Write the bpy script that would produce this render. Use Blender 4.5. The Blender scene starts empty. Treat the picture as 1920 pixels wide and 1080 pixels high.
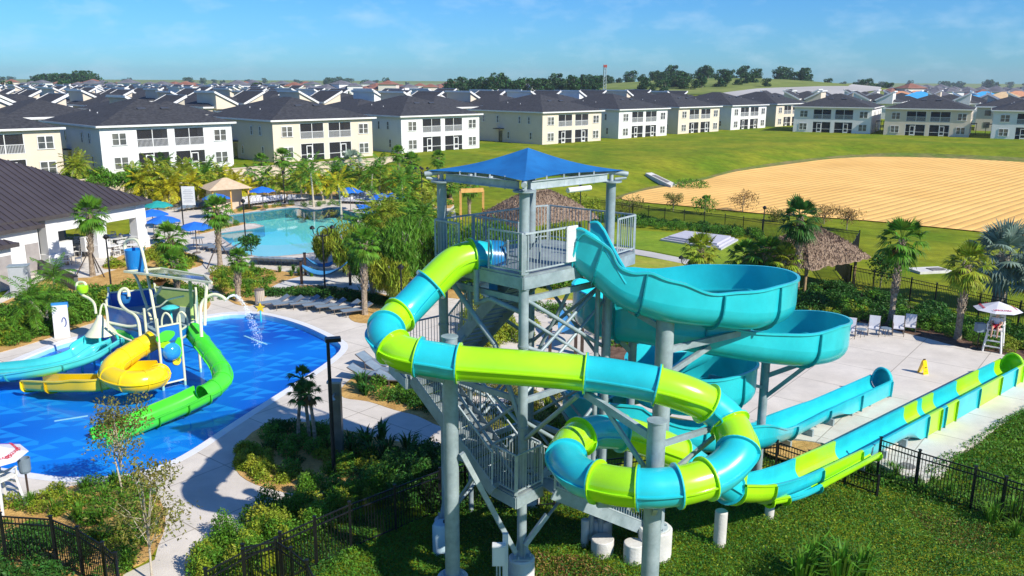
import bpy, bmesh, math, random
from math import sin, cos, pi, radians, sqrt, atan2
from mathutils import Vector as V, Matrix, geometry
R = random.Random(7)
S = bpy.context.scene
# ------------------------------------------------------------ camera
CAMH = 13.5; F = 1600.0; TH = math.atan(388/F); AL = radians(0.27)
_u0 = V((0, sin(TH), cos(TH))); _r0 = V((1, 0, 0))
CF = V((0, cos(TH), -sin(TH)))
CR = _r0*cos(AL) + _u0*sin(AL); CU = _u0*cos(AL) - _r0*sin(AL)
CP = V((0, 0, CAMH))
cd = bpy.data.cameras.new('camera'); cam = bpy.data.objects.new('camera', cd)
S.collection.objects.link(cam); S.camera = cam
cam.matrix_world = Matrix(((CR.x, CU.x, -CF.x, 0), (CR.y, CU.y, -CF.y, 0), (CR.z, CU.z, -CF.z, CAMH), (0, 0, 0, 1)))
cd.sensor_width = 36; cd.lens = F/1920*36; cd.clip_start = 0.5; cd.clip_end = 40000
# ------------------------------------------------------------ light
SUN = V((0.79*cos(radians(38)), -0.61*cos(radians(38)), sin(radians(38)))).normalized()
ld = bpy.data.lights.new('sun', 'SUN'); ld.energy = 5.0; ld.angle = radians(.53); ld.color = (1, .94, .83)
lo = bpy.data.objects.new('sun', ld); S.collection.objects.link(lo)
lo.rotation_euler = SUN.to_track_quat('Z', 'Y').to_euler()
w = bpy.data.worlds.new('World'); S.world = w; w.use_nodes = True
nt = w.node_tree; nt.nodes.clear()
sky = nt.nodes.new('ShaderNodeTexSky'); sky.sky_type = 'NISHITA'; sky.sun_disc = False
sky.sun_elevation = radians(38); sky.sun_rotation = atan2(SUN.x, SUN.y)
sky.air_density = 1.0; sky.dust_density = 0.2; sky.ozone_density = 3.0; sky.altitude = 50
hs = nt.nodes.new('ShaderNodeHueSaturation'); hs.inputs['Saturation'].default_value = 1.12; hs.inputs['Value'].default_value = 1.0
tint = nt.nodes.new('ShaderNodeMix'); tint.data_type = 'RGBA'; tint.blend_type = 'MULTIPLY'; tint.inputs[0].default_value = 1
tint.inputs[7].default_value = (0.29, 0.65, 1.08, 1)
# thin high cloud
tc = nt.nodes.new('ShaderNodeTexCoord'); mp = nt.nodes.new('ShaderNodeMapping'); mp.inputs['Scale'].default_value = (5, 5, 13)
cn = nt.nodes.new('ShaderNodeTexNoise'); cn.inputs['Scale'].default_value = 3.2; cn.inputs['Detail'].default_value = 7; cn.inputs['Roughness'].default_value = .6
cr = nt.nodes.new('ShaderNodeValToRGB'); cr.color_ramp.elements[0].position = .50; cr.color_ramp.elements[1].position = .80
cr.color_ramp.elements[0].color = (0, 0, 0, 1); cr.color_ramp.elements[1].color = (.30, .30, .30, 1)
cm = nt.nodes.new('ShaderNodeMix'); cm.data_type = 'RGBA'; cm.inputs[7].default_value = (6.3, 7.6, 8.6, 1)
bg = nt.nodes.new('ShaderNodeBackground'); bg.inputs[1].default_value = 0.112
wo = nt.nodes.new('ShaderNodeOutputWorld'); L = nt.links.new
L(sky.outputs[0], hs.inputs['Color']); L(hs.outputs[0], tint.inputs[6])
L(tc.outputs['Generated'], mp.inputs[0]); L(mp.outputs[0], cn.inputs['Vector']); L(cn.outputs[0], cr.inputs[0])
L(cr.outputs[0], cm.inputs[0]); L(tint.outputs[2], cm.inputs[6]); L(cm.outputs[2], bg.inputs[0]); L(bg.outputs[0], wo.inputs[0])
S.view_settings.view_transform = 'Standard'; S.view_settings.look = 'None'; S.view_settings.exposure = 0.25; S.view_settings.gamma = 1
try:
    S.cycles.max_bounces = 6; S.cycles.transparent_max_bounces = 12; S.cycles.caustics_reflective = False; S.cycles.caustics_refractive = False
except Exception: pass
# ------------------------------------------------------------ pixel helpers (photo pixels, 1920x1080)
def ray(px, py):
    return (CF*F + CR*(px-960) + CU*(540-py))/F
def G(px, py, z=0.0):
    d = ray(px, py); t = (z-CAMH)/d.z
    return CP + d*t
def D(px, py, zc):
    return CP + ray(px, py)*zc
def Y(px, py, y):
    d = ray(px, py); return CP + d*(y/d.y)
def PZ(p):
    q = p-CP; zc = q.dot(CF); return (960+F*q.dot(CR)/zc, 540-F*q.dot(CU)/zc)
def smooth(a, b, x):
    t = max(0, min(1, (x-a)/(b-a))); return t*t*(3-2*t)
# ------------------------------------------------------------ terrain height
def terr(x, y):
    s = (x+51)*.714-(y-107)*.70
    s2 = (x-70)*-.48+(y-214)*-.875
    m = min(s, s2) if x > 40 else s
    hs_ = 1.8*(1-smooth(33, 47, m))
    u = (x+51)*.70+(y-107)*.714
    wl = 1.8*(1-smooth(3.2, 4.6, s))
    k = smooth(33, 46, u)
    h = wl*(1-k)+hs_*k
    if y > 260:
        rx = (x-150)/(150 if x < 150 else 108); ry = (y-580)/200
        h += 14.0*math.exp(-rx*rx-ry*ry)
    if y < 45 and x > -8:     # ground falls a little below the slides
        h -= 0.25*smooth(45, 30, y)*smooth(-8, 0, x)*smooth(34, 29, y)
    return h
def T(px, py):
    d = ray(px, py); t = 5.0; lo_ = 0
    while t < 5000:
        p = CP+d*t
        if p.z <= terr(p.x, p.y): break
        lo_ = t; t *= 1.01
    a, b = lo_, t
    for _ in range(20):
        m = (a+b)/2; p = CP+d*m
        if p.z <= terr(p.x, p.y): b = m
        else: a = m
    return CP+d*b
# ------------------------------------------------------------ materials
MATS = {}
def M(name, c1, c2=None, scale=2.0, rough=.6, metal=0.0, bump=0.0, bscale=None, coat=0.0, island=0.0, spec=.5, detail=4, sub=0, trans=0.0, mott=0.0, mscale=1.0):
    if name in MATS: return MATS[name]
    m = bpy.data.materials.new(name); m.use_nodes = True; t = m.node_tree; N = t.nodes; K = t.links.new
    b = N['Principled BSDF']
    b.inputs['Roughness'].default_value = rough; b.inputs['Metallic'].default_value = metal
    b.inputs['Coat Weight'].default_value = coat; b.inputs['Coat Roughness'].default_value = .08
    b.inputs['Specular IOR Level'].default_value = spec
    c1 = tuple(c1)+(1,); c2 = tuple(c2)+(1,) if c2 else tuple(x*.86 for x in c1[:3])+(1,)
    co = N.new('ShaderNodeTexCoord'); n = N.new('ShaderNodeTexNoise')
    n.inputs['Scale'].default_value = scale; n.inputs['Detail'].default_value = detail
    K(co.outputs['Object'], n.inputs['Vector'])
    r = N.new('ShaderNodeValToRGB'); r.color_ramp.elements[0].position = .35; r.color_ramp.elements[1].position = .65
    r.color_ramp.elements[0].color = c1; r.color_ramp.elements[1].color = c2
    K(n.outputs[0], r.inputs[0]); out = r.outputs[0]
    if mott > 0:
        q = N.new('ShaderNodeTexNoise'); q.inputs['Scale'].default_value = mscale; q.inputs['Detail'].default_value = 6; q.inputs['Roughness'].default_value = .7
        K(co.outputs['Object'], q.inputs['Vector']); mr0 = N.new('ShaderNodeMapRange'); mr0.inputs[1].default_value = .3; mr0.inputs[2].default_value = .7; mr0.inputs[3].default_value = 1-mott; mr0.inputs[4].default_value = 1+mott
        K(q.outputs[0], mr0.inputs[0]); h0 = N.new('ShaderNodeHueSaturation'); K(mr0.outputs[0], h0.inputs['Value']); K(out, h0.inputs['Color']); out = h0.outputs[0]
    if island > 0:
        g = N.new('ShaderNodeNewGeometry'); h = N.new('ShaderNodeHueSaturation')
        mr = N.new('ShaderNodeMapRange'); mr.inputs[3].default_value = 1-island; mr.inputs[4].default_value = 1+island
        K(g.outputs['Random Per Island'], mr.inputs[0]); K(mr.outputs[0], h.inputs['Value']); K(out, h.inputs['Color'])
        mr2 = N.new('ShaderNodeMapRange'); mr2.inputs[3].default_value = .5-island*.05; mr2.inputs[4].default_value = .5+island*.035
        K(g.outputs['Random Per Island'], mr2.inputs[0]); K(mr2.outputs[0], h.inputs['Hue']); out = h.outputs[0]
    K(out, b.inputs['Base Color'])
    if bump > 0:
        n2 = N.new('ShaderNodeTexNoise'); n2.inputs['Scale'].default_value = bscale or scale*6; n2.inputs['Detail'].default_value = 5
        K(co.outputs['Object'], n2.inputs['Vector'])
        bp = N.new('ShaderNodeBump'); bp.inputs['Strength'].default_value = min(1, bump); bp.inputs['Distance'].default_value = .05*max(1, bump)
        K(n2.outputs[0], bp.inputs['Height']); K(bp.outputs[0], b.inputs['Normal'])
    if trans > 0:
        # thin leaves let some light through
        tr = N.new('ShaderNodeBsdfTranslucent'); mx = N.new('ShaderNodeMixShader'); mx.inputs[0].default_value = trans
        K(out, tr.inputs[0]); K(b.outputs[0], mx.inputs[1]); K(tr.outputs[0], mx.inputs[2]); K(mx.outputs[0], N['Material Output'].inputs[0])
    MATS[name] = m; return m
# ------------------------------------------------------------ object helpers
def tag(o, label=None, cat=None, group=None, kind=None):
    if label: o['label'] = label
    if cat: o['category'] = cat
    if group: o['group'] = group
    if kind: o['kind'] = kind
    return o
def empty(name, loc, label, cat, group=None, rz=0.0):
    o = bpy.data.objects.new(name, None); o.empty_display_size = .3
    S.collection.objects.link(o); o.location = loc; o.rotation_euler = (0, 0, rz)
    return tag(o, label, cat, group)
def org(o):
    p = V((0, 0, 0))
    while o is not None: p = p+V(o.location); o = o.parent
    return p
class MB:
    def __init__(s): s.v = []; s.f = []; s.m = []; s.mi = 0
    def add(s, vs, fs):
        o = len(s.v); s.v.extend([tuple(x) for x in vs]); s.f.extend([tuple(i+o for i in f) for f in fs]); s.m.extend([s.mi]*len(fs)); return s
    def box(s, c, d, rz=0.0, rx=0.0, ry=0.0):
        m = Matrix.Rotation(rz, 3, 'Z') @ Matrix.Rotation(ry, 3, 'Y') @ Matrix.Rotation(rx, 3, 'X'); c = V(c)
        vs = [c + m @ V((x*d[0]/2, y*d[1]/2, z*d[2]/2)) for x in (-1, 1) for y in (-1, 1) for z in (-1, 1)]
        return s.add(vs, [(0, 1, 3, 2), (4, 6, 7, 5), (0, 4, 5, 1), (2, 3, 7, 6), (0, 2, 6, 4), (1, 5, 7, 3)])
    def beam(s, a, b, wd, ht=None, up=(0, 0, 1)):
        a = V(a); b = V(b); ht = ht or wd; t = (b-a); 
        if t.length < 1e-6: return s
        t.normalize(); sd = t.cross(V(up))
        if sd.length < 1e-3: sd = t.cross(V((1, 0, 0)))
        sd.normalize(); u = sd.cross(t)
        vs = []
        for p in (a, b):
            for i, j in ((-1, -1), (1, -1), (1, 1), (-1, 1)): vs.append(p+sd*(i*wd/2)+u*(j*ht/2))
        return s.add(vs, [(3, 2, 1, 0), (4, 5, 6, 7), (0, 1, 5, 4), (1, 2, 6, 5), (2, 3, 7, 6), (3, 0, 4, 7)])
    def cyl(s, a, b, r1, r2=None, n=12, cap=True):
        return s.tube([a, b], [r1, r1 if r2 is None else r2], n, cap)
    def tube(s, pts, rs, n=10, cap=True):
        pts = [V(p) for p in pts]
        if not hasattr(rs, '__len__'): rs = [rs]*len(pts)
        o = []; prev = None
        for i, p in enumerate(pts):
            t = (pts[min(i+1, len(pts)-1)]-pts[max(i-1, 0)])
            t = t.normalized() if t.length > 1e-9 else V((0, 0, 1))
            if prev is None:
                a = V((0, 0, 1)) if abs(t.z) < .9 else V((1, 0, 0)); e = t.cross(a).normalized()
            else:
                e = prev-t*prev.dot(t)
                e = e.normalized() if e.length > 1e-6 else t.orthogonal().normalized()
            prev = e; f = t.cross(e)
            o.append([p+(e*cos(2*pi*k/n)+f*sin(2*pi*k/n))*rs[i] for k in range(n)])
        vs = [q for r_ in o for q in r_]; fs = []
        for i in range(len(pts)-1):
            for k in range(n): fs.append((i*n+k, i*n+(k+1) % n, (i+1)*n+(k+1) % n, (i+1)*n+k))
        if cap: fs.append(tuple(range(n-1, -1, -1))); fs.append(tuple((len(pts)-1)*n+k for k in range(n)))
        return s.add(vs, fs)
    def lathe(s, c, prof, n=16, axis=None):
        c = V(c); vs = []; fs = []
        for (r, z) in prof:
            for k in range(n): vs.append(c+V((r*cos(2*pi*k/n), r*sin(2*pi*k/n), z)))
        for i in range(len(prof)-1):
            for k in range(n): fs.append((i*n+k, i*n+(k+1) % n, (i+1)*n+(k+1) % n, (i+1)*n+k))
        return s.add(vs, fs)
    def quad(s, a, b, c, d): return s.add([a, b, c, d], [(0, 1, 2, 3)])
    def poly(s, pts, z=None, holes=()):
        loops = [[V((p[0], p[1], 0)) for p in pts]]+[[V((p[0], p[1], 0)) for p in h] for h in holes]
        tr = geometry.tessellate_polygon(loops); fl = [p for l in loops for p in l]
        vs = [(p.x, p.y, z(p.x, p.y) if callable(z) else z) for p in fl]
        fs = []
        for a, b, c in tr:
            pa, pb, pc = fl[a], fl[b], fl[c]
            fs.append((a, b, c) if (pb-pa).cross(pc-pa).z > 0 else (a, c, b))
        return s.add(vs, fs)
    def slab(s, pts, z0, z1):
        n = len(pts); ar = sum(pts[i][0]*pts[(i+1) % n][1]-pts[(i+1) % n][0]*pts[i][1] for i in range(n))
        if ar < 0: pts = pts[::-1]
        s.poly(pts, z1)
        s.add([(p[0], p[1], z0) for p in pts]+[(p[0], p[1], z1) for p in pts], [(i, (i+1) % n, n+(i+1) % n, n+i) for i in range(n)])
        return s
    def build(s, name, mat, parent=None, world=False, smooth_=False):
        vs = s.v
        if world and parent is not None:
            o = org(parent); vs = [(x-o.x, y-o.y, z-o.z) for x, y, z in vs]
        me = bpy.data.meshes.new(name); me.from_pydata(vs, [], s.f)
        ms = mat if isinstance(mat, (list, tuple)) else [mat]
        for q in ms: me.materials.append(q)
        if len(ms) > 1: me.polygons.foreach_set('material_index', s.m)
        if smooth_:
            me.polygons.foreach_set('use_smooth', [True]*len(s.f))
            if smooth_ != 'all': me.set_sharp_from_angle(angle=radians(40))
        me.update()
        ob = bpy.data.objects.new(name, me); S.collection.objects.link(ob)
        if parent is not None: ob.parent = parent
        return ob
def children(o): return [c for c in list(o.children)]
def copy_tree(o, parent=None):
    kids = KIDS.get(o.name) or [c for c in S.collection.objects if c.parent == o]
    KIDS[o.name] = kids
    c = o.copy(); S.collection.objects.link(c); c.parent = parent
    for ch in kids: copy_tree(ch, c)
    return c
KIDS = {}
def cr_pts(P, n=8, closed=False):
    """Catmull-Rom through tuples of any length"""
    out = []; N_ = len(P); P = [tuple(p) for p in P]
    def g(i):
        if closed: return P[i % N_]
        if i < 0: return tuple(2*a-b for a, b in zip(P[0], P[1]))
        if i >= N_: return tuple(2*a-b for a, b in zip(P[-1], P[-2]))
        return P[i]
    for i in range(N_ if closed else N_-1):
        a, b, c, d = g(i-1), g(i), g(i+1), g(i+2)
        for k in range(n):
            t = k/n
            out.append(tuple(.5*((2*q)+(-p+r_)*t+(2*p-5*q+4*r_-s_)*t*t+(-p+3*q-3*r_+s_)*t**3) for p, q, r_, s_ in zip(a, b, c, d)))
    if not closed: out.append(P[-1])
    return out
def gpoly(pp, z=0.0, sm=0):
    if sm: pp = cr_pts(pp, sm, True)
    return [G(x, y, z) for x, y in pp]
def inpoly(x, y, P):
    c = False; n = len(P); j = n-1
    for i in range(n):
        xi, yi, xj, yj = P[i][0], P[i][1], P[j][0], P[j][1]
        if (yi > y) != (yj > y) and x < (xj-xi)*(y-yi)/(yj-yi)+xi: c = not c
        j = i
    return c
def offset_poly(P, d):
    n = len(P); ar = sum(P[i][0]*P[(i+1) % n][1]-P[(i+1) % n][0]*P[i][1] for i in range(n)); sg = 1 if ar > 0 else -1
    o = []
    for i in range(n):
        a = V(P[i-1][:2]); b = V(P[i][:2]); c = V(P[(i+1) % n][:2])
        t1 = (b-a); t2 = (c-b)
        if t1.length < 1e-6: t1 = t2
        if t2.length < 1e-6: t2 = t1
        n1 = V((t1.y, -t1.x)).normalized(); n2 = V((t2.y, -t2.x)).normalized(); m = (n1+n2)
        m = m.normalized() if m.length > .2 else n1
        o.append(V((b.x+m.x*d*sg, b.y+m.y*d*sg, 0)))
    return o
ORD = ['first', 'second', 'third', 'fourth', 'fifth', 'sixth', 'seventh', 'eighth', 'ninth', 'tenth', 'eleventh', 'twelfth', 'thirteenth', 'fourteenth', 'fifteenth', 'sixteenth', 'seventeenth', 'eighteenth', 'nineteenth', 'twentieth']
_o9 = ORD[:9]
for _t, _th in (('twenty', 'twentieth'), ('thirty', 'thirtieth'), ('forty', 'fortieth'), ('fifty', 'fiftieth'), ('sixty', 'sixtieth'), ('seventy', 'seventieth'), ('eighty', 'eightieth'), ('ninety', 'ninetieth')): ORD += ([_th] if _t != 'twenty' else [])+[_t+'-'+q for q in _o9]
ORD += ['hundredth']+['hundred and '+q for q in ORD[:40]]
# ------------------------------------------------------------ ground
KP = gpoly([(-120, 700), (0, 689), (60, 667), (110, 647), (165, 632), (230, 618), (310, 604), (390, 595), (430, 590), (480, 590), (530, 600), (575, 615), (615, 634), (636, 646), (638, 657), (622, 674), (590, 697), (540, 729), (480, 767), (420, 806), (360, 846), (310, 872), (250, 890), (190, 897), (120, 897), (60, 890), (0, 880), (-120, 870), (-260, 780)], -.06, 3)
MP = gpoly([(418, 407), (445, 403), (475, 399), (510, 395), (542, 391), (560, 391), (583, 396), (603, 394), (623, 390), (640, 394), (676, 402), (668, 420), (662, 445), (640, 462), (610, 472), (560, 478), (520, 482), (490, 483), (462, 478), (436, 462), (407, 440), (440, 435), (478, 430), (496, 425), (478, 420), (440, 421)], -.06)
def sdpoly_inner(x, y):
    return inpoly(x, y, KPi) or inpoly(x, y, MPi)
KPi = offset_poly(KP, .35); MPi = offset_poly(MP, .35)
grass = M('grass_lawn', (.125, .20, .008), (.25, .265, .016), scale=.11, rough=.95, bump=1.0, bscale=9, spec=.1, detail=8, mott=.34, mscale=.7)
def build_ground():
    # fine near grid, coarse far grid, one mesh
    xs = []; x = -90
    def axis(segs):
        o = []
        for a, b, st in segs:
            n = max(1, int(round((b-a)/st)))
            o += [a+(b-a)*i/n for i in range(n)]
        o.append(segs[-1][1]); return o
    X = axis([(-20000, -4000, 4000), (-4000, -800, 400), (-800, -200, 30), (-200, -60, 5), (-60, 30, 1.1), (30, 120, 2.2), (120, 400, 8), (400, 1000, 60), (1000, 4000, 500), (4000, 20000, 4000)])
    Yv = axis([(-3000, -20, 600), (-20, 12, 4), (12, 100, 1.1), (100, 250, 2.2), (250, 900, 12), (900, 2000, 100), (2000, 4000, 500), (4000, 24000, 4000)])
    nx = len(X); vs = []
    for y in Yv:
        for x in X:
            z = terr(x, y)
            if -75 < x < 5 and 20 < y < 110 and (inpoly(x, y, KPi) or inpoly(x, y, MPi)): z = -1.6
            vs.append((x, y, z))
    fs = []
    for j in range(len(Yv)-1):
        for i in range(nx-1):
            a = j*nx+i; fs.append((a, a+1, a+nx+1, a+nx))
    mb = MB(); mb.add(vs, fs)
    o = mb.build('ground', grass, smooth_='all'); tag(o, kind='structure'); return o
build_ground()
# ============================================================ SETTING SURFACES
concrete = M('deck_concrete', (.64, .58, .50), (.72, .66, .58), scale=.35, mott=.11, mscale=.9, rough=.85, bump=.25, bscale=30, detail=9)
def add_joints(m, sx, rot, wdt=.012):
    """real saw-cut joints in poured concrete: thin dark grout lines"""
    t = m.node_tree; N = t.nodes; K = t.links.new; b = N['Principled BSDF']
    src = b.inputs['Base Color'].links[0].from_socket
    co = N.new('ShaderNodeTexCoord'); mp_ = N.new('ShaderNodeMapping'); mp_.inputs['Rotation'].default_value = (0, 0, rot); mp_.inputs['Scale'].default_value = (1/sx, 1/sx, 1)
    br = N.new('ShaderNodeTexBrick'); br.offset = 0; br.inputs['Scale'].default_value = 1; br.inputs['Mortar Size'].default_value = wdt; br.inputs['Brick Width'].default_value = 1; br.inputs['Row Height'].default_value = 1
    br.inputs['Color1'].default_value = (1, 1, 1, 1); br.inputs['Color2'].default_value = (.93, .93, .93, 1); br.inputs['Mortar'].default_value = (.5, .48, .45, 1)
    mx = N.new('ShaderNodeMix'); mx.data_type = 'RGBA'; mx.blend_type = 'MULTIPLY'; mx.inputs[0].default_value = 1
    K(co.outputs['Object'], mp_.inputs[0]); K(mp_.outputs[0], br.inputs['Vector']); K(src, mx.inputs[6]); K(br.outputs[0], mx.inputs[7]); K(mx.outputs[2], b.inputs['Base Color'])
add_joints(concrete, 3.2, radians(38), .006)
walk = M('walk_concrete', (.48, .46, .43), (.56, .54, .50), scale=.5, rough=.85, bump=.2, bscale=30)
deckP = gpoly([(-260, 700), (-60, 640), (0, 560), (60, 500), (100, 470), (230, 460), (270, 415), (275, 385), (320, 358), (470, 352), (600, 352), (760, 358), (850, 380), (860, 430), (860, 520), (1100, 560), (1300, 575), (1400, 590), (1640, 606), (1690, 620), (1740, 632), (1800, 648), (1870, 660), (1960, 676), (2050, 700), (2050, 740), (1925, 768), (1870, 800), (1830, 830), (1790, 850), (1770, 885), (1735, 900), (1690, 890), (1650, 870), (1600, 850), (1540, 830), (1440, 815), (1200, 770), (1000, 760), (860, 800), (800, 850), (700, 885), (640, 915), (560, 950), (480, 1000), (420, 1060), (390, 1100), (330, 1150), (200, 1150), (215, 1085), (290, 1050), (310, 970), (270, 922), (170, 905), (60, 930), (-20, 945), (-260, 960)])
mb = MB(); mb.poly(deckP, .006, holes=[KP, MP]); nD = len(deckP); mb.add([(p.x, p.y, -.45) for p in deckP]+[(p.x, p.y, .006) for p in deckP], [(i, (i+1) % nD, nD+(i+1) % nD, nD+i) for i in range(nD)]+[(i, nD+i, nD+(i+1) % nD, (i+1) % nD) for i in range(0)])
tag(mb.build('pool_deck', concrete), kind='structure')
# pool shells
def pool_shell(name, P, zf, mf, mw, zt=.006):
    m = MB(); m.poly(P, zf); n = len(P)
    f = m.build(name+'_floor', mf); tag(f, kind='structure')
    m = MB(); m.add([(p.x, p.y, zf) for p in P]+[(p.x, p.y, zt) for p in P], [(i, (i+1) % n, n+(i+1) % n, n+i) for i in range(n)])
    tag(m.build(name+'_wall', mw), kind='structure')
def kid_floor():
    m = bpy.data.materials.new('painted_pool_floor'); m.use_nodes = True; t = m.node_tree; N = t.nodes; K = t.links.new; b = N['Principled BSDF']; b.inputs['Roughness'].default_value = .4
    co = N.new('ShaderNodeTexCoord'); mp_ = N.new('ShaderNodeMapping'); mp_.inputs['Rotation'].default_value = (0, 0, radians(28)); mp_.inputs['Scale'].default_value = (1/.78, 1/.78, 1)
    sp = N.new('ShaderNodeSeparateXYZ'); K(co.outputs['Object'], mp_.inputs[0]); K(mp_.outputs[0], sp.inputs[0])
    def ma(op, a, b_=None):
        q = N.new('ShaderNodeMath'); q.operation = op
        for i, x in enumerate((a, b_)):
            if x is None: continue
            if isinstance(x, (int, float)): q.inputs[i].default_value = x
            else: K(x, q.inputs[i])
        return q.outputs[0]
    fx = ma('FRACT', sp.outputs[0]); fy = ma('FRACT', sp.outputs[1])
    tri = ma('LESS_THAN', fx, fy)                         # one triangle of each square
    vf = N.new('ShaderNodeVectorMath'); vf.operation = 'FLOOR'; K(mp_.outputs[0], vf.inputs[0])
    wn = N.new('ShaderNodeTexWhiteNoise'); wn.noise_dimensions = '2D'; K(vf.outputs[0], wn.inputs['Vector'])
    big = N.new('ShaderNodeTexNoise'); big.inputs['Scale'].default_value = .16; K(co.outputs['Object'], big.inputs['Vector'])
    on = ma('GREATER_THAN', ma('ADD', wn.outputs[0], ma('MULTIPLY', big.outputs[0], 1.5)), 1.16)
    pat = ma('MULTIPLY', tri, on)
    zn = N.new('ShaderNodeTexNoise'); zn.inputs['Scale'].default_value = .09; zn.inputs['Detail'].default_value = 1; K(co.outputs['Object'], zn.inputs['Vector'])
    rr = N.new('ShaderNodeValToRGB'); rr.color_ramp.elements[0].position = .42; rr.color_ramp.elements[1].position = .58
    rr.color_ramp.elements[0].color = (.004, .085, .50, 1); rr.color_ramp.elements[1].color = (.006, .22, .74, 1)
    K(zn.outputs[0], rr.inputs[0])
    mx = N.new('ShaderNodeMix'); mx.data_type = 'RGBA'; K(ma('MULTIPLY', pat, .6), mx.inputs[0]); K(rr.outputs[0], mx.inputs[6]); mx.inputs[7].default_value = (.04, .40, .86, 1)
    K(mx.outputs[2], b.inputs['Base Color']); return m
white_trim = M('pool_trim_white', (.74, .75, .77), (.80, .80, .80), scale=2, rough=.5)
pool_shell('splash_pool', KP, -.30, kid_floor(), white_trim)
lag = M('lagoon_plaster', (.20, .78, .76), (.30, .84, .82), scale=.1, rough=.6)
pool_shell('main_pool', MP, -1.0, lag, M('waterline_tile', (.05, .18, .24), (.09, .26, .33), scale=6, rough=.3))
# raised shallow shelf in the near end of the main pool
shelf = gpoly([(520, 455), (600, 448), (660, 446), (662, 462), (610, 474), (560, 480), (520, 484), (490, 485), (462, 479), (440, 464), (425, 452)], -.06)
mb = MB(); mb.slab([(p.x, p.y) for p in shelf], -1.0, -.30); tag(mb.build('pool_shelf', M('shelf_plaster', (.40, .74, .74), (.50, .80, .80), scale=.2, rough=.6)), kind='structure')
def water(name, P, z, tint_, bs, st, fres=1.33, mul=1.0):
    m = bpy.data.materials.new(name+'_surface'); m.use_nodes = True; t = m.node_tree; N = t.nodes; K = t.links.new; N.remove(N['Principled BSDF'])
    tr = N.new('ShaderNodeBsdfTransparent'); tr.inputs[0].default_value = tint_+(1,)
    gl = N.new('ShaderNodeBsdfGlossy'); gl.inputs['Roughness'].default_value = .03
    fr = N.new('ShaderNodeFresnel'); fr.inputs[0].default_value = fres
    co = N.new('ShaderNodeTexCoord'); n = N.new('ShaderNodeTexNoise'); n.inputs['Scale'].default_value = bs; n.inputs['Detail'].default_value = 3
    bp = N.new('ShaderNodeBump'); bp.inputs['Strength'].default_value = st; bp.inputs['Distance'].default_value = .03
    K(co.outputs['Object'], n.inputs['Vector']); K(n.outputs[0], bp.inputs['Height']); K(bp.outputs[0], gl.inputs['Normal']); K(bp.outputs[0], fr.inputs['Normal'])
    mx = N.new('ShaderNodeMixShader'); gm = N.new('ShaderNodeNewGeometry'); iv = N.new('ShaderNodeMath'); iv.operation = 'SUBTRACT'; iv.inputs[0].default_value = mul; K(gm.outputs['Backfacing'], iv.inputs[1])
    mm = N.new('ShaderNodeMath'); mm.operation = 'MULTIPLY'; mm.use_clamp = True; K(fr.outputs[0], mm.inputs[0]); K(iv.outputs[0], mm.inputs[1])
    m2 = N.new('ShaderNodeMath'); m2.operation = 'MULTIPLY'; m2.use_clamp = True; iv2 = N.new('ShaderNodeMath'); iv2.operation = 'SUBTRACT'; iv2.inputs[0].default_value = 1; K(gm.outputs['Backfacing'], iv2.inputs[1])
    K(mm.outputs[0], m2.inputs[0]); K(iv2.outputs[0], m2.inputs[1]); K(m2.outputs[0], mx.inputs[0])
    K(tr.outputs[0], mx.inputs[1]); K(gl.outputs[0], mx.inputs[2]); K(mx.outputs[0], N['Material Output'].inputs[0])
    q = MB(); q.poly(P, z); tag(q.build(name, m), kind='structure')
water('splash_pool_water', KP, -.10, (.62, .92, 1.0), 1.6, .35, mul=.5)
water('main_pool_water', MP, -.06, (.78, .98, .98), 1.2, .05, mul=1.2)
# white rim round the pools
for nm, P, d, mt in (('splash_pool_rim', KP, .38, white_trim), ('main_pool_rim', MP, .3, M('coping_tan', (.45, .38, .32), (.55, .47, .4), scale=3, rough=.7))):
    o_ = offset_poly(P, d); mb = MB(); n = len(P)
    mb.add([(p.x, p.y, .012) for p in P]+[(p.x, p.y, .012) for p in o_], [(i, n+i, n+(i+1) % n, (i+1) % n) for i in range(n)])
    tag(mb.build(nm, mt), kind='structure')
# lane stripes on the splash pool floor
mb = MB()
for a, b in (((66, 683), (132, 660)), ((458, 630), (500, 646)), ((102, 790), (165, 780))):
    p, q = G(*a, -.3), G(*b, -.3); mb.beam(p+V((0, 0, .012)), q+V((0, 0, .012)), .12, .012)
tag(mb.build('pool_floor_stripes', white_trim), kind='structure')
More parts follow.
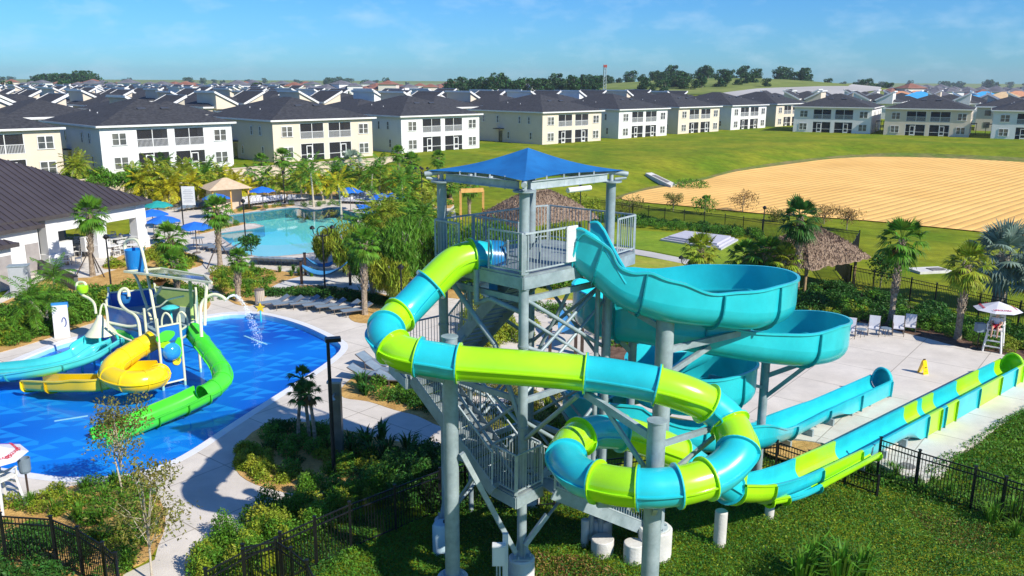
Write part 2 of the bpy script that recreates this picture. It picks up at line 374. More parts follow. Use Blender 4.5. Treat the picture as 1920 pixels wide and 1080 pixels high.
# sand basin, laid on the terrain
sandm = M('sand_basin', (.80, .47, .145), (.90, .55, .18), mott=.10, mscale=.12, scale=.08, rough=.95, spec=.1, detail=8)
def furrow(m):
    t = m.node_tree; N = t.nodes; K = t.links.new; b = N['Principled BSDF']
    co = N.new('ShaderNodeTexCoord'); mp_ = N.new('ShaderNodeMapping'); mp_.inputs['Rotation'].default_value = (0, 0, radians(-45))
    wv = N.new('ShaderNodeTexWave'); wv.bands_direction = 'Y'; wv.inputs['Scale'].default_value = .26; wv.inputs['Distortion'].default_value = 1.8; wv.inputs['Detail'].default_value = 2.5; wv.inputs['Detail Scale'].default_value = .35
    bp = N.new('ShaderNodeBump'); bp.inputs['Strength'].default_value = 1; bp.inputs['Distance'].default_value = .095
    nz = N.new('ShaderNodeTexNoise'); nz.inputs['Scale'].default_value = .8; nz.inputs['Detail'].default_value = 6
    pw = N.new('ShaderNodeMath'); pw.operation = 'POWER'; pw.inputs[1].default_value = .35
    ad = N.new('ShaderNodeMath'); ad.operation = 'MULTIPLY_ADD'; ad.inputs[1].default_value = .35
    K(co.outputs['Object'], mp_.inputs[0]); K(mp_.outputs[0], wv.inputs['Vector']); K(co.outputs['Object'], nz.inputs['Vector']); K(wv.outputs['Fac'], pw.inputs[0]); K(nz.outputs[0], ad.inputs[0]); K(pw.outputs[0], ad.inputs[2]); K(ad.outputs[0], bp.inputs['Height']); K(bp.outputs[0], b.inputs['Normal'])
furrow(sandm)
sand = [T(x, y) for x, y in cr_pts([(1165, 372), (1215, 357), (1310, 341), (1380, 323), (1500, 306), (1560, 299), (1640, 295), (1760, 297), (1920, 305), (2200, 322), (2500, 420), (2200, 470), (1920, 444), (1760, 428), (1600, 413), (1420, 401), (1290, 388), (1200, 380)], 4, True)]
mb = MB(); mb.poly(sand, lambda x, y: terr(x, y)+.03 if True else 0)
# refine: drape a grid inside the outline
def drape(P, step, dz, name, mat, kind='structure', fn=terr):
    import bisect
    x0 = min(p[0] for p in P); x1 = max(p[0] for p in P); y0 = min(p[1] for p in P); y1 = max(p[1] for p in P)
    bm = bmesh.new(); n = len(P)
    vs = [bm.verts.new((p[0], p[1], 0)) for p in P]
    loops = [[V((p[0], p[1], 0)) for p in P]]
    for a, b, c in geometry.tessellate_polygon(loops):
        try: bm.faces.new((vs[a], vs[b], vs[c]))
        except ValueError: pass
    nx = int((x1-x0)/step); ny = int((y1-y0)/step)
    for i in range(1, nx+1):
        bmesh.ops.bisect_plane(bm, geom=bm.verts[:]+bm.edges[:]+bm.faces[:], plane_co=(x0+i*step, 0, 0), plane_no=(1, 0, 0))
    for i in range(1, ny+1):
        bmesh.ops.bisect_plane(bm, geom=bm.verts[:]+bm.edges[:]+bm.faces[:], plane_co=(0, y0+i*step, 0), plane_no=(0, 1, 0))
    for v in bm.verts: v.co.z = fn(v.co.x, v.co.y)+dz
    bmesh.ops.recalc_face_normals(bm, faces=bm.faces[:])
    me = bpy.data.meshes.new(name); bm.to_mesh(me)
    if len(me.polygons) and me.polygons[0].normal.z < 0: me.flip_normals()
    bm.free(); me.materials.append(mat); me.polygons.foreach_set('use_smooth', [True]*len(me.polygons))
    o = bpy.data.objects.new(name, me); S.collection.objects.link(o); tag(o, kind=kind); return o
drape(sand, 4, .10, 'sand_basin', sandm)
# rough brown-green bank above the sand
bankm = M('grass_bank', (.13, .20, .03), (.24, .20, .08), scale=.25, mott=.35, mscale=1.2, rough=.95, bump=1, bscale=6, spec=.1, detail=9)
bank = [T(x, y) for x, y in cr_pts([(1150, 372), (1215, 352), (1310, 336), (1380, 318), (1500, 300), (1640, 288), (1760, 289), (1920, 296), (2100, 306), (2100, 318), (1920, 306), (1760, 298), (1640, 296), (1560, 300), (1500, 307), (1380, 324), (1310, 342), (1215, 358), (1170, 372)], 3, True)]
drape(bank, 3, .07, 'grass_bank', bankm)
# grey gravel site and green field far away
def sheet(name, pp, mat, z=None, dz=.05, sm=0, kind='structure'):
    if sm: pp = cr_pts(pp, sm, True)
    if z is None:
        P = [T(x, y) for x, y in pp]; return drape(P, 12, dz, name, mat)
    P = gpoly(pp, z); q = MB(); q.poly(P, z); return tag(q.build(name, mat), kind=kind)
sheet('gravel_site', [(1355, 176), (1420, 168), (1500, 165), (1590, 163.5), (1665, 163), (1650, 171), (1600, 178), (1500, 184), (1380, 184)], M('site_gravel', (.42, .40, .37), (.52, .50, .46), scale=.02, rough=.9), dz=.6)
dry = M('meadow', (.17, .27, .05), (.26, .32, .09), scale=.012, rough=1, spec=.05, detail=10)
sheet('meadow', [(530, 158), (850, 156), (1090, 156), (1110, 168), (900, 168), (540, 166)], dry, dz=.7)
hill = [(145+128*cos(a)*1.1, 560+165*sin(a)) for a in [i*pi/16 for i in range(32)]]
drape(hill, 14, .25, 'hill_meadow', M('hill_grass', (.15, .21, .05), (.24, .27, .08), scale=.02, rough=1, spec=.05, detail=10, mott=.25, mscale=.08))
# planting beds, lawns and paths of the park, thin sheets on the deck
mulch = M('mulch_straw', (.66, .42, .15), (.48, .28, .09), scale=1.3, mott=.3, mscale=9, rough=.95, bump=1, bscale=22, spec=.1, detail=9)
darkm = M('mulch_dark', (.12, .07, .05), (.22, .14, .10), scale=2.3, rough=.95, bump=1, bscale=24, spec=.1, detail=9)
lawn2 = M('lawn_gold', (.26, .33, .035), (.38, .36, .06), scale=.3, mott=.25, mscale=1.5, rough=.95, bump=.8, bscale=14, spec=.1, detail=9)
BEDS = {}
def bed(nm, pp, mat=None, z=.02, sm=3, kind='structure'):
    pp = cr_pts(pp, sm, True) if sm else pp
    P = gpoly(pp, z); q = MB(); q.slab([(p.x, p.y) for p in P], -.02, z); BEDS[nm] = P
    return tag(q.build('planting_bed' if mat in (mulch, darkm, None) else nm, mat or mulch), kind=kind)
bed('hedge', [(-160, 690), (-60, 672), (0, 660), (60, 643), (120, 624), (170, 606), (230, 592), (300, 590), (350, 588), (385, 582), (392, 560), (340, 525), (290, 505), (220, 505), (170, 520), (110, 520), (70, 530), (20, 560), (-60, 600)], z=.030)
bed('west', [(190, 500), (235, 505), (330, 505), (378, 497), (370, 480), (300, 462), (250, 470)], z=.025)
bed('mid', [(395, 512), (440, 497), (520, 507), (600, 520), (680, 540), (735, 560), (715, 585), (640, 560), (560, 545), (510, 550), (480, 570), (450, 572), (425, 560), (400, 535)], z=.028)
bed('palmbed', [(655, 590), (690, 578), (715, 590), (700, 605), (665, 603)], z=.024)
bed('tower_west', [(640, 728), (672, 702), (720, 700), (770, 705), (820, 735), (850, 790), (830, 800), (780, 778), (740, 768), (690, 752), (645, 745)], z=.024)
bed('island', [(442, 880), (448, 838), (490, 800), (560, 790), (620, 800), (700, 818), (770, 832), (830, 845), (850, 880), (760, 880), (700, 890), (640, 912), (560, 925), (480, 908)], z=.024)
bed('front_left', [(-60, 950), (0, 940), (60, 932), (130, 912), (190, 903), (245, 905), (290, 925), (310, 965), (302, 1010), (275, 1050), (235, 1070), (220, 1100), (150, 1130), (-60, 1130)], z=.024)
bed('poolside_far', [(300, 365), (400, 352), (520, 346), (640, 346), (760, 350), (840, 365), (845, 390), (780, 384), (700, 372), (600, 368), (480, 366), (380, 372), (310, 385)], z=.024)
bed('peninsula', [(372, 432), (420, 422), (455, 417), (458, 420), (420, 428), (375, 438)], z=.024)
bed('poolside_mid', [(440, 392), (480, 386), (545, 382), (548, 386), (500, 391), (442, 400)], z=.024)
bed('jungle', [(640, 480), (700, 450), (780, 430), (860, 440), (1000, 470), (1060, 520), (1100, 560), (1000, 560), (860, 560), (740, 540), (660, 500)], z=.022)
bed('right_bed', [(1200, 570), (1330, 560), (1480, 545), (1560, 540), (1640, 555), (1760, 585), (1960, 620), (2100, 660), (1960, 680), (1870, 661), (1800, 650), (1740, 634), (1690, 622), (1640, 608), (1540, 598), (1400, 596), (1290, 590)], mat=darkm, z=.024)
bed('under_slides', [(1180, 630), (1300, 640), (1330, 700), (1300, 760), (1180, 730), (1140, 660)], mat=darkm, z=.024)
bed('gold_lawn', [(1000, 470), (1150, 476), (1290, 494), (1400, 520), (1440, 545), (1400, 570), (1250, 572), (1060, 560), (960, 548), (900, 500)], mat=lawn2, z=.034)
bed('green_lawn', [(1060, 430), (1200, 432), (1300, 440), (1400, 455), (1440, 480), (1470, 520), (1400, 508), (1290, 484), (1190, 466), (1060, 458)], mat=M('lawn_bright', (.15, .26, .02), (.27, .35, .03), scale=.15, mott=.2, mscale=1.5, rough=.95, bump=.8, bscale=14, spec=.1, detail=8), z=.032)
bed('footpath', [(1100, 458), (1190, 467), (1290, 486), (1400, 510), (1500, 545), (1480, 553), (1390, 519), (1280, 494), (1180, 475), (1100, 466)], mat=walk, z=.042)
bed('white_sand_patch', [(500, 545), (530, 528), (580, 515), (640, 510), (700, 512), (745, 520), (740, 535), (690, 545), (620, 536), (560, 535), (520, 546)], mat=M('white_sand', (.58, .56, .52), (.66, .64, .6), scale=1, rough=.9), z=.045)
bed('mulch_patch', [(1432, 835), (1470, 826), (1530, 830), (1560, 850), (1540, 870), (1480, 862), (1440, 850)], z=.026)
0 and bed('mulch_strip', [(1560, 880), (1600, 862), (1660, 868), (1730, 905), (1800, 925), (1790, 945), (1700, 925), (1620, 895)], z=.020)
# tan retaining wall
def _wall():
    mt = M('tan_stucco_wall', (.58, .48, .37), (.64, .54, .42), scale=.6, rough=.9, bump=.3)
    a = V((-51, 107)); u = V((.70, .714)); nn = V((.714, -.70)); m = MB()
    for u0, u1 in ((-60, -5), (-4.9, 12), (12.1, 30), (30.1, 45)):
        p0 = a+u*u0+nn*4.8; p1 = a+u*u1+nn*4.8; m.beam((p0.x, p0.y, .98), (p1.x, p1.y, .98), .35, 1.96)
    o = m.build('retaining_wall', mt); tag(o, 'long tan stucco retaining wall below the houses behind the lagoon pool', 'wall')
    m = MB()
    p0 = a+u*-60+nn*4.8; p1 = a+u*45+nn*4.8; m.beam((p0.x, p0.y, 2.0), (p1.x, p1.y, 2.0), .5, .1)
    m.build('cap', mt, o)
_wall()
# ============================================================ HOUSES
white_p = M('house_paint_white', (.74, .74, .72), (.80, .80, .78), scale=.4, rough=.8, bump=.15, bscale=20)
cream_p = M('house_paint_cream', (.69, .59, .46), (.74, .64, .51), scale=.4, rough=.8, bump=.15, bscale=20)
tanp = M('house_paint_tan', (.52, .47, .37), (.58, .53, .42), scale=.4, rough=.8)
trimw = M('trim_white', (.80, .80, .78), (.74, .74, .73), scale=2, rough=.5)
shing = M('roof_shingle', (.036, .038, .044), (.068, .070, .078), scale=2.6, rough=.9, bump=.8, bscale=14, detail=8, spec=.2)
shing2 = M('roof_shingle_brown', (.07, .055, .048), (.10, .085, .075), scale=1.6, rough=.9, bump=.6, bscale=9)
winm = M('window_glass', (.05, .06, .07), (.18, .18, .16), scale=.35, rough=.12, spec=.8)
screenm = M('lanai_screen', (.035, .04, .045), (.07, .075, .085), scale=.5, rough=.4)
railm = M('lanai_rail', (.72, .72, .72), (.66, .66, .66), scale=3, rough=.5)
W, DP, HH = 17.6, 20.0, 5.9
def hip(m, w_, d_, z, over, rise, x0=0, y0=0):
    a = w_/2+over; b = d_/2+over; r = min(a, b)
    if d_ > w_: p, q = (x0, y0-(b-a), z+rise), (x0, y0+(b-a), z+rise)
    else: p, q = (x0-(a-b), y0, z+rise), (x0+(a-b), y0, z+rise)
    c = [(x0-a, y0-b, z), (x0+a, y0-b, z), (x0+a, y0+b, z), (x0-a, y0+b, z)]
    if d_ > w_: m.add(c+[p, q], [(0, 1, 4), (1, 2, 5, 4), (2, 3, 5), (3, 0, 4, 5)])
    else: m.add(c+[p, q], [(0, 1, 5, 4), (1, 2, 5), (2, 3, 4, 5), (3, 0, 4)])
def window(h, x, z, w_, hh, y, paired=True, side=None):
    """window on the rear face (y=-DP/2) or a side face"""
    def T_(dx, dy, dz):
        if side is None: return (x+dx, y-dy, z+dz)
        return (side*(W/2+dy), y+dx*side, z+dz)
    def bx(m, dx, dy, dz, sx, sy, sz):
        m.box(T_(dx, dy, dz), (sx, sy, sz) if side is None else (sy, sx, sz))
    g = MB(); bx(g, 0, .02, 0, w_, .04, hh); f = g.build('window', winm, h)
    m = MB(); t = .09
    bx(m, 0, .05, hh/2, w_+t, .07, t); bx(m, 0, .06, -hh/2, w_+.25, .1, t)
    xs = (-w_/2, 0, w_/2) if paired else (-w_/2, w_/2)
    for q in xs: bx(m, q, .05, 0, t if q else t*1.6, .06, hh-t)
    bx(m, 0, .045, 0, w_-t, .04, .05)
    m.build('window_frame', trimw, f)
def rear_house(paint, name, label, cat='house', group='pale two storey houses in the rear rows'):
    h = empty(name, (0, 0, 0), label, cat, group)
    yb = -DP/2
    wx = W/2; lan = [(-3.55, 2.1), (1.25, 2.1)]     # lanai centres (x) and half width
    lan = [(-1.95*1.15, 2.08), (2.75*.98, 2.08)]
    m = MB()
    # body with real lanai recesses: rear strip built from pieces
    rc = 2.0
    m.box((0, rc/2, HH/2-.05), (W, DP-rc, HH+.1))
    edges = [-wx]+[e for c, hw in lan for e in (c-hw, c+hw)]+[wx]
    for i in range(0, len(edges), 2):
        a, b = edges[i], edges[i+1]; m.box(((a+b)/2, yb+rc/2, HH/2-.05), (b-a, rc-.004, HH+.1))
    for c, hw in lan:
        m.box((c, yb+rc/2, 2.86), (2*hw-.004, rc-.01, .62)); m.box((c, yb+rc/2, HH-.2), (2*hw-.004, rc-.01, .4))
    m.build('wall', paint, h)
    for c, hw in lan:
        for lv, z0, z1 in ((0, .05, 2.55), (1, 3.17, HH-.4)):
            g = MB(); g.box((c, yb+rc-.03, (z0+z1)/2), (2*hw, .05, z1-z0)); s_ = g.build('lanai', screenm, h)
            g = MB(); g.box((c, yb+.12, (z0+z1)/2), (2*hw, .02, z1-z0))
            g.build('screen', SCR, s_)
            m = MB(); t = .09
            for q in (-hw+.05, 0, hw-.05): m.box((c+q, yb+.06, (z0+z1)/2), (t, .09, z1-z0))
            m.box((c, yb+.06, z1-.04), (2*hw, .08, t))
            if lv:
                m.build('screen_frame', trimw, s_)
                m = MB(); m.box((c, yb+.02, z0+1.05), (2*hw, .08, .07)); m.box((c, yb+.02, z0+.05), (2*hw, .08, .07))
                k = -hw+.1
                while k < hw: m.box((c+k, yb+.02, z0+.55), (.045, .04, 1.0)); k += .16
                m.build('railing', railm, s_)
            else:
                m.box((c, yb+.06, z0+.8), (2*hw, .08, .07)); m.build('screen_frame', trimw, s_)
                dx = c+(-.6 if c < 0 else .55)
                m = MB(); 
                for q in (-.45, .45): m.box((dx+q, yb-.01, 1.1), (.13, .07, 2.2))
                for q in (.2, 2.15): m.box((dx, yb-.01, q), (.8, .07, .25 if q < 1 else .12))
                m.box((dx, yb-.01, 1.0), (.8, .07, .1)); m.build('screen_door', trimw, s_)
    for x in (-wx+2.3, wx-1.75):
        window(h, x, 1.35, 1.75, 1.5, yb); window(h, x, 4.35, 1.75, 1.5, yb)
    for y, z in ((-6.5, 4.4), (-4.0, 4.4), (2, 4.4), (-7.0, 1.5), (-1, 1.4), (6, 4.4)):
        window(h, 0, z, .55, 1.3, y, False, side=-1); window(h, 0, z, .55, 1.3, y+1.1, False, side=1)
    # side entry with little roof
    for sd in (-1, 1):
        m = MB(); m.box((sd*(W/2+.02), 1.2, 1.1), (.06, 1.0, 2.15)); dr = m.build('door', winm, h)
        m = MB(); m.box((sd*(W/2+.6), 1.2, 2.6), (1.3, 1.9, .14)); m.box((sd*(W/2+1.15), .4, 1.3), (.12, .12, 2.5)); m.build('door_canopy', shing, dr)
    m = MB(); hip(m, W, DP, HH+.12, .5, 3.1); m.add([(x, y, HH+.12) for x, y in ((-W/2-.5, -DP/2-.5), (-W/2-.5, DP/2+.5), (W/2+.5, DP/2+.5), (W/2+.5, -DP/2-.5))], [(0, 1, 2, 3)])
    rf = m.build('roof', shing, h)
    m = MB(); a = W/2+.52; b = DP/2+.52
    for c, d in (((0, -b, HH+.06), (2*a, .06, .24)), ((0, b, HH+.06), (2*a, .06, .24)), ((-a, 0, HH+.06), (.06, 2*b-.1, .24)), ((a, 0, HH+.06), (.06, 2*b-.1, .24))): m.box(c, d)
    m.build('fascia', trimw, rf)
    for x, y in ((-1.3, -5), (1.8, -5.2)):
        m = MB(); m.box((x, y, HH+2.0), (1.1, .55, .16), rx=radians(17)); m.build('roof_vent', screenm, rf)
    m = MB()
    for x, y, z in ((-5.5, -1, 1.2), (-5, 3, 1.4), (4.8, 1, 1.5)): m.cyl((x, y, HH+z-.3), (x, y, HH+z+.35), .06, n=6)
    m.build('vent_pipe', trimw, rf)
    return h
def mk_screen():
    m = bpy.data.materials.new('insect_screen'); m.use_nodes = True; N = m.node_tree.nodes; K = m.node_tree.links.new; b = N['Principled BSDF']
    b.inputs['Base Color'].default_value = (.03, .03, .035, 1); b.inputs['Roughness'].default_value = .6
    t = N.new('ShaderNodeBsdfTransparent'); x = N.new('ShaderNodeMixShader'); x.inputs[0].default_value = .45
    K(b.outputs[0], x.inputs[2]); K(t.outputs[0], x.inputs[1]); K(x.outputs[0], N['Material Output'].inputs[0]); return m
SCR = mk_screen()
A0 = V((-51.3, 107.2)); U1 = V((.70, .714)).normalized(); N1 = V((.714, -.70))
ang1 = atan2(U1.y, U1.x)
HW = None; HC = None
spec1 = [('w', -51.2, 107.2), ('c', -34.6, 124.8), ('w', -18.3, 142.2), ('c', 5.6, 163.5), ('w', 22.2, 181.8), ('c', 38.0, 199.5), ('w', 54.6, 217.5), ('c', 71, 235)]
names = {0: 'white two storey house nearest the clubhouse roof, behind yellow palms', 1: 'cream two storey house between two white ones, above the tan wall', 2: 'white two storey house left of the blue shade canopy', 3: 'cream two storey house just above the blue shade canopy peak', 4: 'white two storey house right of the canopy at the lawn top', 5: 'cream two storey house between two white ones on the green lawn', 6: 'white two storey house, last bright facade before the row corner', 7: 'cream two storey house half hidden at the inside corner of the rows'}
protoW = rear_house(white_p, 'two_storey_house', 'x'); protoC = rear_house(cream_p, 'two_storey_house', 'x')
usedp = {'w': False, 'c': False}
def put_house(kind, x, y, z, rz, label):
    pr = protoW if kind == 'w' else protoC
    if usedp[kind]: o = copy_tree(pr)
    else: o = pr; usedp[kind] = True
    # (x,y) is the left corner of the rear face; the rear face looks to local -y
    c = V((cos(rz), sin(rz))); q = V((x, y))+c*(W/2)+V((-sin(rz), cos(rz)))*(DP/2)
    o.location = (q.x, q.y, z); o.rotation_euler = (0, 0, rz); o['label'] = label
    o['group'] = 'houses bordering the lawn and sand'
for i, (k, x, y) in enumerate(spec1): put_house(k, x, y, 1.8, ang1, names[i])
put_house('c', -51.2-13.9-1.6, 107.2-14.2-1.6, 1.8, ang1, 'cream two storey house at the left edge above the brown metal roof')
ang2 = atan2(-.48, .875)
for k, px, py, y, lb in (('w', 1486, 250, 212, 'white two storey house in shade, leftmost of the three beyond the sand'), ('c', 1655, 260, 201, 'tan shaded two storey house, middle of the three beyond the sand'), ('w', 1855, 273, 189, 'white two storey house cut off by the right edge of the photo')):
    p = Y(px, py, y); put_house(k, p.x, p.y, 1.8, ang2, lb)
# ---- rows behind: simpler houses
def back_house(paint, w_, d_, h_, shed, roofm=shing):
    h = empty('row_house', (0, 0, 0), 'x', 'house', None)
    m = MB(); m.box((0, 0, h_/2), (w_, d_, h_)); m.build('wall', paint, h)
    m = MB(); hip(m, w_, d_, h_+.1, .5, w_*.17); m.add([(x, y, h_+.1) for x, y in ((-w_/2-.5, -d_/2-.5), (-w_/2-.5, d_/2+.5), (w_/2+.5, d_/2+.5), (w_/2+.5, -d_/2-.5))], [(0, 1, 2, 3)])
    rf = m.build('roof', roofm, h)
    m = MB(); a = w_/2+.52; b = d_/2+.52
    for c, d in (((0, -b, h_+.02), (2*a, .08, .34)), ((0, b, h_+.02), (2*a, .08, .34)), ((-a, 0, h_+.02), (.08, 2*b-.1, .34)), ((a, 0, h_+.02), (.08, 2*b-.1, .34))): m.box(c, d)
    m.build('fascia', trimw, rf)
    g = MB()
    for x in (-w_*.33, -w_*.1, w_*.12, w_*.35): g.box((x, -d_/2-.02, h_*.75), (1.4, .06, 1.3)); g.box((x, -d_/2-.02, h_*.25), (1.4, .06, 1.4))
    for y in (-d_*.3, 0, d_*.3): g.box((-w_/2-.02, y, h_*.75), (.06, .9, 1.3)); g.box((w_/2+.02, y, h_*.75), (.06, .9, 1.3))
    g.build('window_row', winm, h)
    if shed:   # mono-pitch bays of the street front: a tall wedge with a white verge
        for sx in (-1, 1):
            x0 = sx*w_*.22; ww = w_*.3; ya = d_*.12; yb_ = d_*.5+1.5; za = h_+.2; zb = h_+w_*.10+1.6
            m = MB()
            for (xa, xb) in ((x0-ww/2, x0+ww/2),):
                z1 = zb if sx < 0 else za+.3; z2 = za+.3 if sx < 0 else zb
                vs = [(xa, ya, h_-.3), (xb, ya, h_-.3), (xb, yb_, h_-.3), (xa, yb_, h_-.3), (xa, ya, z1), (xb, ya, z2), (xb, yb_, z2), (xa, yb_, z1)]
                m.add(vs, [(0, 3, 2, 1), (0, 1, 5, 4), (1, 2, 6, 5), (2, 3, 7, 6), (3, 0, 4, 7)])
            bay = m.build('raised_bay', paint, h)
            m = MB(); e = .35
            m.beam((xa-e, ya-e, z1+.16), (xb+e, ya-e, z2+.16), .1, .42); m.beam((xa-e, yb_+e, z1+.16), (xb+e, yb_+e, z2+.16), .1, .42)
            m.beam((xa-e, ya-e+.06, z1+.16), (xa-e, yb_+e-.06, z1+.16), .1, .42); m.beam((xb+e, ya-e+.06, z2+.16), (xb+e, yb_+e-.06, z2+.16), .1, .42)
            m.build('verge', trimw, bay)
            m = MB(); m.add([(xa-e, ya-e, z1+.3), (xb+e, ya-e, z2+.3), (xb+e, yb_+e, z2+.3), (xa-e, yb_+e, z1+.3)], [(0, 1, 2, 3)]); m.build('bay_roof', roofm, bay)
    return h
protos = [back_house(white_p, 15, 19, 5.9, True), back_house(cream_p, 15, 19, 5.9, True), back_house(tanp, 14, 17, 5.6, True, shing), back_house(white_p, 13, 16, 5.6, False, shing)]
pused = [False]*4
GREY = 'dark roofed houses filling the rows behind'
def put_back(i, x, y, rz, label, sc=1, group=GREY):
    if pused[i]: o = copy_tree(protos[i])
    else: o = protos[i]; pused[i] = True
    o.location = (x, y, terr(x, y) if y < 240 else 1.8); o.rotation_euler = (0, 0, rz); o.scale = (sc, sc, sc); o['label'] = label; o['group'] = group
cand = []
kinds = ['white', 'cream', 'tan', 'pale']
for row in range(1, 13):
    dd = 22+[0, 19, 52, 74, 108, 130, 166, 188, 224, 246, 284, 306, 345][row]
    flip = row % 2 == 0
    n_ = 34
    for k in range(-14, n_):
        u = k*20.5+R.uniform(-.6, .6)+row*6
        x = A0.x+U1.x*u-N1.x*dd; y = A0.y+U1.y*u-N1.y*dd
        if y < 60: continue
        p = V((x, y, 5)); zc = (p-CP).dot(CF)
        if zc < 60: continue
        px, py = PZ(p)
        if px < -110 or px > 2010: continue
        # keep the meadow, hill and gravel site clear
        if y > 280 and 530 < px < 1700 and y > 280+ (0 if px < 1100 else -40): continue
        if px > 1330 and y > 262: continue
        if px > 1430 and px < 1700 and y > 235: continue
        cand.append((row, u, x, y, ang1+(pi if flip else 0), px))
# a second block continuing the right-hand street
U2 = V((.875, -.48)); B0 = V((70, 214)); N2 = V((-.48, -.875))
for row in range(1, 5):
    dd = 22+[0, 16, 50, 72, 106][row]
    for k in range(-2, 12):
        u = k*20.5+row*5; x = B0.x+U2.x*u-N2.x*dd; y = B0.y+U2.y*u-N2.y*dd; p = V((x, y, 5)); px, py = PZ(p)
        if px < 1420 or px > 2010: continue
        if any((x-c[2])**2+(y-c[3])**2 < 19**2 for c in cand): continue
        if any((x-o.location.x)**2+(y-o.location.y)**2 < 20**2 for o in S.collection.objects if o.parent is None and o.name.startswith('two_storey')): continue
        cand.append((row+20, u, x, y, ang2+(pi if row % 2 == 0 else 0), px))
rows = {}
for c in cand:
    if any((c[2]-o.location.x)**2+(c[3]-o.location.y)**2 < 19**2 for o in S.collection.objects if o.parent is None and o.name.startswith('two_storey')): continue
    rows.setdefault(c[0], []).append(c)
RN = ['nearest', 'second', 'third', 'fourth', 'fifth', 'sixth', 'seventh', 'eighth', 'ninth', 'tenth', 'eleventh', 'twelfth']
for rk in sorted(rows):
    lst = sorted(rows[rk], key=lambda c: c[5])
    for j, c in enumerate(lst):
        i = R.choice([0, 1, 0, 2, 3, 1])
        where = 'left-hand rows' if rk < 20 else 'right-hand rows'
        rn = RN[rk-1] if rk < 20 else RN[rk-21]
        put_back(i, c[2], c[3], c[4], f'{kinds[i]} house with dark roof, {ORD[j]} from left in {rn} row of the {where}')
NB = sum(len(v) for v in rows.values()); print('back houses', NB)
# far pale houses with red tile roofs on the horizon
redr = M('red_tile_roof', (.22, .09, .06), (.30, .14, .10), scale=.3, rough=.9); palew = M('far_wall_cream', (.70, .64, .54), (.78, .72, .62), scale=.05, rough=.9)
greyr = M('far_grey_roof', (.10, .10, .12), (.17, .17, .19), scale=.3, rough=.9)
def far_house(roofm, wallm, w_=15, d_=13, h_=4.2):
    h = empty('distant_house', (0, 0, 0), 'x', 'house', 'far houses along the horizon')
    m = MB(); m.box((0, 0, h_/2), (w_, d_, h_)); m.box((w_*.2, -d_*.3, h_*.75), (w_*.5, d_*.5, h_*1.5)); m.build('wall', wallm, h)
    m = MB(); hip(m, w_, d_, h_, .5, 2.2); hip(m, w_*.5, d_*.5, h_*1.5, .4, 1.6, w_*.2, -d_*.3); m.build('roof', roofm, h)
    g = MB(); 
    for x in (-.35, -.1, .12, .35): g.box((x*w_, -d_/2-.35 if x > 0 else -d_/2-.03, h_*.5), (1.6, .5 if x > 0 else .06, 1.4))
    g.build('window_row', winm, h); return h
fp = [far_house(redr, palew), far_house(greyr, white_p), far_house(redr, white_p)]; fu = [False]*3
k = 0
for band, (yy, x0, x1, st) in enumerate(((560, -20, 1090, 38), (680, -20, 880, 30), (470, 330, 560, 30), (620, 1660, 1940, 22), (430, 1680, 1940, 30))):
    px = x0; j = 0
    while px < x1:
        i = R.choice([0, 1, 1, 2, 1]) if band < 2 else R.choice([1, 1, 1, 0])
        p = Y(px, 152, yy+R.uniform(-25, 25))
        if fu[i]: o = copy_tree(fp[i])
        else: o = fp[i]; fu[i] = True
        o.location = (p.x, p.y, 1.8); o.rotation_euler = (0, 0, R.uniform(-.6, .9)); sc = R.uniform(1.1, 1.5); o.scale = (sc, sc, sc)
        o['label'] = f"distant {'red' if i != 1 else 'grey'} roofed house, {ORD[j]} from left in {['front', 'rear', 'near left', 'right rear', 'right front'][band]} band on the horizon"
        px += st*R.uniform(.75, 1.3); j += 1
# building site houses at the far right
def site_house(px, y, wallm, roofm, label, w_=16, h_=6):
    p = Y(px, 150, y); h = empty('unfinished_house', (p.x, p.y, 1.8), label, 'house', None, rz=-.5)
    m = MB(); m.box((0, 0, h_/2), (w_, 14, h_)); m.build('wall', wallm, h)
    m = MB(); hip(m, w_, 14, h_, .4, 3); m.build('roof', roofm, h)
    g = MB()
    for x in (-.35, -.12, .12, .35): g.box((x*w_, -7.03, h_*.72), (1.2, .06, 1.3)); g.box((x*w_, -7.03, h_*.25), (1.2, .06, 1.5))
    g.build('window_opening', screenm, h)
ply = M('bare_plywood', (.62, .42, .22), (.70, .52, .30), scale=.8, rough=.9); bl = M('blue_underlay', (.05, .36, .70), (.08, .45, .8), scale=.5, rough=.7)
gw = M('green_sheathing', (.12, .45, .16), (.2, .6, .3), scale=.5, rough=.8); orr = M('orange_roof_deck', (.60, .26, .12), (.7, .35, .2), scale=.6, rough=.9)
for a in ((1690, 300, ply, orr, 'unfinished house with orange roof deck, leftmost on the building site'), (1722, 318, white_p, orr, 'unfinished pale house with orange roof deck beside the blue roof'), (1728, 285, gw, bl, 'unfinished house under bright blue roof sheeting, left of grey roofs'), (1850, 300, gw, bl, 'unfinished green walled house under bright blue roof sheeting at right'), (1888, 292, ply, ply, 'bare plywood house frame right of the green walled one'), (1912, 330, ply, orr, 'plywood house frame at the right edge of the building site'), (1760, 345, palew, greyr, 'pale house with grey roof behind the building site')):
    site_house(*a)
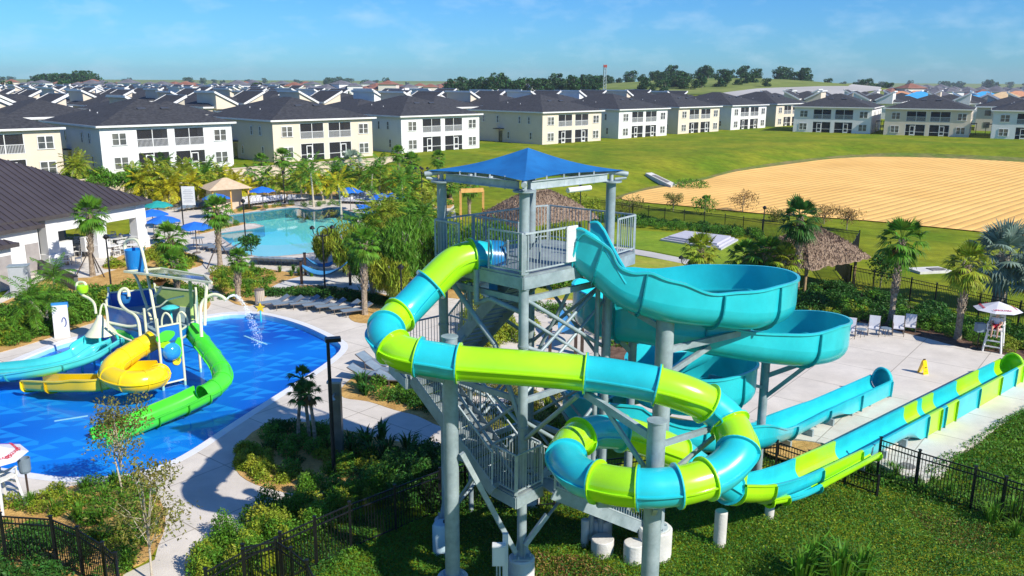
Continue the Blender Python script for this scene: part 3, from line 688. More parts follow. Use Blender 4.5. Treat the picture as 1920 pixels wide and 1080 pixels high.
# ============================================================ CLUBHOUSE
metal_roof = M('standing_seam_metal', (.075, .062, .066), (.095, .080, .084), scale=.4, rough=.42, metal=.25)
wh = M('clubhouse_white', (.78, .78, .77), (.72, .72, .71), scale=.5, rough=.8)
def seam_roof(m, c, ridge0, ridge1, seams, over=0):
    """c: four eave corners (ccw from above); ridge0 over edge 0-1 side ..."""
    m.add(c+[ridge0, ridge1], [(0, 1, 5, 4), (1, 2, 5), (2, 3, 4, 5), (3, 0, 4)])
    def plane(a, b, d, e):   # eave a->b, ridge e->d ; seams perpendicular to the eave
        a, b, d, e = V(a), V(b), V(d), V(e); n = int((b-a).length/.55); ed = (b-a).normalized()
        for i in range(1, n):
            p = a+(b-a)*(i/n); s_ = (p-a).length; L_ = (b-a).length
            ra = (e-a).dot(ed); rb = L_-(d-a).dot(ed)
            k = 1.0
            if ra > 1e-6 and s_ < ra: k = s_/ra
            if rb > 1e-6 and L_-s_ < rb: k = min(k, (L_-s_)/rb)
            up = (e-a)-ed*((e-a).dot(ed)); seams.beam(p+V((0, 0, .03)), p+up*k+V((0, 0, .03)), .04, .07)
    plane(c[0], c[1], ridge1, ridge0); plane(c[2], c[3], ridge0, ridge1); plane(c[1], c[2], ridge1, ridge1); plane(c[3], c[0], ridge0, ridge0)
def clubhouse():
    p1 = G(279, 463); p0 = G(98, 503); u = (p0-p1); u.z = 0; Lw = u.length; u.normalize()
    # local frame: x along the front wall from right corner towards the camera, y away to the left
    rz = atan2(u.y, u.x); h = empty('clubhouse', (p1.x, p1.y, 0), 'white open pavilion clubhouse with dark metal hip roof', 'building', None, rz)
    H_ = 3.9; DD = -16.0      # depth to local -y (left of view)
    m = MB(); posts = [.5, Lw*.49, Lw-.35]
    for x in posts:
        m.box((x, -.4, H_/2), (.95 if x > 1 else 1.0, .8, H_))
        m.box((x, -.4, .5), (1.15, 1.0, 1.0))
    m.box((Lw/2, -.4, H_-.65), (Lw-.1, .72, 1.3)); m.box((.4, DD/2, H_-.65), (.78, -DD-.2, 1.3))
    for y in (-5.2, -10.4, -15.6): m.box((.45, y, H_/2), (.8, .8, H_))
    m.box((Lw*.5, DD+.3, H_/2), (Lw, .3, H_))
    m.build('wall', wh, h)
    m = MB(); m.box((Lw*.82, -2.2, 1.5), (Lw*.3, .15, 2.9)); m.box((Lw*.45, DD*.6, 1.6), (Lw*.9, .2, 3.1)); m.build('back_wall', M('bar_grey', (.10, .12, .14), (.2, .22, .23), scale=.8, rough=.6), h)
    m = MB()
    for x in (Lw*.5, Lw*.82): m.box((x, -1.0, 1.05), (Lw*.2, .5, 1.1))
    m.build('bar_counter', wh, h)
    ov = .4; c = [(Lw+ov+8, ov, H_), (-ov, ov, H_), (-ov, DD-ov, H_), (Lw+ov+8, DD-ov, H_)]
    # order ccw seen from above
    c = [c[1], c[0], c[3], c[2]][::-1]
    m = MB(); sm = MB(); hy = (DD)/2; Lr = Lw+8
    c = [(Lr+ov, ov, H_), (-ov, ov, H_), (-ov, DD-ov, H_), (Lr+ov, DD-ov, H_)]
    seam_roof(m, c, (Lr-7.5, hy, H_+4.0), (7.5, hy, H_+4.0), sm)
    m.add([(x, y, z-.02) for x, y, z in c], [(0, 1, 2, 3)])
    rf = m.build('roof', metal_roof, h); sm.build('seam', metal_roof, rf)
    m = MB()
    for a, b in ((0, 1), (1, 2), (2, 3), (3, 0)): m.beam((c[a][0], c[a][1], H_-.12), (c[b][0], c[b][1], H_-.12), .14, .28)
    m.build('gutter', M('gutter_brown', (.06, .05, .05), (.08, .07, .07), rough=.5), rf)
    # near wings
    def wing(px, py, w_, d_, hh, rise, label):
        q = G(px, py); g = empty('clubhouse_wing', (q.x, q.y, 0), label, 'building', None, rz)
        m = MB(); m.box((w_/2, -d_/2, hh/2), (w_, d_, hh)); m.build('wall', wh, g)
        m = MB(); m.box((.6, .03, 1.15), (1.0, .08, 2.2)); dr = m.build('door', M('door_grey', (.33, .30, .29), (.4, .37, .35), rough=.6), g)
        m = MB(); s2 = MB(); cc = [(w_+.35, .35, hh), (-.35, .35, hh), (-.35, -d_-.35, hh), (w_+.35, -d_-.35, hh)]
        seam_roof(m, cc, (max(w_/2, w_-d_/2), -d_/2, hh+rise), (min(w_/2, d_/2), -d_/2, hh+rise), s2); m.add([(x, y, z-.02) for x, y, z in cc], [(0, 1, 2, 3)])
        r2 = m.build('roof', metal_roof, g); s2.build('seam', metal_roof, r2)
        m = MB()
        for a, b in ((0, 1), (1, 2), (2, 3), (3, 0)): m.beam((cc[a][0], cc[a][1], hh-.1), (cc[b][0], cc[b][1], hh-.1), .12, .26)
        m.build('gutter', MATS['gutter_brown'], r2)
    wing(80, 512, 8, 7, 3.5, 1.8, 'white rendered wing with low metal roof in front of the pavilion')
    wing(30, 540, 10, 7, 3.0, 1.6, 'lowest white rendered wing at the left edge, nearest the camera')
clubhouse()
# ============================================================ WATER SLIDE TOWER
galv = M('galvanised_steel', (.25, .32, .345), (.37, .44, .465), scale=1.6, rough=.5, metal=.12, detail=8, mott=.14, mscale=7)
galv_l = M('galvanised_light', (.34, .41, .43), (.47, .53, .55), scale=3, rough=.5, metal=.1, mott=.12, mscale=9)
steelP = M('steel_plate_deck', (.24, .29, .31), (.36, .41, .43), scale=2.5, rough=.55, metal=.4)
conc2 = M('pier_concrete', (.60, .58, .54), (.72, .70, .66), scale=2, rough=.9, bump=.3)
turq = M('fibreglass_turquoise', (.016, .51, .58), (.026, .57, .64), scale=.6, mott=.09, mscale=1.7, rough=.28, coat=.35, spec=.5)
lime = M('fibreglass_lime', (.36, .78, .010), (.43, .84, .014), scale=.6, mott=.08, mscale=1.7, rough=.22, coat=.5)
yel = M('fibreglass_yellow', (.90, .62, .008), (.94, .68, .012), scale=.8, rough=.25, coat=.4)
grn = M('fibreglass_green', (.06, .62, .03), (.09, .70, .05), scale=.8, rough=.25, coat=.4)
aqua = M('fibreglass_aqua', (.06, .62, .64), (.10, .70, .70), scale=.8, rough=.25, coat=.4)
bluef = M('shade_fabric_blue', (.004, .115, .34), (.006, .15, .42), scale=2, rough=.75, bump=.1)
pB = G(978, 1044, .5); B = V((pB.x, pB.y, 0)); A = Y(828, 342, 23.6); A.z = 0; Dc = Y(1146, 343, 23.8); Dc.z = 0; C_ = V((A.x+Dc.x-B.x+.1, 26.0, 0))
PLZ = 8.66; TOPZ = 10.8
tower = empty('slide_tower', (B.x, B.y, 0), 'galvanised steel water slide tower with stairs and a blue canopy on top', 'slide tower')
def gz(x, y): return terr(x, y)
def tb(m, name, mat, par=tower, sm='auto'): return m.build(name, mat, par, world=True, smooth_=sm)
def flange(m, p, r): m.cyl((p.x, p.y, p.z-.03), (p.x, p.y, p.z+.03), r, n=16)
for p in (A, B, Dc, C_):
    m = MB(); r = .135; z0 = gz(p.x, p.y)
    m.cyl((p.x, p.y, z0+.3), (p.x, p.y, TOPZ), r, n=18)
    for z in (4.4, 6.7, PLZ-.4): flange(m, V((p.x, p.y, z)), r+.02)
    m.lathe((p.x, p.y, TOPZ-.02), [(.02, .04), (.30, .04), (.30, 0), (r, 0)], 18)
    c = tb(m, 'column', galv)
    m = MB(); m.lathe((p.x, p.y, z0-.3), [(.37, 0), (.37, 1.02), (.33, 1.06), (0, 1.06)], 24); m2 = m.build('pier', conc2, c, world=True, smooth_=True)
    m = MB()
    m.box((p.x, p.y, z0+.79), (.5, .5, .04))
    for k in range(4):
        a = k*pi/2+.4; m.add([(p.x+cos(a)*.12, p.y+sin(a)*.12, z0+1.4), (p.x+cos(a)*.24, p.y+sin(a)*.24, z0+.81), (p.x+cos(a)*.12, p.y+sin(a)*.12, z0+.81)], [(0, 1, 2)]); m.cyl((p.x+cos(a+.8)*.26, p.y+sin(a+.8)*.26, z0+.8), (p.x+cos(a+.8)*.26, p.y+sin(a+.8)*.26, z0+.9), .025, n=6)
    m.build('base_plate', galv_l, c, world=True)
# canopy frame
m = MB(); K4 = [A, B, Dc, C_]
for i in range(4):
    p, q = K4[i], K4[(i+1) % 4]; t = (q-p).normalized()*.2
    a = p+t+V((0, 0, 10.93)); b = q-t+V((0, 0, 10.93)); m.beam(a, b, .045, .18); m.beam(a+V((0, 0, .10)), b+V((0, 0, .10)), .13, .02); m.beam(a-V((0, 0, .10)), b-V((0, 0, .10)), .13, .02)
    for k in (.2, .42, .62, .82):
        s_ = a.lerp(b, k); m.box((s_.x, s_.y, s_.z+.03), (.04, .04, .34))
for i, (a, b) in enumerate(((.35, .25), (.6, .5))): m.beam((A+(Dc-A)*.0+(B-A)*a)+V((0, 0, 11.0)), (C_+(Dc-C_)*a)+V((0, 0, 11.0)), .09, .16)
tb(m, 'canopy_frame', galv_l, sm=False)
for p in K4:
    cen = (A+B+Dc+C_)/4; o = (p-cen).normalized(); m = MB()
    m.cyl((p.x, p.y, TOPZ), (p.x, p.y, 11.02), .06, n=10)
    m.cyl(p-o*.45+V((0, 0, 11.12)), p+o*.46+V((0, 0, 11.00)), .07, n=12); m.cyl(p+o*.1+V((0, 0, TOPZ+.06)), p+o*.42+V((0, 0, TOPZ+.1)), .04, n=8)
    tb(m, 'canopy_bracket', galv_l)
m = MB(); a = B.lerp(Dc, .42)+V((.12, -.14, 10.72)); b = B.lerp(Dc, .68)+V((.12, -.14, 10.72)); m.cyl(a, b, .07, n=12); tb(m, 'light_tube', M('lamp_tube_white', (.85, .82, .74), (.8, .78, .7), rough=.4))
def canopy():
    cen = (A+B+Dc+C_)/4; pk = V((cen.x, cen.y, 11.72)); cs = [p+(p-cen).normalized()*.40+V((0, 0, 11.10)) for p in K4]
    m = MB(); ns, nt_ = 16, 12
    for i in range(4):
        p, q = cs[i], cs[(i+1) % 4]; vs = []; mid = (p+q)/2
        for a in range(ns+1):
            s_ = a/ns; e = p.lerp(q, s_); bow = 4*s_*(1-s_); e = e+(V((cen.x, cen.y, e.z))-e).normalized()*(.42*bow)+V((0, 0, .02*bow))
            for b in range(nt_+1):
                t = b/nt_; g = pk.lerp(e, t); g.z -= .10*sin(pi*t)*(1-.15*bow); vs.append(g)
        fs = [(a*(nt_+1)+b, a*(nt_+1)+b+1, (a+1)*(nt_+1)+b+1, (a+1)*(nt_+1)+b) for a in range(ns) for b in range(nt_)]
        m.add(vs, fs)
    tb(m, 'canopy', bluef)
    m = MB()
    for p in cs: m.cyl(p-V((0, 0, .06)), pk+(p-pk)*.04-V((0, 0, .34)), .03, n=8)
    tb(m, 'canopy_hip_pole', galv)
canopy()
# railing helper: posts, rails and bars of one side are one panel
def rail_run(m, a, b, h=1.07, sp=.115, post=True, rail=.045):
    a = V(a); b = V(b); up = V((0, 0, h)); dd_ = (b-a).normalized()*.035; a = a+dd_; b = b-dd_; L_ = (b-a).length; n = max(1, int(L_/1.5))
    m.beam(a+up, b+up, rail); m.beam(a+V((0, 0, .1)), b+V((0, 0, .1)), .035)
    if post:
        for i in range(n+1):
            p = a.lerp(b, i/n); m.beam(p, p+up, .05)
    k = sp
    while k < L_:
        p = a.lerp(b, k/L_); m.beam(p+V((0, 0, .1)), p+up, .018); k += sp
def deckplate(name, P, z, edge=.32, par=tower, zt=.06):
    m = MB(); m.slab([(p[0], p[1]) for p in P], z-zt, z); n = len(P)
    o = tb(m, name, steelP, par, sm=False); m = MB()
    for i in range(n):
        p, q = V((P[i][0], P[i][1], z-zt-edge/2-.003)), V((P[(i+1) % n][0], P[(i+1) % n][1], z-zt-edge/2-.003)); m.beam(p, q, .06, edge)
    m.build('edge_beam', galv, o, world=True); return o
E1 = Dc+V((.85, .85, 0)); E2 = C_+V((.55, .55, 0)); e = .18
cen = (A+B+Dc+C_)/4; oP = [p+(p-cen).normalized()*.22 for p in K4]
deckplate('platform', [oP[0], oP[1], oP[2], E1, E2, oP[3]], PLZ)
Z = V((0, 0, PLZ))
for a, b in ((oP[0], oP[0].lerp(oP[1], .30)), (oP[0].lerp(oP[1], .62), oP[1]), (oP[1], oP[1].lerp(oP[2], .52)), (oP[2], E1), (E1, E2), (E2, oP[3]), (oP[3], oP[0]), (oP[0].lerp(oP[1], .6)+V((.9, .9, 0)), oP[0].lerp(oP[1], .05)+V((.9, .9, 0)))):
    m = MB(); rail_run(m, V((a.x, a.y, PLZ)), V((b.x, b.y, PLZ))); tb(m, 'railing', galv_l, sm=False)
# white safety panel hung on the front railing
p = oP[1].lerp(oP[2], .42); q = oP[1].lerp(oP[2], .52); m = MB(); off = V((.05, -.06, 0))
for k in range(6):
    s_ = p.lerp(q, k/5); m.box((s_.x+off.x, s_.y+off.y, PLZ+.62), (.05, .05, .95))
for z in (.2, .62, 1.05): m.beam(p+off+V((0, 0, PLZ+z)), q+off+V((0, 0, PLZ+z)), .05, .12)
tb(m, 'gate', trimw, sm=False)
# stairs
def stair(p0, p1, w_, name='stair_flight'):
    p0 = V(p0); p1 = V(p1); hz = V((p1.x-p0.x, p1.y-p0.y, 0)); d = hz.normalized(); sd = V((-d.y, d.x, 0)); n = max(3, int((p1.z-p0.z)/.19))
    m = MB()
    for i in range(n):
        p = p0.lerp(p1, (i+.5)/n); m.box((p.x, p.y, p.z+.02), (hz.length/n*1.05, w_, .035), rz=atan2(d.y, d.x)); m.box((p.x-d.x*hz.length/n*.5, p.y-d.y*hz.length/n*.5, p.z-.05), (.015, w_-.01, .15), rz=atan2(d.y, d.x))
    f = tb(m, name, steelP, sm=False); m = MB()
    for k in (-1, 1): m.beam(p0+sd*k*(w_/2+.02)+V((0, 0, -.08)), p1+sd*k*(w_/2+.02)+V((0, 0, -.08)), .05, .34)
    m.build('stringer', galv, f, world=True)
    for k in (-1, 1):
        m = MB(); rail_run(m, p0+sd*k*(w_/2+.02)+V((0, 0, .05)), p1+sd*k*(w_/2+.02)+V((0, 0, .05)), 1.0); m.build('handrail', galv_l, f, world=True)
    return f
L1 = 5.15; L2 = 2.7
stair((-.1, 21.75, L2), (-2.5, 23.9, L1), 1.15)
stair((-1.75, 25.55, L1), (.35, 22.9, PLZ-.35), 1.1)
q0 = G(1016, 905, L2); q1 = G(1198, 975, .5)
stair((q1.x, q1.y, .45), (q0.x, q0.y, L2), 1.1)
l1p = [V((-3.5, 23.4, 0)), V((-2.1, 23.3, 0)), V((-1.1, 25.4, 0)), V((-1.6, 26.3, 0)), V((-2.9, 26.3, 0))]
l1p = [V((-3.05, 23.45, 0)), V((-2.2, 24.2, 0)), V((-1.2, 25.5, 0)), V((-2.1, 26.4, 0)), V((-3.75, 24.9, 0))]
deckplate('landing', l1p, L1)
m = MB()
for a, b in ((l1p[2], l1p[3]), (l1p[3], l1p[4]), (l1p[4], l1p[0])): rail_run(m, V((a.x, a.y, L1)), V((b.x, b.y, L1)))
tb(m, 'railing', galv_l, sm=False)
c2 = [G(922, 905, L2), G(968, 930, L2), G(1018, 905, L2), G(975, 880, L2)]
deckplate('landing', c2, L2)
m = MB()
for a, b in ((c2[0], c2[1]), (c2[1], c2[2]), (c2[3], c2[2].lerp(c2[3], .1)), (c2[0], c2[3])): rail_run(m, a, b, 1.15)
tb(m, 'railing', galv_l, sm=False)
# landing posts
for x, y, z in ((-2.1, 26.3, L1), (-1.3, 25.4, L1)):
    m = MB(); m.cyl((x, y, gz(x, y)-.1), (x, y, z-.3), .08, n=12); tb(m, 'post', galv)
# braces
def brace(a, b, r=.05, box=False):
    m = MB()
    if box: m.beam(a, b, r*2, r*2.4)
    else: m.cyl(a, b, r, n=10)
    tb(m, 'brace', galv if not box else galv_l)
Bz = lambda z: V((B.x, B.y, z)); Az = lambda z: V((A.x, A.y, z)); Dz = lambda z: V((Dc.x, Dc.y, z)); Cz = lambda z: V((C_.x, C_.y, z))
brace(Y(851, 536, 23.0), Y(928, 646, 22.0), .075); brace(Y(928, 646, 22.0), Bz(4.4), .075)
brace(Y(893, 568, 22.6), Y(920, 560, 22.2), .07); brace(Y(920, 560, 22.2), Bz(7.6), .075)
brace(Bz(8.0), Y(1140, 655, 23.75), .055); brace(Dz(8.1), Bz(6.0), .055); brace(Bz(6.7), Dz(5.2), .055)
brace(Az(6.2), Bz(4.4), .05); brace(Cz(8.1), Az(5.6), .055); brace(Az(8.1), Cz(5.6), .055); brace(Cz(8.0), Dz(5.4), .055); brace(Dz(8.0), Cz(5.4), .055)
brace(Az(5.2), Bz(2.6), .05); brace(Bz(5.2), Az(2.6), .05); brace(Bz(4.6), Dz(2.2), .055); brace(Dz(4.6), Bz(2.2), .055); brace(Cz(4.6), Dz(2.2), .055); brace(Cz(5.0), Az(2.4), .055)
brace(Y(866, 850, 20.6), Y(966, 1035, 21.35), .055, True); brace(Y(1026, 965, 21.6), Y(984, 1022, 21.4), .055, True)
brace(Y(1083, 742, 19.9), Bz(4.0), .06); brace(Az(.6), Az(3)+V((1.2, -1.2, 0)), .05)
brace(Y(1066, 548, 23), Y(1005, 665, 23.5), .05)
for z_ in (2.75, 5.15, 7.95):
    for a_, b_ in ((A, B), (B, Dc), (Dc, C_), (C_, A)):
        m = MB(); m.beam(V((a_.x, a_.y, z_)), V((b_.x, b_.y, z_)), .10, .16); tb(m, 'cross_beam', galv, sm=False)
for a_, b_, z0_ in ((A, C_, 2.9), (C_, Dc, 2.9), (B, Dc, 5.3), (A, C_, .6), (C_, Dc, .6), (B, Dc, .7)):
    brace(V((a_.x, a_.y, z0_)), V((b_.x, b_.y, z0_+2.2)), .045); brace(V((b_.x, b_.y, z0_)), V((a_.x, a_.y, z0_+2.2)), .045)
m = MB(); m.cyl(Y(1122, 520, 23.4), V((Y(1122, 520, 23.4).x, 23.4, 0)), .07, n=12); m.cyl(Y(893, 505, 22.4), V((Y(893, 505, 22.4).x, 22.4, 7.7)), .08, n=12); m.cyl(Y(881, 530, 22.9), V((Y(881, 530, 22.9).x, 22.9, 7.0)), .07, n=12); tb(m, 'water_supply_pipe', galv)
# ============================================================ SLIDES
def frames(P):
    n = len(P); T_ = []
    for i in range(n): T_.append((P[min(i+1, n-1)]-P[max(i-1, 0)]).normalized())
    Sd = [t.cross(V((0, 0, 1))).normalized() for t in T_]; Up = [s_.cross(t) for s_, t in zip(Sd, T_)]
    return T_, Sd, Up
def flume(root, path, kind, r, mats, colors, brk, wall=None, nseg=8, flr=.075, endcap=False, secname='slide_section', lanes=0, taper=None, skirt=None):
    r_in = r
    """path: [(px,py,zc)...]; brk: waypoint indices where a new section starts"""
    ctrl = [tuple(D(*p)) if len(p) == 3 else p[3] for p in path]
    smp = [V(q) for q in cr_pts(ctrl, nseg)]
    n = len(smp); T_, Sd, Up = frames(smp)
    # signed curvature in plan -> the outer wall rises
    cu = []
    for i in range(n):
        a = smp[max(i-4, 0)]; b = smp[i]; c = smp[min(i+4, n-1)]
        u1 = V((b.x-a.x, b.y-a.y)); u2 = V((c.x-b.x, c.y-b.y)); L_ = (u1.length+u2.length)/2
        k = 0 if min(u1.length, u2.length) < 1e-6 else (u1.x*u2.y-u1.y*u2.x)/(u1.length*u2.length)/max(L_, .01)
        cu.append(k)
    cu = [sum(cu[max(0, i-5):i+6])/len(cu[max(0, i-5):i+6]) for i in range(n)]
    bk = sorted(set([0]+[min(n-1, int(b*nseg)) for b in brk]+[n-1]))
    for s_ in range(len(bk)-1):
        i0, i1 = bk[s_], bk[s_+1]; mat = mats[colors[s_ % len(colors)]]
        m = MB(); prof_n = 28; vs = []; fs = []
        if kind == 'tube':
            for i in range(i0, i1+1):
                for k in range(prof_n):
                    a = 2*pi*k/prof_n; vs.append(smp[i]+Sd[i]*cos(a)*r+Up[i]*sin(a)*r)
            for i in range(i1-i0):
                for k in range(prof_n): fs.append((i*prof_n+k, i*prof_n+(k+1) % prof_n, (i+1)*prof_n+(k+1) % prof_n, (i+1)*prof_n+k))
            m.add(vs, fs)
            sec = m.build(secname, mat, root, world=True, smooth_='all')
            m = MB()
            for idx, sg in ((i0, 1), (i1, -1)):      # end flanges
                ring = []; d = T_[idx]*(.03*sg)
                for off, rr in ((0, r-.01), (0, r+flr), (1, r+flr), (1, r-.01)):
                    ring.append([smp[idx]+d*off*1.0+d*.03+Sd[idx]*cos(2*pi*k/prof_n)*rr+Up[idx]*sin(2*pi*k/prof_n)*rr for k in range(prof_n)])
                vv = [x for q in ring for x in q]; ff = []
                for j in range(3):
                    for k in range(prof_n): ff.append((j*prof_n+k, j*prof_n+(k+1) % prof_n, (j+1)*prof_n+(k+1) % prof_n, (j+1)*prof_n+k))
                m.add(vv, ff)
            for sgn in (-1, 1):                       # horizontal seam flange
                vv = []
                for i in range(i0, i1+1):
                    for a, b in ((r-.01, .018), (r+.055, .018), (r+.055, -.018), (r-.01, -.018)): vv.append(smp[i]+Sd[i]*sgn*a+Up[i]*b)
                ff = []
                for i in range(i1-i0):
                    for k in range(4): ff.append((i*4+k, i*4+(k+1) % 4, (i+1)*4+(k+1) % 4, (i+1)*4+k))
                m.add(vv, ff)
            for idx in (i0, i1):                      # bolt heads
                for k in range(14):
                    a = 2*pi*k/14+.2; q = smp[idx]+Sd[idx]*cos(a)*(r+.045)+Up[idx]*sin(a)*(r+.045); 
            m.build('flange', mat, sec, world=True)
        else:
            def prof(i):
                r = r_in if not taper else r_in*(1-(1-taper[2])*smooth(taper[0]*nseg, taper[1]*nseg, i))
                wl, wr = (wall[0], wall[1]) if wall else (.25, .25)
                kk = max(-1, min(1, cu[i]/.28)); ext = wall[2] if wall else .45
                # positive curvature = turning left: right side is outside
                hr = wr+max(0, kk)*ext; hl = wl+max(0, -kk)*ext
                pts = []
                pts.append((-r-.09, hl-.03)); pts.append((-r-.09, hl+.03)); pts.append((-r, hl+.03))
                pts.append((-r, hl*.5)); 
                nn = 12
                for k in range(nn+1):
                    a = pi+pi*k/nn; pts.append((r*cos(a), r*sin(a)*wall[3] if wall and len(wall) > 3 else r*sin(a)))
                pts.append((r, hr*.5)); pts.append((r, hr+.03)); pts.append((r+.09, hr+.03)); pts.append((r+.09, hr-.03))
                # outer skin
                pts.append((r+.04, hr-.03)); pts.append((r+.04, 0))
                for k in range(nn, -1, -1):
                    a = pi+pi*k/nn; pts.append(((r+.04)*cos(a), (r+.04)*sin(a)*(wall[3] if wall and len(wall) > 3 else 1)-.0))
                pts.append((-r-.04, hl-.03))
                if skirt and i >= skirt[0]*nseg:
                    q_ = len(pts); a0 = q_-(nn+1)-2-1   # vertical outer walls down to the plinth
                    kk2 = smooth(skirt[0]*nseg, (skirt[0]+.8)*nseg, i); dd2 = skirt[1]
                    pts[a0+1] = (r+.04, -dd2*.5*kk2)
                    for j_ in range(nn+1):
                        ox, oz = pts[a0+2+j_]; tx = (r+.04)*(1-2*j_/nn); pts[a0+2+j_] = (ox+(tx-ox)*kk2, oz+(-dd2-oz)*kk2)
                return pts
            for i in range(i0, i1+1):
                H = Sd[i]; 
                pr = prof(i); npf = len(pr)
                Zv = V((0, 0, 1))*.6+Up[i]*.4
                for a, b in pr: vs.append(smp[i]+H*a+Zv*b)
            for i in range(i1-i0):
                for k in range(npf): fs.append((i*npf+k, i*npf+(k+1) % npf, (i+1)*npf+(k+1) % npf, (i+1)*npf+k))
            m.add(vs, fs); sec = m.build(secname, mat, root, world=True, smooth_=True)
            m = MB()                                   # joint rib round the outside
            i = i0; pr = prof(i); nn2 = 13
            for idx in (i0, i1):
                vv = []; Zv = V((0, 0, 1))*.6+Up[idx]*.4; pr = prof(idx); outer = pr[-(nn2+3):]
                for sg in (-.02, .02):
                    for a, b in outer:
                        f_ = 1+.09/max(.1, sqrt(a*a+b*b)); vv.append(smp[idx]+T_[idx]*sg+Sd[idx]*a*f_+Zv*(b*f_ if b < 0 else b)); vv.append(smp[idx]+T_[idx]*sg+Sd[idx]*a+Zv*b)
                no = len(outer); ff = []
                for k in range(no-1):
                    for o_ in (0, 2*no): ff.append((o_+2*k, o_+2*k+1, o_+2*k+3, o_+2*k+2))
                    ff.append((2*k, 2*k+2, 2*no+2*k+2, 2*no+2*k))
                m.add(vv, ff)
            m.build('flange', mat, sec, world=True)
    return smp, T_, Sd, Up
def hood(root, p, t, r, mat, length=.6, rise=.45):
    """rounded stop at the end of a run-out: arch closed at the back"""
    m = MB(); sd = t.cross(V((0, 0, 1))).normalized(); n = 28; vs = []; rows_ = 6
    for j in range(rows_+1):
        u = j/rows_; q = p+t*(length*sin(u*pi/2)); rr = r*cos(u*pi/2*.98); zz = rise*sin(u*pi/2)
        for k in range(n+1):
            a = 2*pi*k/n; hgt = (rise+r*.75); vs.append(q+sd*cos(a)*(r*(1-.35*u*u))+V((0, 0, (sin(a)*hgt*(1-.55*u*u) if a <= pi else sin(a)*r*.93*(1-.3*u*u))-.05*(a <= pi))))
    fs = [(j*(n+1)+k, j*(n+1)+k+1, (j+1)*(n+1)+k+1, (j+1)*(n+1)+k) for j in range(rows_) for k in range(n)]
    m.add(vs, fs); last = rows_*(n+1); m.add([vs[last+k] for k in range(n+1)], [tuple(range(n+1))])
    # front lip
    m.tube([p+sd*cos(pi*k/14)*r*1.02+V((0, 0, sin(pi*k/14)*(rise+r*.75)-.05)) for k in range(15)], .05, 6)
    m.build('end_hood', mat, root, world=True, smooth_=True)
CL = {'t': turq, 'l': lime}
ts = empty('tube_slide', (D(1232, 723, 20.2).x, D(1232, 723, 20.2).y, 0), 'enclosed tube slide in alternating lime green and turquoise rings, winding down from the tower', 'water slide')
tp = [(912, 484, 23.35), (885, 481, 23.2), (850, 494, 23.0), (808, 533, 22.8), (762, 580, 22.5), (735, 603, 22.1), (721, 628, 21.5), (744, 656, 21.1), (780, 668, 20.95), (822, 675, 20.9), (860, 681, 20.85), (980, 690, 20.7), (1098, 700, 20.6), (1170, 710, 20.4), (1232, 722, 20.2), (1290, 740, 20.2), (1335, 763, 20.35), (1368, 795, 20.3), (1384, 845, 19.6), (1350, 885, 19.2), (1296, 906, 18.9), (1245, 914, 18.8), (1196, 915, 18.8), (1140, 908, 19.1), (1088, 892, 19.6), (1062, 862, 20.4), (1072, 830, 21.3), (1110, 811, 22.0), (1165, 812, 22.4), (1215, 826, 22.7), (1270, 850, 23.1), (1320, 885, 23.9), (1368, 915, 24.8)]
cols = ['t', 'l', 't', 'l', 't', 'l', 't', 'l', 't', 'l', 't', 'l', 't', 'l', 't', 'l', 't', 'l', 't', 'l', 't']
flume(ts, tp, 'tube', .44, CL, cols, [1, 3, 4.4, 5.5, 6.8, 8.2, 10, 12, 14, 15.8, 17.0, 18.0, 19.6, 20.5, 22, 23.4, 25.2, 26.6, 28, 30], nseg=8)
# mouth hood on the platform
m = MB(); p = D(914, 484, 23.4); t = (D(880, 481, 23.2)-p).normalized(); sd = t.cross(V((0, 0, 1))).normalized()
m.tube([p+t*.05, p-t*.35], [.5, .52], 24, False); m.box(tuple(p+V((0, 0, -.75))), (.25, .95, .6), rz=atan2(t.y, t.x)); m.build('entry_hood', M('fibreglass_blue', (.008, .17, .42), (.012, .2, .48), rough=.3, coat=.4), ts, world=True, smooth_=True)
# run-out of the tube slide
op = [(1368, 915, 24.8), (1425, 914, 26.0), (1480, 900, 27.3), (1540, 872, 28.8), (1600, 842, 30.5), (1660, 812, 32.2), (1700, 792, 33.4), (1722, 781, 34.2), (1740, 772, 34.8), (1768, 757, 35.8), (1824, 729, 38.0), (1864, 708, 39.9), (1890, 695, 41.2)]
WP = []
for px, py, zc in op:
    q = D(px, py, zc); WP.append(q)
# flatten the run-out to sit on its plinth
end = G(1897, 688, .62); st = G(1605, 842, .72)
pth = [tuple(op[0]), tuple(op[1]), (1485, 897, 27.4), (1545, 870, 28.9)]
pts = [D(*p) for p in pth]+[st.lerp(end, k) for k in (0, .2, .32, .40, .46, .56, .76, .90, 1.0)]
def flume_w(root, pts, *a, **k):
    return flume(root, [(0, 0, 0, tuple(p)) for p in pts], *a, **k)
smp, T_, Sd, Up = flume_w(ts, pts, 'open', .46, CL, ['l', 't', 'l', 't', 'l', 't', 'l', 't', 'l', 't', 'l'], [1, 2.6, 3.8, 6, 7, 7.6, 8.6, 9.6, 10.4, 11.4], wall=(.26, .26, .1, .85), skirt=(5, .64))
hood(ts, smp[-1], T_[-1], .47, lime, .55, .35)
gp = [D(1440, 938, 26.2), D(1500, 925, 27.0), D(1560, 895, 28.2), D(1640, 852, 30.2)]
flume_w(ts, gp, 'open', .16, CL, ['l', 't', 'l'], [.6, 1.5], wall=(.12, .12, .0, .8), secname='overflow_gutter')
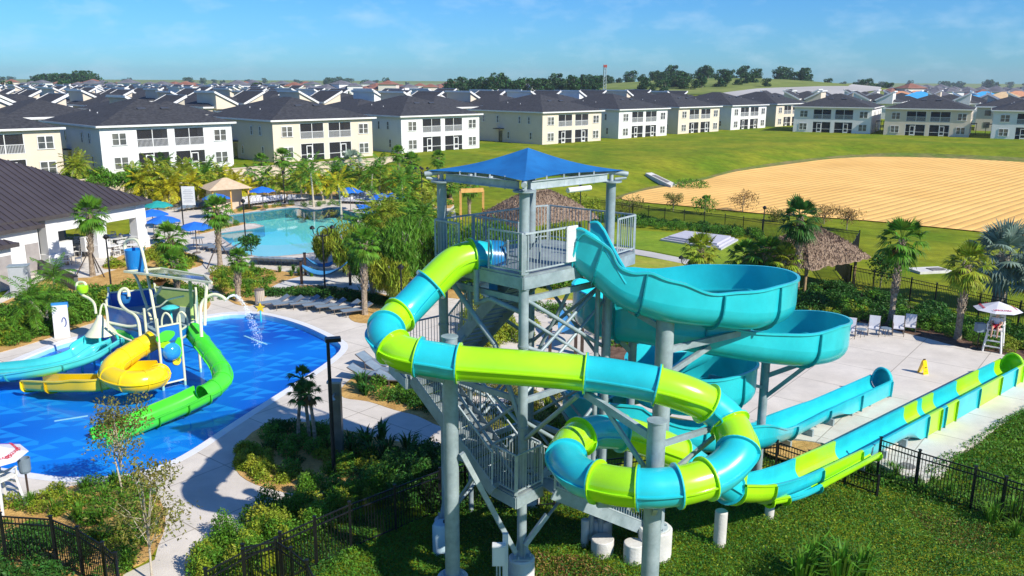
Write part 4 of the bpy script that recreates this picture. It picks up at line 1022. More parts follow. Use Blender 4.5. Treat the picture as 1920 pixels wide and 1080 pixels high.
# turquoise open flume
os_ = empty('open_slide', (D(1300, 640, 25).x, D(1300, 640, 25).y, 0), 'open turquoise bowl-shaped flume coiling down behind the tube slide', 'water slide')
tq = [(1092, 470, 23.5), (1120, 492, 23.4), (1160, 528, 23.4), (1200, 548, 23.4), (1255, 562, 23.5), (1330, 572, 23.9), (1405, 578, 24.6), (1452, 566, 26.1), (1428, 550, 27.8), (1340, 546, 28.8), (1240, 548, 28.9), (1150, 556, 28.3), (1112, 568, 27.0), (1140, 590, 25.9), (1215, 608, 25.5), (1310, 624, 25.5), (1410, 640, 25.9), (1502, 650, 26.7), (1553, 642, 28.2), (1520, 630, 29.9), (1400, 635, 30.8), (1300, 655, 30.6), (1230, 690, 29.3), (1210, 715, 27.8), (1260, 728, 26.9), (1330, 727, 26.8), (1380, 718, 27.8), (1350, 708, 29.6), (1250, 715, 30), (1140, 730, 28.9), (1092, 750, 27.5), (1130, 775, 26.8), (1210, 795, 27), (1300, 812, 27.6), (1400, 815, 28.8)]
pts = [D(*p) for p in tq]; st = G(1468, 800, .75); end = G(1652, 716, .62); pts += [st, st.lerp(end, .33), st.lerp(end, .66), end]
def clampz(pts, k0):
    # keep the flume falling all the way
    z = pts[k0].z
    for p in pts[k0:]:
        if p.z > z-.02: p.z = z-.02
        z = p.z
clampz(pts, 4)
smp, T_, Sd, Up = flume_w(os_, pts, 'open', .60, CL, ['t'], [1.2, 3, 5, 6.3, 7.8, 9.6, 11.6, 13.4, 15, 17, 18.6, 20.4, 22.4, 24, 25.6, 27.4, 29.4, 31, 33, 35, 36, 37], wall=(.18, .18, .58, .95), taper=(32, 37, .72), skirt=(36, .50))
hood(os_, smp[-1], T_[-1], .42, turq, .5, .38)
# high entry walls
for sgn, hh in ((-1, .62), (1, .62)):
    m = MB(); vs = []
    for i in range(0, 20):
        q = smp[i]+Sd[i]*(.61*sgn); k = 1-max(0, (i-9)/10.0)**1.2; vs.append(q+V((0, 0, .1))); vs.append(q+V((0, 0, .22+hh*max(0, k)*(.55+.45*sin(min(1, (i+2)/7)*pi/2)))))
    m.add(vs, [(2*i, 2*i+1, 2*i+3, 2*i+2) for i in range(19)])
    m.tube([vs[2*i+1] for i in range(20)], .045, 6); m.build('entry_wall', turq, os_, world=True, smooth_=True)
# support columns of the slides with their arms
def support(root, px, py, g, dia, label=None, cap=True, pier=(.42, .6), ztop=None):
    t = Y(px, py, g); zt = t.z; z0 = gz(t.x, t.y); m = MB(); m.cyl((t.x, t.y, z0+.2), (t.x, t.y, zt), dia/2, n=22)
    if cap: m.cyl((t.x, t.y, zt), (t.x, t.y, zt+.03), dia/2+.02, n=22)
    c = m.build('support_column', galv, root, world=True, smooth_=True)
    if pier:
        m = MB(); m.lathe((t.x, t.y, z0-.2), [(pier[0], 0), (pier[0], .2+pier[1]), (pier[0]-.04, .24+pier[1]), (0, .24+pier[1])], 24); m.build('pier', conc2, c, world=True, smooth_=True)
        m = MB(); m.cyl((t.x, t.y, z0+pier[1]), (t.x, t.y, z0+pier[1]+.07), dia/2+.12, n=18)
        for k in range(6): m.cyl((t.x+cos(k*pi/3)*(dia/2+.08), t.y+sin(k*pi/3)*(dia/2+.08), z0+pier[1]), (t.x+cos(k*pi/3)*(dia/2+.08), t.y+sin(k*pi/3)*(dia/2+.08), z0+pier[1]+.14), .02, n=6)
        m.build('base_plate', galv_l, c, world=True)
    return t, c
tE, cE = support(ts, 843, 632, 20.75, .40); tF, cF = support(ts, 1232, 790, 18.0, .42)
def arm(root, c, a, b, w_=.12):
    m = MB(); m.beam(a, b, w_, w_*1.5); m.build('arm', galv, c, world=True)
arm(ts, cF, tF-V((0, 0, .45)), D(1098, 738, 20.7)); arm(ts, cF, tF-V((0, 0, 1.5)), D(1135, 765, 20.3), .07); arm(ts, cF, tF-V((0, 0, .6)), D(1345, 800, 20.4), .09); arm(ts, cF, tF-V((0, 0, 1.6)), D(1362, 800, 20.5), .07)
arm(ts, cE, tE-V((0, 0, .8)), D(822, 705, 20.8), .12); arm(ts, cE, tE-V((0, 0, 1.2)), D(740, 690, 21.1), .1); arm(ts, cF, tF-V((0, 0, 2.0)), D(1120, 945, 19.2), .1); arm(ts, cF, tF-V((0, 0, 2.3)), D(1230, 950, 18.9), .1)
tG, cG = support(os_, 1248, 600, 22.9, .50, pier=(.5, .9)); tH, cH = support(os_, 1436, 680, 27.7, .30, pier=(.42, .35))
tI, cI = support(os_, 1188, 606, 25.2, .26, pier=None)
tJ, cJ = support(os_, 1141, 520, 23.5, .20, pier=None)
arm(os_, cG, tG-V((0, 0, .9)), D(1405, 620, 25.2), .12); arm(os_, cG, tG-V((0, 0, 1.7)), D(1345, 640, 25.2), .1); arm(os_, cG, tG-V((0, 0, .3)), D(1180, 580, 24), .1); arm(os_, cH, tH-V((0, 0, .5)), D(1530, 672, 28.2), .1); arm(os_, cH, tH-V((0, 0, 1.3)), D(1525, 676, 28.0), .09); arm(os_, cH, tH-V((0, 0, .9)), D(1330, 705, 27.2), .07); arm(os_, cI, tI-V((0, 0, .6)), D(1240, 625, 25.4), .09); arm(os_, cI, tI-V((0, 0, 1)), D(1130, 600, 25.6), .09)
for px, py, g, r_, h_ in ((1354, 943, 23.5, .19, 1.15), (1444, 946, 25.2, .15, .45), (1131, 980, 23.0, .34, .5), (1190, 985, 22.6, .3, .6), (1098, 955, 23.4, .12, .9)):
    q = Y(px, py, g); z0 = gz(q.x, q.y); m = MB(); m.lathe((q.x, q.y, z0-.1), [(r_, 0), (r_, h_+.08), (r_-.02, h_+.1), (0, h_+.1)], 22); m.build('concrete_pier', conc2, ts, world=True, smooth_=True)
# saddles under the run-outs, with plinth
for root, a, b, n_, hh in ((ts, G(1605, 842, .72), G(1897, 688, .62), 9, .25), (os_, G(1468, 800, .75), G(1652, 716, .62), 5, .2)):
    for k in range(n_+1):
        p = a.lerp(b, k/n_); d = (b-a).normalized(); m = MB(); m.box((p.x, p.y, .14), (.12, .8, .28), rz=atan2(d.y, d.x)); m.build('saddle', galv, root, world=True)
a, b = G(1605, 842, 0), G(1905, 690, 0); d = (b-a).normalized(); m = MB(); m.beam(a+V((0, 0, .05)), b+d*.5+V((0, 0, .05)), 1.7, .09); m.build('plinth', concrete, ts, world=True)
# ============================================================ CHILDREN'S PLAY STRUCTURE
whp = M('play_pipe_cream', (.80, .80, .56), (.74, .75, .50), rough=.35, coat=.3)
pblue = M('play_panel_blue', (.006, .13, .52), (.010, .18, .6), scale=1, rough=.3, coat=.3)
pc = D(320, 705, 39.4)
play = empty('play_structure', (pc.x, pc.y, -.3), 'water play structure with blue panels, cream pipes, tipping bucket and slides in the splash pool', 'play structure')
def pb(m, name, mat, sm=True, par=play): return m.build(name, mat, par, world=True, smooth_=sm)
def panel(px4, zs, mat, name='panel', th=.06, par=play, trim=True):
    q = [D(x, y, z) for (x, y), z in zip(px4, zs)]; nrm = (q[1]-q[0]).cross(q[2]-q[0]).normalized()*th
    m = MB(); m.add(q+[p+nrm for p in q], [(0, 1, 2, 3), (7, 6, 5, 4), (0, 4, 5, 1), (1, 5, 6, 2), (2, 6, 7, 3), (3, 7, 4, 0)]); o = pb(m, name, mat, False)
    if trim:
        m = MB()
        for i in range(len(q)): m.beam(q[i]+nrm*.5, q[(i+1) % len(q)]+nrm*.5, .1, .1)
        m.build('trim', whp, o, world=True)
    return o
def zc_for(px, py, z): d = ray(px, py); return (z-CAMH)/d.z
def vpanel(x0, x1, ytop0, ytop1, ybot0, ybot1, zt, mat, trim=True, name='panel'):
    # vertical panel: bottom pixels give the ground spot, top from height
    b0 = G(x0[1], ybot0, -.1); b1 = G(x1[1], ybot1, -.1)
    q = [b0, b1, b1+V((0, 0, zt)), b0+V((0, 0, zt))]; nrm = (q[1]-q[0]).cross(V((0, 0, 1))).normalized()*.06
    m = MB(); m.add(q+[p-nrm for p in q], [(0, 1, 2, 3), (7, 6, 5, 4), (0, 4, 5, 1), (1, 5, 6, 2), (2, 6, 7, 3), (3, 7, 4, 0)]); o = pb(m, name, mat, False)
    if trim:
        m = MB()
        for i in range(4): m.beam(q[i], q[(i+1) % 4], .11, .11)
        m.build('trim', whp, o, world=True)
    return q
# ground footprint of the deck (world, from the foot pixels)
f0 = G(306, 724, -.1); f1 = G(347, 714, -.1); f2 = G(376, 690, -.1); f3 = G(376, 650, -.1); f4 = G(300, 640, -.1); f5 = G(215, 650, -.1); f6 = G(212, 680, -.1); f7 = G(282, 700, -.1)
foot = [f0, f1, f2, f3, f4, f5, f6, f7]; DZ = 1.95
m = MB(); m.slab([(p.x, p.y) for p in foot], DZ-.1, DZ); pb(m, 'deck', M('play_deck_grey', (.22, .33, .38), (.3, .42, .46), rough=.5), False)
for p in foot: m = MB(); m.cyl((p.x, p.y, -.3), (p.x, p.y, 3.1), .06, n=10); pb(m, 'post', whp)
def wallp(a, b, z0, z1, mat, leaf=None):
    q = [V((a.x, a.y, z0)), V((b.x, b.y, z0)), V((b.x, b.y, z1)), V((a.x, a.y, z1))]; nrm = (q[1]-q[0]).cross(V((0, 0, 1))).normalized()*.05
    m = MB(); m.add(q+[p-nrm for p in q], [(0, 1, 2, 3), (7, 6, 5, 4), (0, 4, 5, 1), (1, 5, 6, 2), (2, 6, 7, 3), (3, 7, 4, 0)]); o = pb(m, 'panel', mat, False); m = MB()
    for i in range(4): m.beam(q[i], q[(i+1) % 4], .065, .065)
    m.build('trim', whp, o, world=True)
    if leaf:
        u = (q[1]-q[0]); up = V((0, 0, z1-z0)); sg = nrm.normalized()*(.05)
        for (cu_, cv, w_, h_, rot, mt) in leaf:
            vs = []
            for k in range(14):
                t = k/14*2*pi; x = cos(t)*w_/2; y = sin(t)*h_/2*(1 if abs(sin(t)) < .95 else 1.15); xr = x*cos(rot)-y*sin(rot); yr = x*sin(rot)+y*cos(rot); vs.append(q[0]+u.normalized()*(cu_*u.length+xr)+up.normalized()*(cv*up.length+yr)+sg)
            m = MB(); m.add(vs+[v-sg*1.6 for v in vs], [tuple(range(14)), tuple(range(27, 13, -1))]+[(i, (i+1) % 14, 14+(i+1) % 14, 14+i) for i in range(14)]); m.build('leaf_panel', mt, o, world=True)
LG = [(.35, .72, 1.1, .5, .3, grn), (.75, .35, .5, 1.2, -.2, grn), (.25, .55, .5, .25, 0, yel), (.8, .1, .4, .3, .3, yel)]
wallp(f0, f1, 0.0, 2.7, pblue, [(.3, .82, .9, .45, .2, grn), (.8, .55, .45, 1.0, -.15, grn), (.25, .68, .5, .3, 0, lime), (.7, .35, .4, .35, .3, yel)])
wallp(f6, f7, .3, 2.8, pblue, [(.45, .4, 2.0, .7, -.25, grn), (.6, .2, 1.2, .35, -.3, yel)])
wallp(f5, f6, .6, 2.9, pblue, [(.5, .5, .5, .5, 0, lime)]); wallp(f5, f4, .9, 2.8, pblue); wallp(f4, f3, 1.95, 2.9, M('panel_pale_green', (.42, .6, .16), (.5, .66, .2), rough=.4)); wallp(f3, f2, 1.95, 2.7, aqua, [(.4, .5, .6, .6, 0, M('panel_orange', (.75, .33, .06), (.8, .4, .1), rough=.4))]); wallp(f1, f2, 1.95, 2.35, pblue)
c = (f0+f1)/2+V((0, 0, 1.55)); nr = (f1-f0).cross(V((0, 0, 1))).normalized()
m = MB(); m.lathe((0, 0, 0), [(.42, 0), (.40, .14), (.28, .28), (.1, .34), (0, .35)], 18)
rot = nr.to_track_quat('Z', 'Y').to_matrix(); m.v = [tuple(c+nr*.03+rot @ V(v)) for v in m.v]; pb(m, 'bubble_window', M('bubble_blue', (.02, .28, .7), (.04, .36, .8), rough=.1, coat=1))
# cone roof over the left lookout
q = D(187, 640, 41); cz = D(187, 592, 41); m = MB()
m.lathe((cz.x, cz.y, cz.z-.9), [(.75, 0), (.45, .35), (.18, .75), (.1, .95)], 14); pb(m, 'cone_roof', whp)
for a in range(5):
    t = a*2*pi/5; m = MB(); m.tube([(cz.x+cos(t)*.7, cz.y+sin(t)*.7, cz.z-.9), (cz.x+cos(t)*.95, cz.y+sin(t)*.95, cz.z-2.0), (cz.x+cos(t)*1.05, cz.y+sin(t)*1.05, -.3)], .06, 8); pb(m, 'lookout_leg', aqua)
def pipe(pp, r, mat=whp, name='pipe', n=8, par=play):
    P = cr_pts([tuple(D(*p)) for p in pp], 6); m = MB(); m.tube(P, r*.82, n); return pb(m, name, mat, True, par)
pipe([(180, 588, 41), (177, 570, 41), (168, 560, 41.2), (155, 553, 41.3), (146, 543, 41.4), (144, 533, 41.4), (149, 529, 41.4), (158, 530, 41.3), (161, 537, 41.3), (157, 543, 41.3)], .075)
pipe([(264, 640, 39.5), (260, 605, 40), (252, 590, 40.3), (238, 582, 40.6), (228, 572, 41), (223, 558, 41), (225, 546, 41), (233, 541, 41), (240, 545, 41), (242, 556, 41)], .09)
pipe([(187, 592, 41), (190, 575, 41), (195, 570, 41), (199, 578, 40.8), (201, 595, 40.5), (204, 620, 40)], .06)
pipe([(301, 655, 39.5), (285, 560, 40.5), (270, 485, 41.5), (262, 459, 41.8), (253, 449, 42), (240, 450, 42.2), (234, 460, 42.4), (236, 478, 42.4)], .085, name='bucket_pole')
pipe([(284, 600, 41.5), (270, 560, 42), (258, 525, 42.4), (242, 500, 42.6)], .085, name='bucket_pole')
bc = D(253, 486, 42); m = MB(); m.lathe((bc.x, bc.y, bc.z-.58), [(0, 0), (.36, 0), (.42, .3), (.46, 1.08), (.43, 1.08), (.4, .3), (.3, .1)], 20); pb(m, 'tipping_bucket', M('bucket_blue', (.01, .20, .58), (.015, .25, .64), rough=.25, coat=.4))
# glassy canopy over the deck
q = [D(233, 509, 40.8), D(397, 530, 38.8), D(383, 517, 42.5), D(300, 503, 43.8)]
m = MB(); m.add(q+[p-V((0, 0, .06)) for p in q], [(0, 1, 2, 3), (7, 6, 5, 4), (0, 4, 5, 1), (1, 5, 6, 2), (2, 6, 7, 3), (3, 7, 4, 0)]); o = pb(m, 'shade_roof', M('smoked_glass_green', (.05, .09, .04), (.10, .15, .07), scale=.5, rough=.08, coat=.6), False)
m = MB()
for i in range(4): m.beam(q[i], q[(i+1) % 4], .09, .09)
m.build('trim', whp, o, world=True)
pipe([(388, 531, 39), (385, 570, 39), (384, 610, 39)], .09, name='roof_post'); pipe([(356, 524, 40.5), (358, 560, 40.4), (361, 600, 40.4)], .1, M('panel_pale_green', (.5, .6, .3)), name='roof_post')
pipe([(283, 560, 41.5), (292, 553, 41.5), (299, 545, 41.5), (302, 535, 41.5)], .08)
q = D(300, 531, 41.5); m = MB(); m.lathe((q.x, q.y, q.z-.1), [(0, 0), (.12, .0), (.33, .22), (.3, .24), (0, .12)], 14); pb(m, 'orange_funnel', M('funnel_orange', (.85, .2, .03), (.9, .26, .05), rough=.3))
q = D(320, 578, 40.5); m = MB(); m.lathe((q.x, q.y, q.z-.12), [(0, 0), (.2, .02), (.42, .16), (.2, .26), (0, .28)], 16); m.cyl((q.x, q.y, q.z-1.6), (q.x, q.y, q.z-.05), .05); pb(m, 'teal_dish', aqua)
for x, y in ((312, 600), (341, 598)):
    q = D(x, y, 40.3); m = MB(); m.tube(cr_pts([(q.x-.22, q.y, q.z-.9), (q.x-.22, q.y, q.z), (q.x, q.y, q.z+.35), (q.x+.25, q.y, q.z), (q.x+.25, q.y, q.z-.9)], 5), .045, 7); pb(m, 'hoop', whp)
pipe([(378, 632, 38.6), (376, 590, 38.8), (378, 570, 39), (388, 557, 39), (402, 552, 39), (416, 556, 39), (424, 563, 39)], .09, name='spray_arch')
q = D(285, 568, 41); pipe([(262, 590, 41.2), (283, 578, 41), (300, 574, 40.8), (316, 562, 40.6), (345, 555, 40.6)], .05); pipe([(212, 622, 40), (232, 633, 39.8), (250, 640, 39.6)], .06); pipe([(205, 605, 40.5), (240, 612, 40.2), (262, 610, 40)], .09)
for px, col in ((203, lime), (237, bluef)): 
    q = D(155 if px == 203 else 234, 541 if px == 203 else 560, 41.3); m = MB(); m.lathe((q.x, q.y, q.z-.25), [(0, 0), (.2, .05), (.28, .25), (.25, .42), (0, .45)], 12); pb(m, 'spinner_ball', col)
# green tube turning into an open flume
gsl = {'g': grn, 'y': yel, 'a': aqua}
flume(play, [(360, 620, 40.3), (378, 642, 39.6), (398, 668, 38.9), (414, 692, 38.2), (417, 712, 37.5), (402, 728, 36.9), (380, 740, 36.4)], 'tube', .40, gsl, ['g'], [1, 2, 3, 4, 5], nseg=6, flr=.03, secname='green_slide_section')
flume(play, [(380, 740, 36.4), (345, 757, 35.8), (300, 776, 35.0), (250, 797, 34.2), (185, 822, 33.2)], 'open', .62, gsl, ['g'], [1.2, 2.4], wall=(.2, .2, .15, .55), nseg=6, secname='green_slide_section')
flume(play, [(287, 638, 39.4), (262, 652, 38.9), (236, 668, 38.2), (212, 686, 37.5), (209, 704, 36.9), (232, 714, 36.5), (262, 716, 36.5), (290, 710, 37.0), (299, 701, 37.7)], 'tube', .46, gsl, ['y'], [1, 2.3, 4, 5.2, 6.4, 7.4], nseg=6, flr=.03, secname='yellow_slide_section')
flume(play, [(285, 700, 38.2), (245, 703, 38.2), (190, 720, 37.4), (150, 722, 37.5), (105, 722, 37.8), (62, 720, 38.4)], 'open', .5, gsl, ['y'], [2, 4], wall=(.3, .3, .1, .5), nseg=6, secname='yellow_slide_section')
flume(play, [(205, 630, 40.8), (180, 645, 40.3), (145, 668, 39.6), (95, 683, 39.2), (40, 692, 39.2), (-20, 698, 39.5), (-80, 704, 39.9)], 'open', 1.1, gsl, ['a'], [1.3, 2.6, 4, 5], wall=(.1, .1, .1, .35), nseg=6, secname='aqua_slide_section')
flume(play, [(205, 640, 40.0), (180, 652, 39.9), (145, 674, 39.2), (95, 688, 38.9), (40, 696, 38.9), (-20, 701, 39.3), (-80, 706, 39.7)], 'open', .28, gsl, ['a'], [2.6], wall=(.05, .05, .0, .3), nseg=6, secname='aqua_slide_divider')
# jet of water from the arch, real droplets
wat = M('water_spray', (.75, .86, .92), (.85, .92, .96), rough=.1, spec=.8)
a = D(424, 563, 39); m = MB(); e = G(487, 648, -.05)
for k in range(1100):
    t = (k/1100)**.8; p = a.lerp(e, t); p.z = a.z+(e.z-a.z)*t*t+.35*4*t*(1-t)*.6
    j = .03+.24*t*t; p = p+V((R.uniform(-j, j), R.uniform(-j, j), R.uniform(-j, j)))
    s_ = R.uniform(.006, .016); m.add([p+V((s_, 0, -s_)), p+V((-s_, s_, -s_)), p+V((-s_, -s_, -s_)), p+V((0, 0, s_))], [(0, 1, 3), (1, 2, 3), (2, 0, 3), (0, 2, 1)])
o = m.build('water_jet', wat, None); tag(o, kind='stuff')
# ============================================================ VEGETATION
import numpy as np
rng = np.random.default_rng(11)
def leaves(name, C, size, mat, parent=None, asp=.42, upb=.5, down=0.0, world=True, mats=None):
    """many small leaf faces: C centres (n,3), size (n,)"""
    C = np.asarray(C, dtype=np.float64); n = len(C); size = np.broadcast_to(size, (n,)).reshape(n, 1)
    if parent is not None and world: o = org(parent); C = C-np.array([o.x, o.y, o.z])
    d = rng.normal(size=(n, 3)); d[:, 2] = d[:, 2]*(1-down)-down*2.2; d /= np.linalg.norm(d, axis=1, keepdims=True)
    nm = rng.normal(size=(n, 3)); nm[:, 2] = np.abs(nm[:, 2])+upb; s = np.cross(d, nm); s /= np.linalg.norm(s, axis=1, keepdims=True)+1e-9
    L_ = size; wv = size*asp
    v = np.empty((n, 4, 3)); v[:, 0] = C-d*L_*.5; v[:, 1] = C+s*wv*.5; v[:, 2] = C+d*L_*.5; v[:, 3] = C-s*wv*.5
    v[:, 2, 2] -= (size*.12)[:, 0]
    me = bpy.data.meshes.new(name); me.vertices.add(4*n); me.vertices.foreach_set('co', v.reshape(-1)); me.loops.add(4*n); me.loops.foreach_set('vertex_index', np.arange(4*n, dtype=np.int32))
    me.polygons.add(n); me.polygons.foreach_set('loop_start', np.arange(0, 4*n, 4, dtype=np.int32)); me.polygons.foreach_set('loop_total', np.full(n, 4, dtype=np.int32))
    me.materials.append(mat); me.update(calc_edges=True); 
    ob = bpy.data.objects.new(name, me); S.collection.objects.link(ob)
    if parent is not None: ob.parent = parent
    return ob
def lm(name, a, b, isl=.45, tr=.25, scale=1.5): return M(name, a, b, scale=scale, rough=.55, island=isl, spec=.25, trans=tr)
lf_green = lm('leaf_green', (.075, .20, .014), (.13, .29, .022)); lf_dark = lm('leaf_dark', (.030, .11, .016), (.055, .165, .022)); lf_yel = lm('leaf_yellow_green', (.20, .31, .02), (.34, .36, .03))
lf_gold = lm('leaf_gold', (.52, .44, .012), (.36, .40, .02), isl=.35); lf_olive = lm('leaf_olive', (.14, .17, .03), (.26, .22, .05)); lf_far = lm('leaf_far', (.022, .075, .018), (.045, .11, .028), tr=.1, scale=.1)
lf_silver = lm('leaf_silver', (.17, .26, .20), (.26, .34, .27), isl=.3); lf_jas = lm('leaf_groundcover', (.045, .16, .014), (.12, .26, .02), isl=.5, scale=.5); lf_red = lm('leaf_bronze', (.22, .12, .04), (.3, .2, .06))
bark = M('bark_palm', (.20, .15, .10), (.42, .34, .25), scale=7, rough=.95, bump=1, bscale=12); bark2 = M('bark_grey', (.22, .19, .16), (.36, .32, .28), scale=5, rough=.95, bump=.6); pale_bark = M('bark_pale', (.48, .40, .30), (.62, .55, .43), scale=6, rough=.9, bump=.5)
def ell(n, c, r, shell=.5):
    u = rng.normal(size=(n, 3)); u /= np.linalg.norm(u, axis=1, keepdims=True); q = rng.uniform(shell**3, 1, n)**(1/3); return u*q[:, None]*np.array(r)+np.array(c)
def mounds(P, n_m, r, h, dens, z0=0, seed=1, zf=None):
    """bushes of uneven size filling a ground outline -> leaf centres"""
    rr = random.Random(seed); x0 = min(p[0] for p in P); x1 = max(p[0] for p in P); y0 = min(p[1] for p in P); y1 = max(p[1] for p in P); out = []; k = 0; tries = 0
    while k < n_m and tries < n_m*60:
        tries += 1; x = rr.uniform(x0, x1); y = rr.uniform(y0, y1)
        if not inpoly(x, y, P): continue
        a = rr.uniform(*r); b = rr.uniform(*h); n = int(dens*a*b*4); zz = zf(x, y) if zf else z0
        u = rng.normal(size=(n, 3)); u /= np.linalg.norm(u, axis=1, keepdims=True); u[:, 2] = np.abs(u[:, 2]); q = rng.uniform(.55, 1.06, n)
        out.append(u*q[:, None]*np.array([a, a, b])+np.array([x, y, zz])); k += 1
    return np.concatenate(out)
def stuffleaf(nm, P, n_m, r, h, dens, size, mat, seed=1, label=None, z0=0, zf=None):
    C = mounds(P, n_m, r, h, dens, z0, seed, zf); o = leaves(nm, C, rng.uniform(size*.6, size*1.4, len(C)), mat); tag(o, label, None, None, 'stuff'); return o
# --- masses nobody could count
hp = gpoly([(-90, 665), (-10, 648), (60, 630), (120, 610), (180, 588), (240, 582), (330, 578), (375, 572), (360, 562), (320, 556), (270, 554), (215, 556), (170, 566), (120, 574), (70, 576), (15, 598), (-60, 620)])
stuffleaf('hedge', hp, 100, (.6, 1.3), (.6, 1.35), 420, .16, lf_green, 3); stuffleaf('hedge', hp, 40, (.5, 1.0), (.7, 1.4), 360, .16, lf_yel, 5); stuffleaf('hedge', hp, 30, (.5, 1.1), (.6, 1.3), 320, .18, lf_dark, 6)
stuffleaf('hedge', gpoly([(200, 505), (240, 512), (330, 510), (372, 498), (360, 485), (300, 470), (255, 478)]), 26, (.4, .9), (.4, .8), 240, .18, lf_yel, 8)
stuffleaf('hedge', gpoly([(500, 556), (560, 553), (640, 560), (700, 570), (740, 574), (745, 566), (700, 558), (600, 547), (520, 548)]), 55, (.4, .7), (.3, .55), 330, .15, lf_dark, 9)
stuffleaf('hedge', gpoly([(400, 540), (430, 565), (480, 568), (500, 550), (520, 530), (500, 512), (445, 502), (400, 515)]), 30, (.3, .7), (.25, .5), 240, .16, lf_green, 10)
stuffleaf('hedge', gpoly([(445, 875), (480, 900), (560, 918), (600, 905), (560, 890), (500, 860), (470, 835), (450, 845)]), 36, (.2, .42), (.25, .5), 900, .09, lf_yel, 12)
stuffleaf('hedge', gpoly([(500, 800), (560, 795), (600, 800), (600, 850), (560, 880), (510, 850)]), 18, (.25, .5), (.2, .5), 800, .10, lf_dark, 13)
stuffleaf('hedge', gpoly([(590, 880), (640, 905), (700, 885), (780, 880), (850, 872), (860, 850), (800, 840), (700, 850), (640, 862)]), 20, (.25, .5), (.2, .45), 700, .10, lf_dark, 14)
fencepoly = gpoly([(370, 1075), (400, 1020), (460, 975), (560, 930), (640, 915), (720, 895), (760, 905), (720, 940), (620, 985), (500, 1050), (400, 1130)])
stuffleaf('hedge', fencepoly, 56, (.25, .5), (.5, 1.05), 900, .085, lf_green, 15); stuffleaf('hedge', fencepoly, 26, (.25, .5), (.45, 1.0), 700, .085, lf_yel, 16)
stuffleaf('hedge', gpoly([(700, 905), (760, 880), (800, 865), (870, 865), (880, 900), (860, 945), (780, 950), (720, 950), (690, 930)]), 34, (.35, .65), (.7, 1.5), 560, .10, lf_dark, 17)
stuffleaf('hedge', gpoly([(650, 728), (700, 740), (760, 760), (820, 790), (850, 790), (820, 735), (780, 725), (720, 735), (670, 720)]), 26, (.25, .6), (.2, .6), 520, .11, lf_dark, 18)
stuffleaf('hedge', gpoly([(740, 700), (775, 705), (790, 725), (760, 728), (735, 715)]), 9, (.3, .6), (.3, .8), 480, .11, lf_yel, 19)
stuffleaf('hedge', gpoly([(0, 985), (80, 960), (180, 950), (290, 960), (300, 1010), (260, 1060), (200, 1090), (60, 1000)]), 22, (.16, .32), (.15, .34), 1100, .07, lf_green, 20)
stuffleaf('hedge', gpoly([(150, 940), (290, 940), (305, 990), (260, 1040), (200, 1020)]), 18, (.15, .32), (.15, .35), 1000, .065, lf_yel, 21)
stuffleaf('hedge', gpoly([(-60, 990), (100, 985), (190, 1040), (215, 1120), (-60, 1140)]), 40, (.3, .6), (.3, .6), 500, .10, lf_dark, 22)
rb = gpoly([(1200, 575), (1330, 566), (1480, 552), (1560, 548), (1640, 560), (1760, 590), (1960, 630), (2050, 655), (1960, 664), (1870, 645), (1800, 632), (1740, 616), (1690, 606), (1640, 592), (1540, 584), (1400, 584), (1290, 580)])
stuffleaf('hedge', rb, 150, (.4, 1.0), (.3, 1.0), 300, .16, lf_dark, 23); stuffleaf('hedge', rb, 50, (.4, .8), (.3, .8), 260, .16, lf_green, 24)
stuffleaf('hedge', gpoly([(1480, 570), (1600, 575), (1640, 595), (1560, 592), (1480, 585)]), 20, (.3, .6), (.3, .6), 300, .14, lf_yel, 25)
fl = gpoly([(1100, 415), (1190, 420), (1300, 432), (1420, 448), (1440, 440), (1300, 422), (1180, 408)])
stuffleaf('hedge', fl, 60, (.5, 1.0), (.3, .7), 150, .2, lf_dark, 26); 
stuffleaf('hedge', gpoly([(300, 372), (400, 358), (520, 352), (640, 352), (760, 356), (840, 370), (840, 384), (780, 378), (700, 366), (600, 362), (480, 360), (380, 368)]), 120, (.5, 1.0), (.3, .7), 150, .24, lf_green, 27)
stuffleaf('hedge', gpoly([(290, 368), (400, 354), (470, 346), (640, 345), (840, 360), (840, 366), (640, 350), (480, 351), (380, 360)]), 60, (.5, 1.0), (.4, .9), 150, .24, lf_yel, 28)
stuffleaf('hedge', gpoly([(860, 585), (900, 560), (960, 560), (1000, 600), (985, 660), (930, 665), (890, 640)]), 34, (.4, .8), (.5, 1.2), 330, .14, lf_yel, 29); stuffleaf('hedge', gpoly([(960, 560), (1100, 575), (1250, 600), (1310, 700), (1200, 720), (1160, 660), (1080, 610), (980, 600)]), 44, (.3, .7), (.3, .8), 330, .13, lf_green, 30)
stuffleaf('hedge', gpoly([(860, 700), (960, 700), (1060, 750), (1060, 860), (960, 860), (880, 830)]), 34, (.3, .7), (.3, .9), 420, .12, lf_olive, 31); stuffleaf('hedge', gpoly([(740, 450), (860, 430), (960, 450), (1060, 490), (1060, 540), (960, 550), (850, 540), (740, 520)]), 60, (.7, 1.4), (.6, 2.0), 200, .24, lf_green, 32)
stuffleaf('hedge', gpoly([(95, 330), (150, 327), (200, 330), (290, 345), (300, 352), (230, 352), (150, 345)], 1.8), 18, (.8, 1.5), (.6, 1.4), 70, .35, lf_green, 33, z0=1.8)
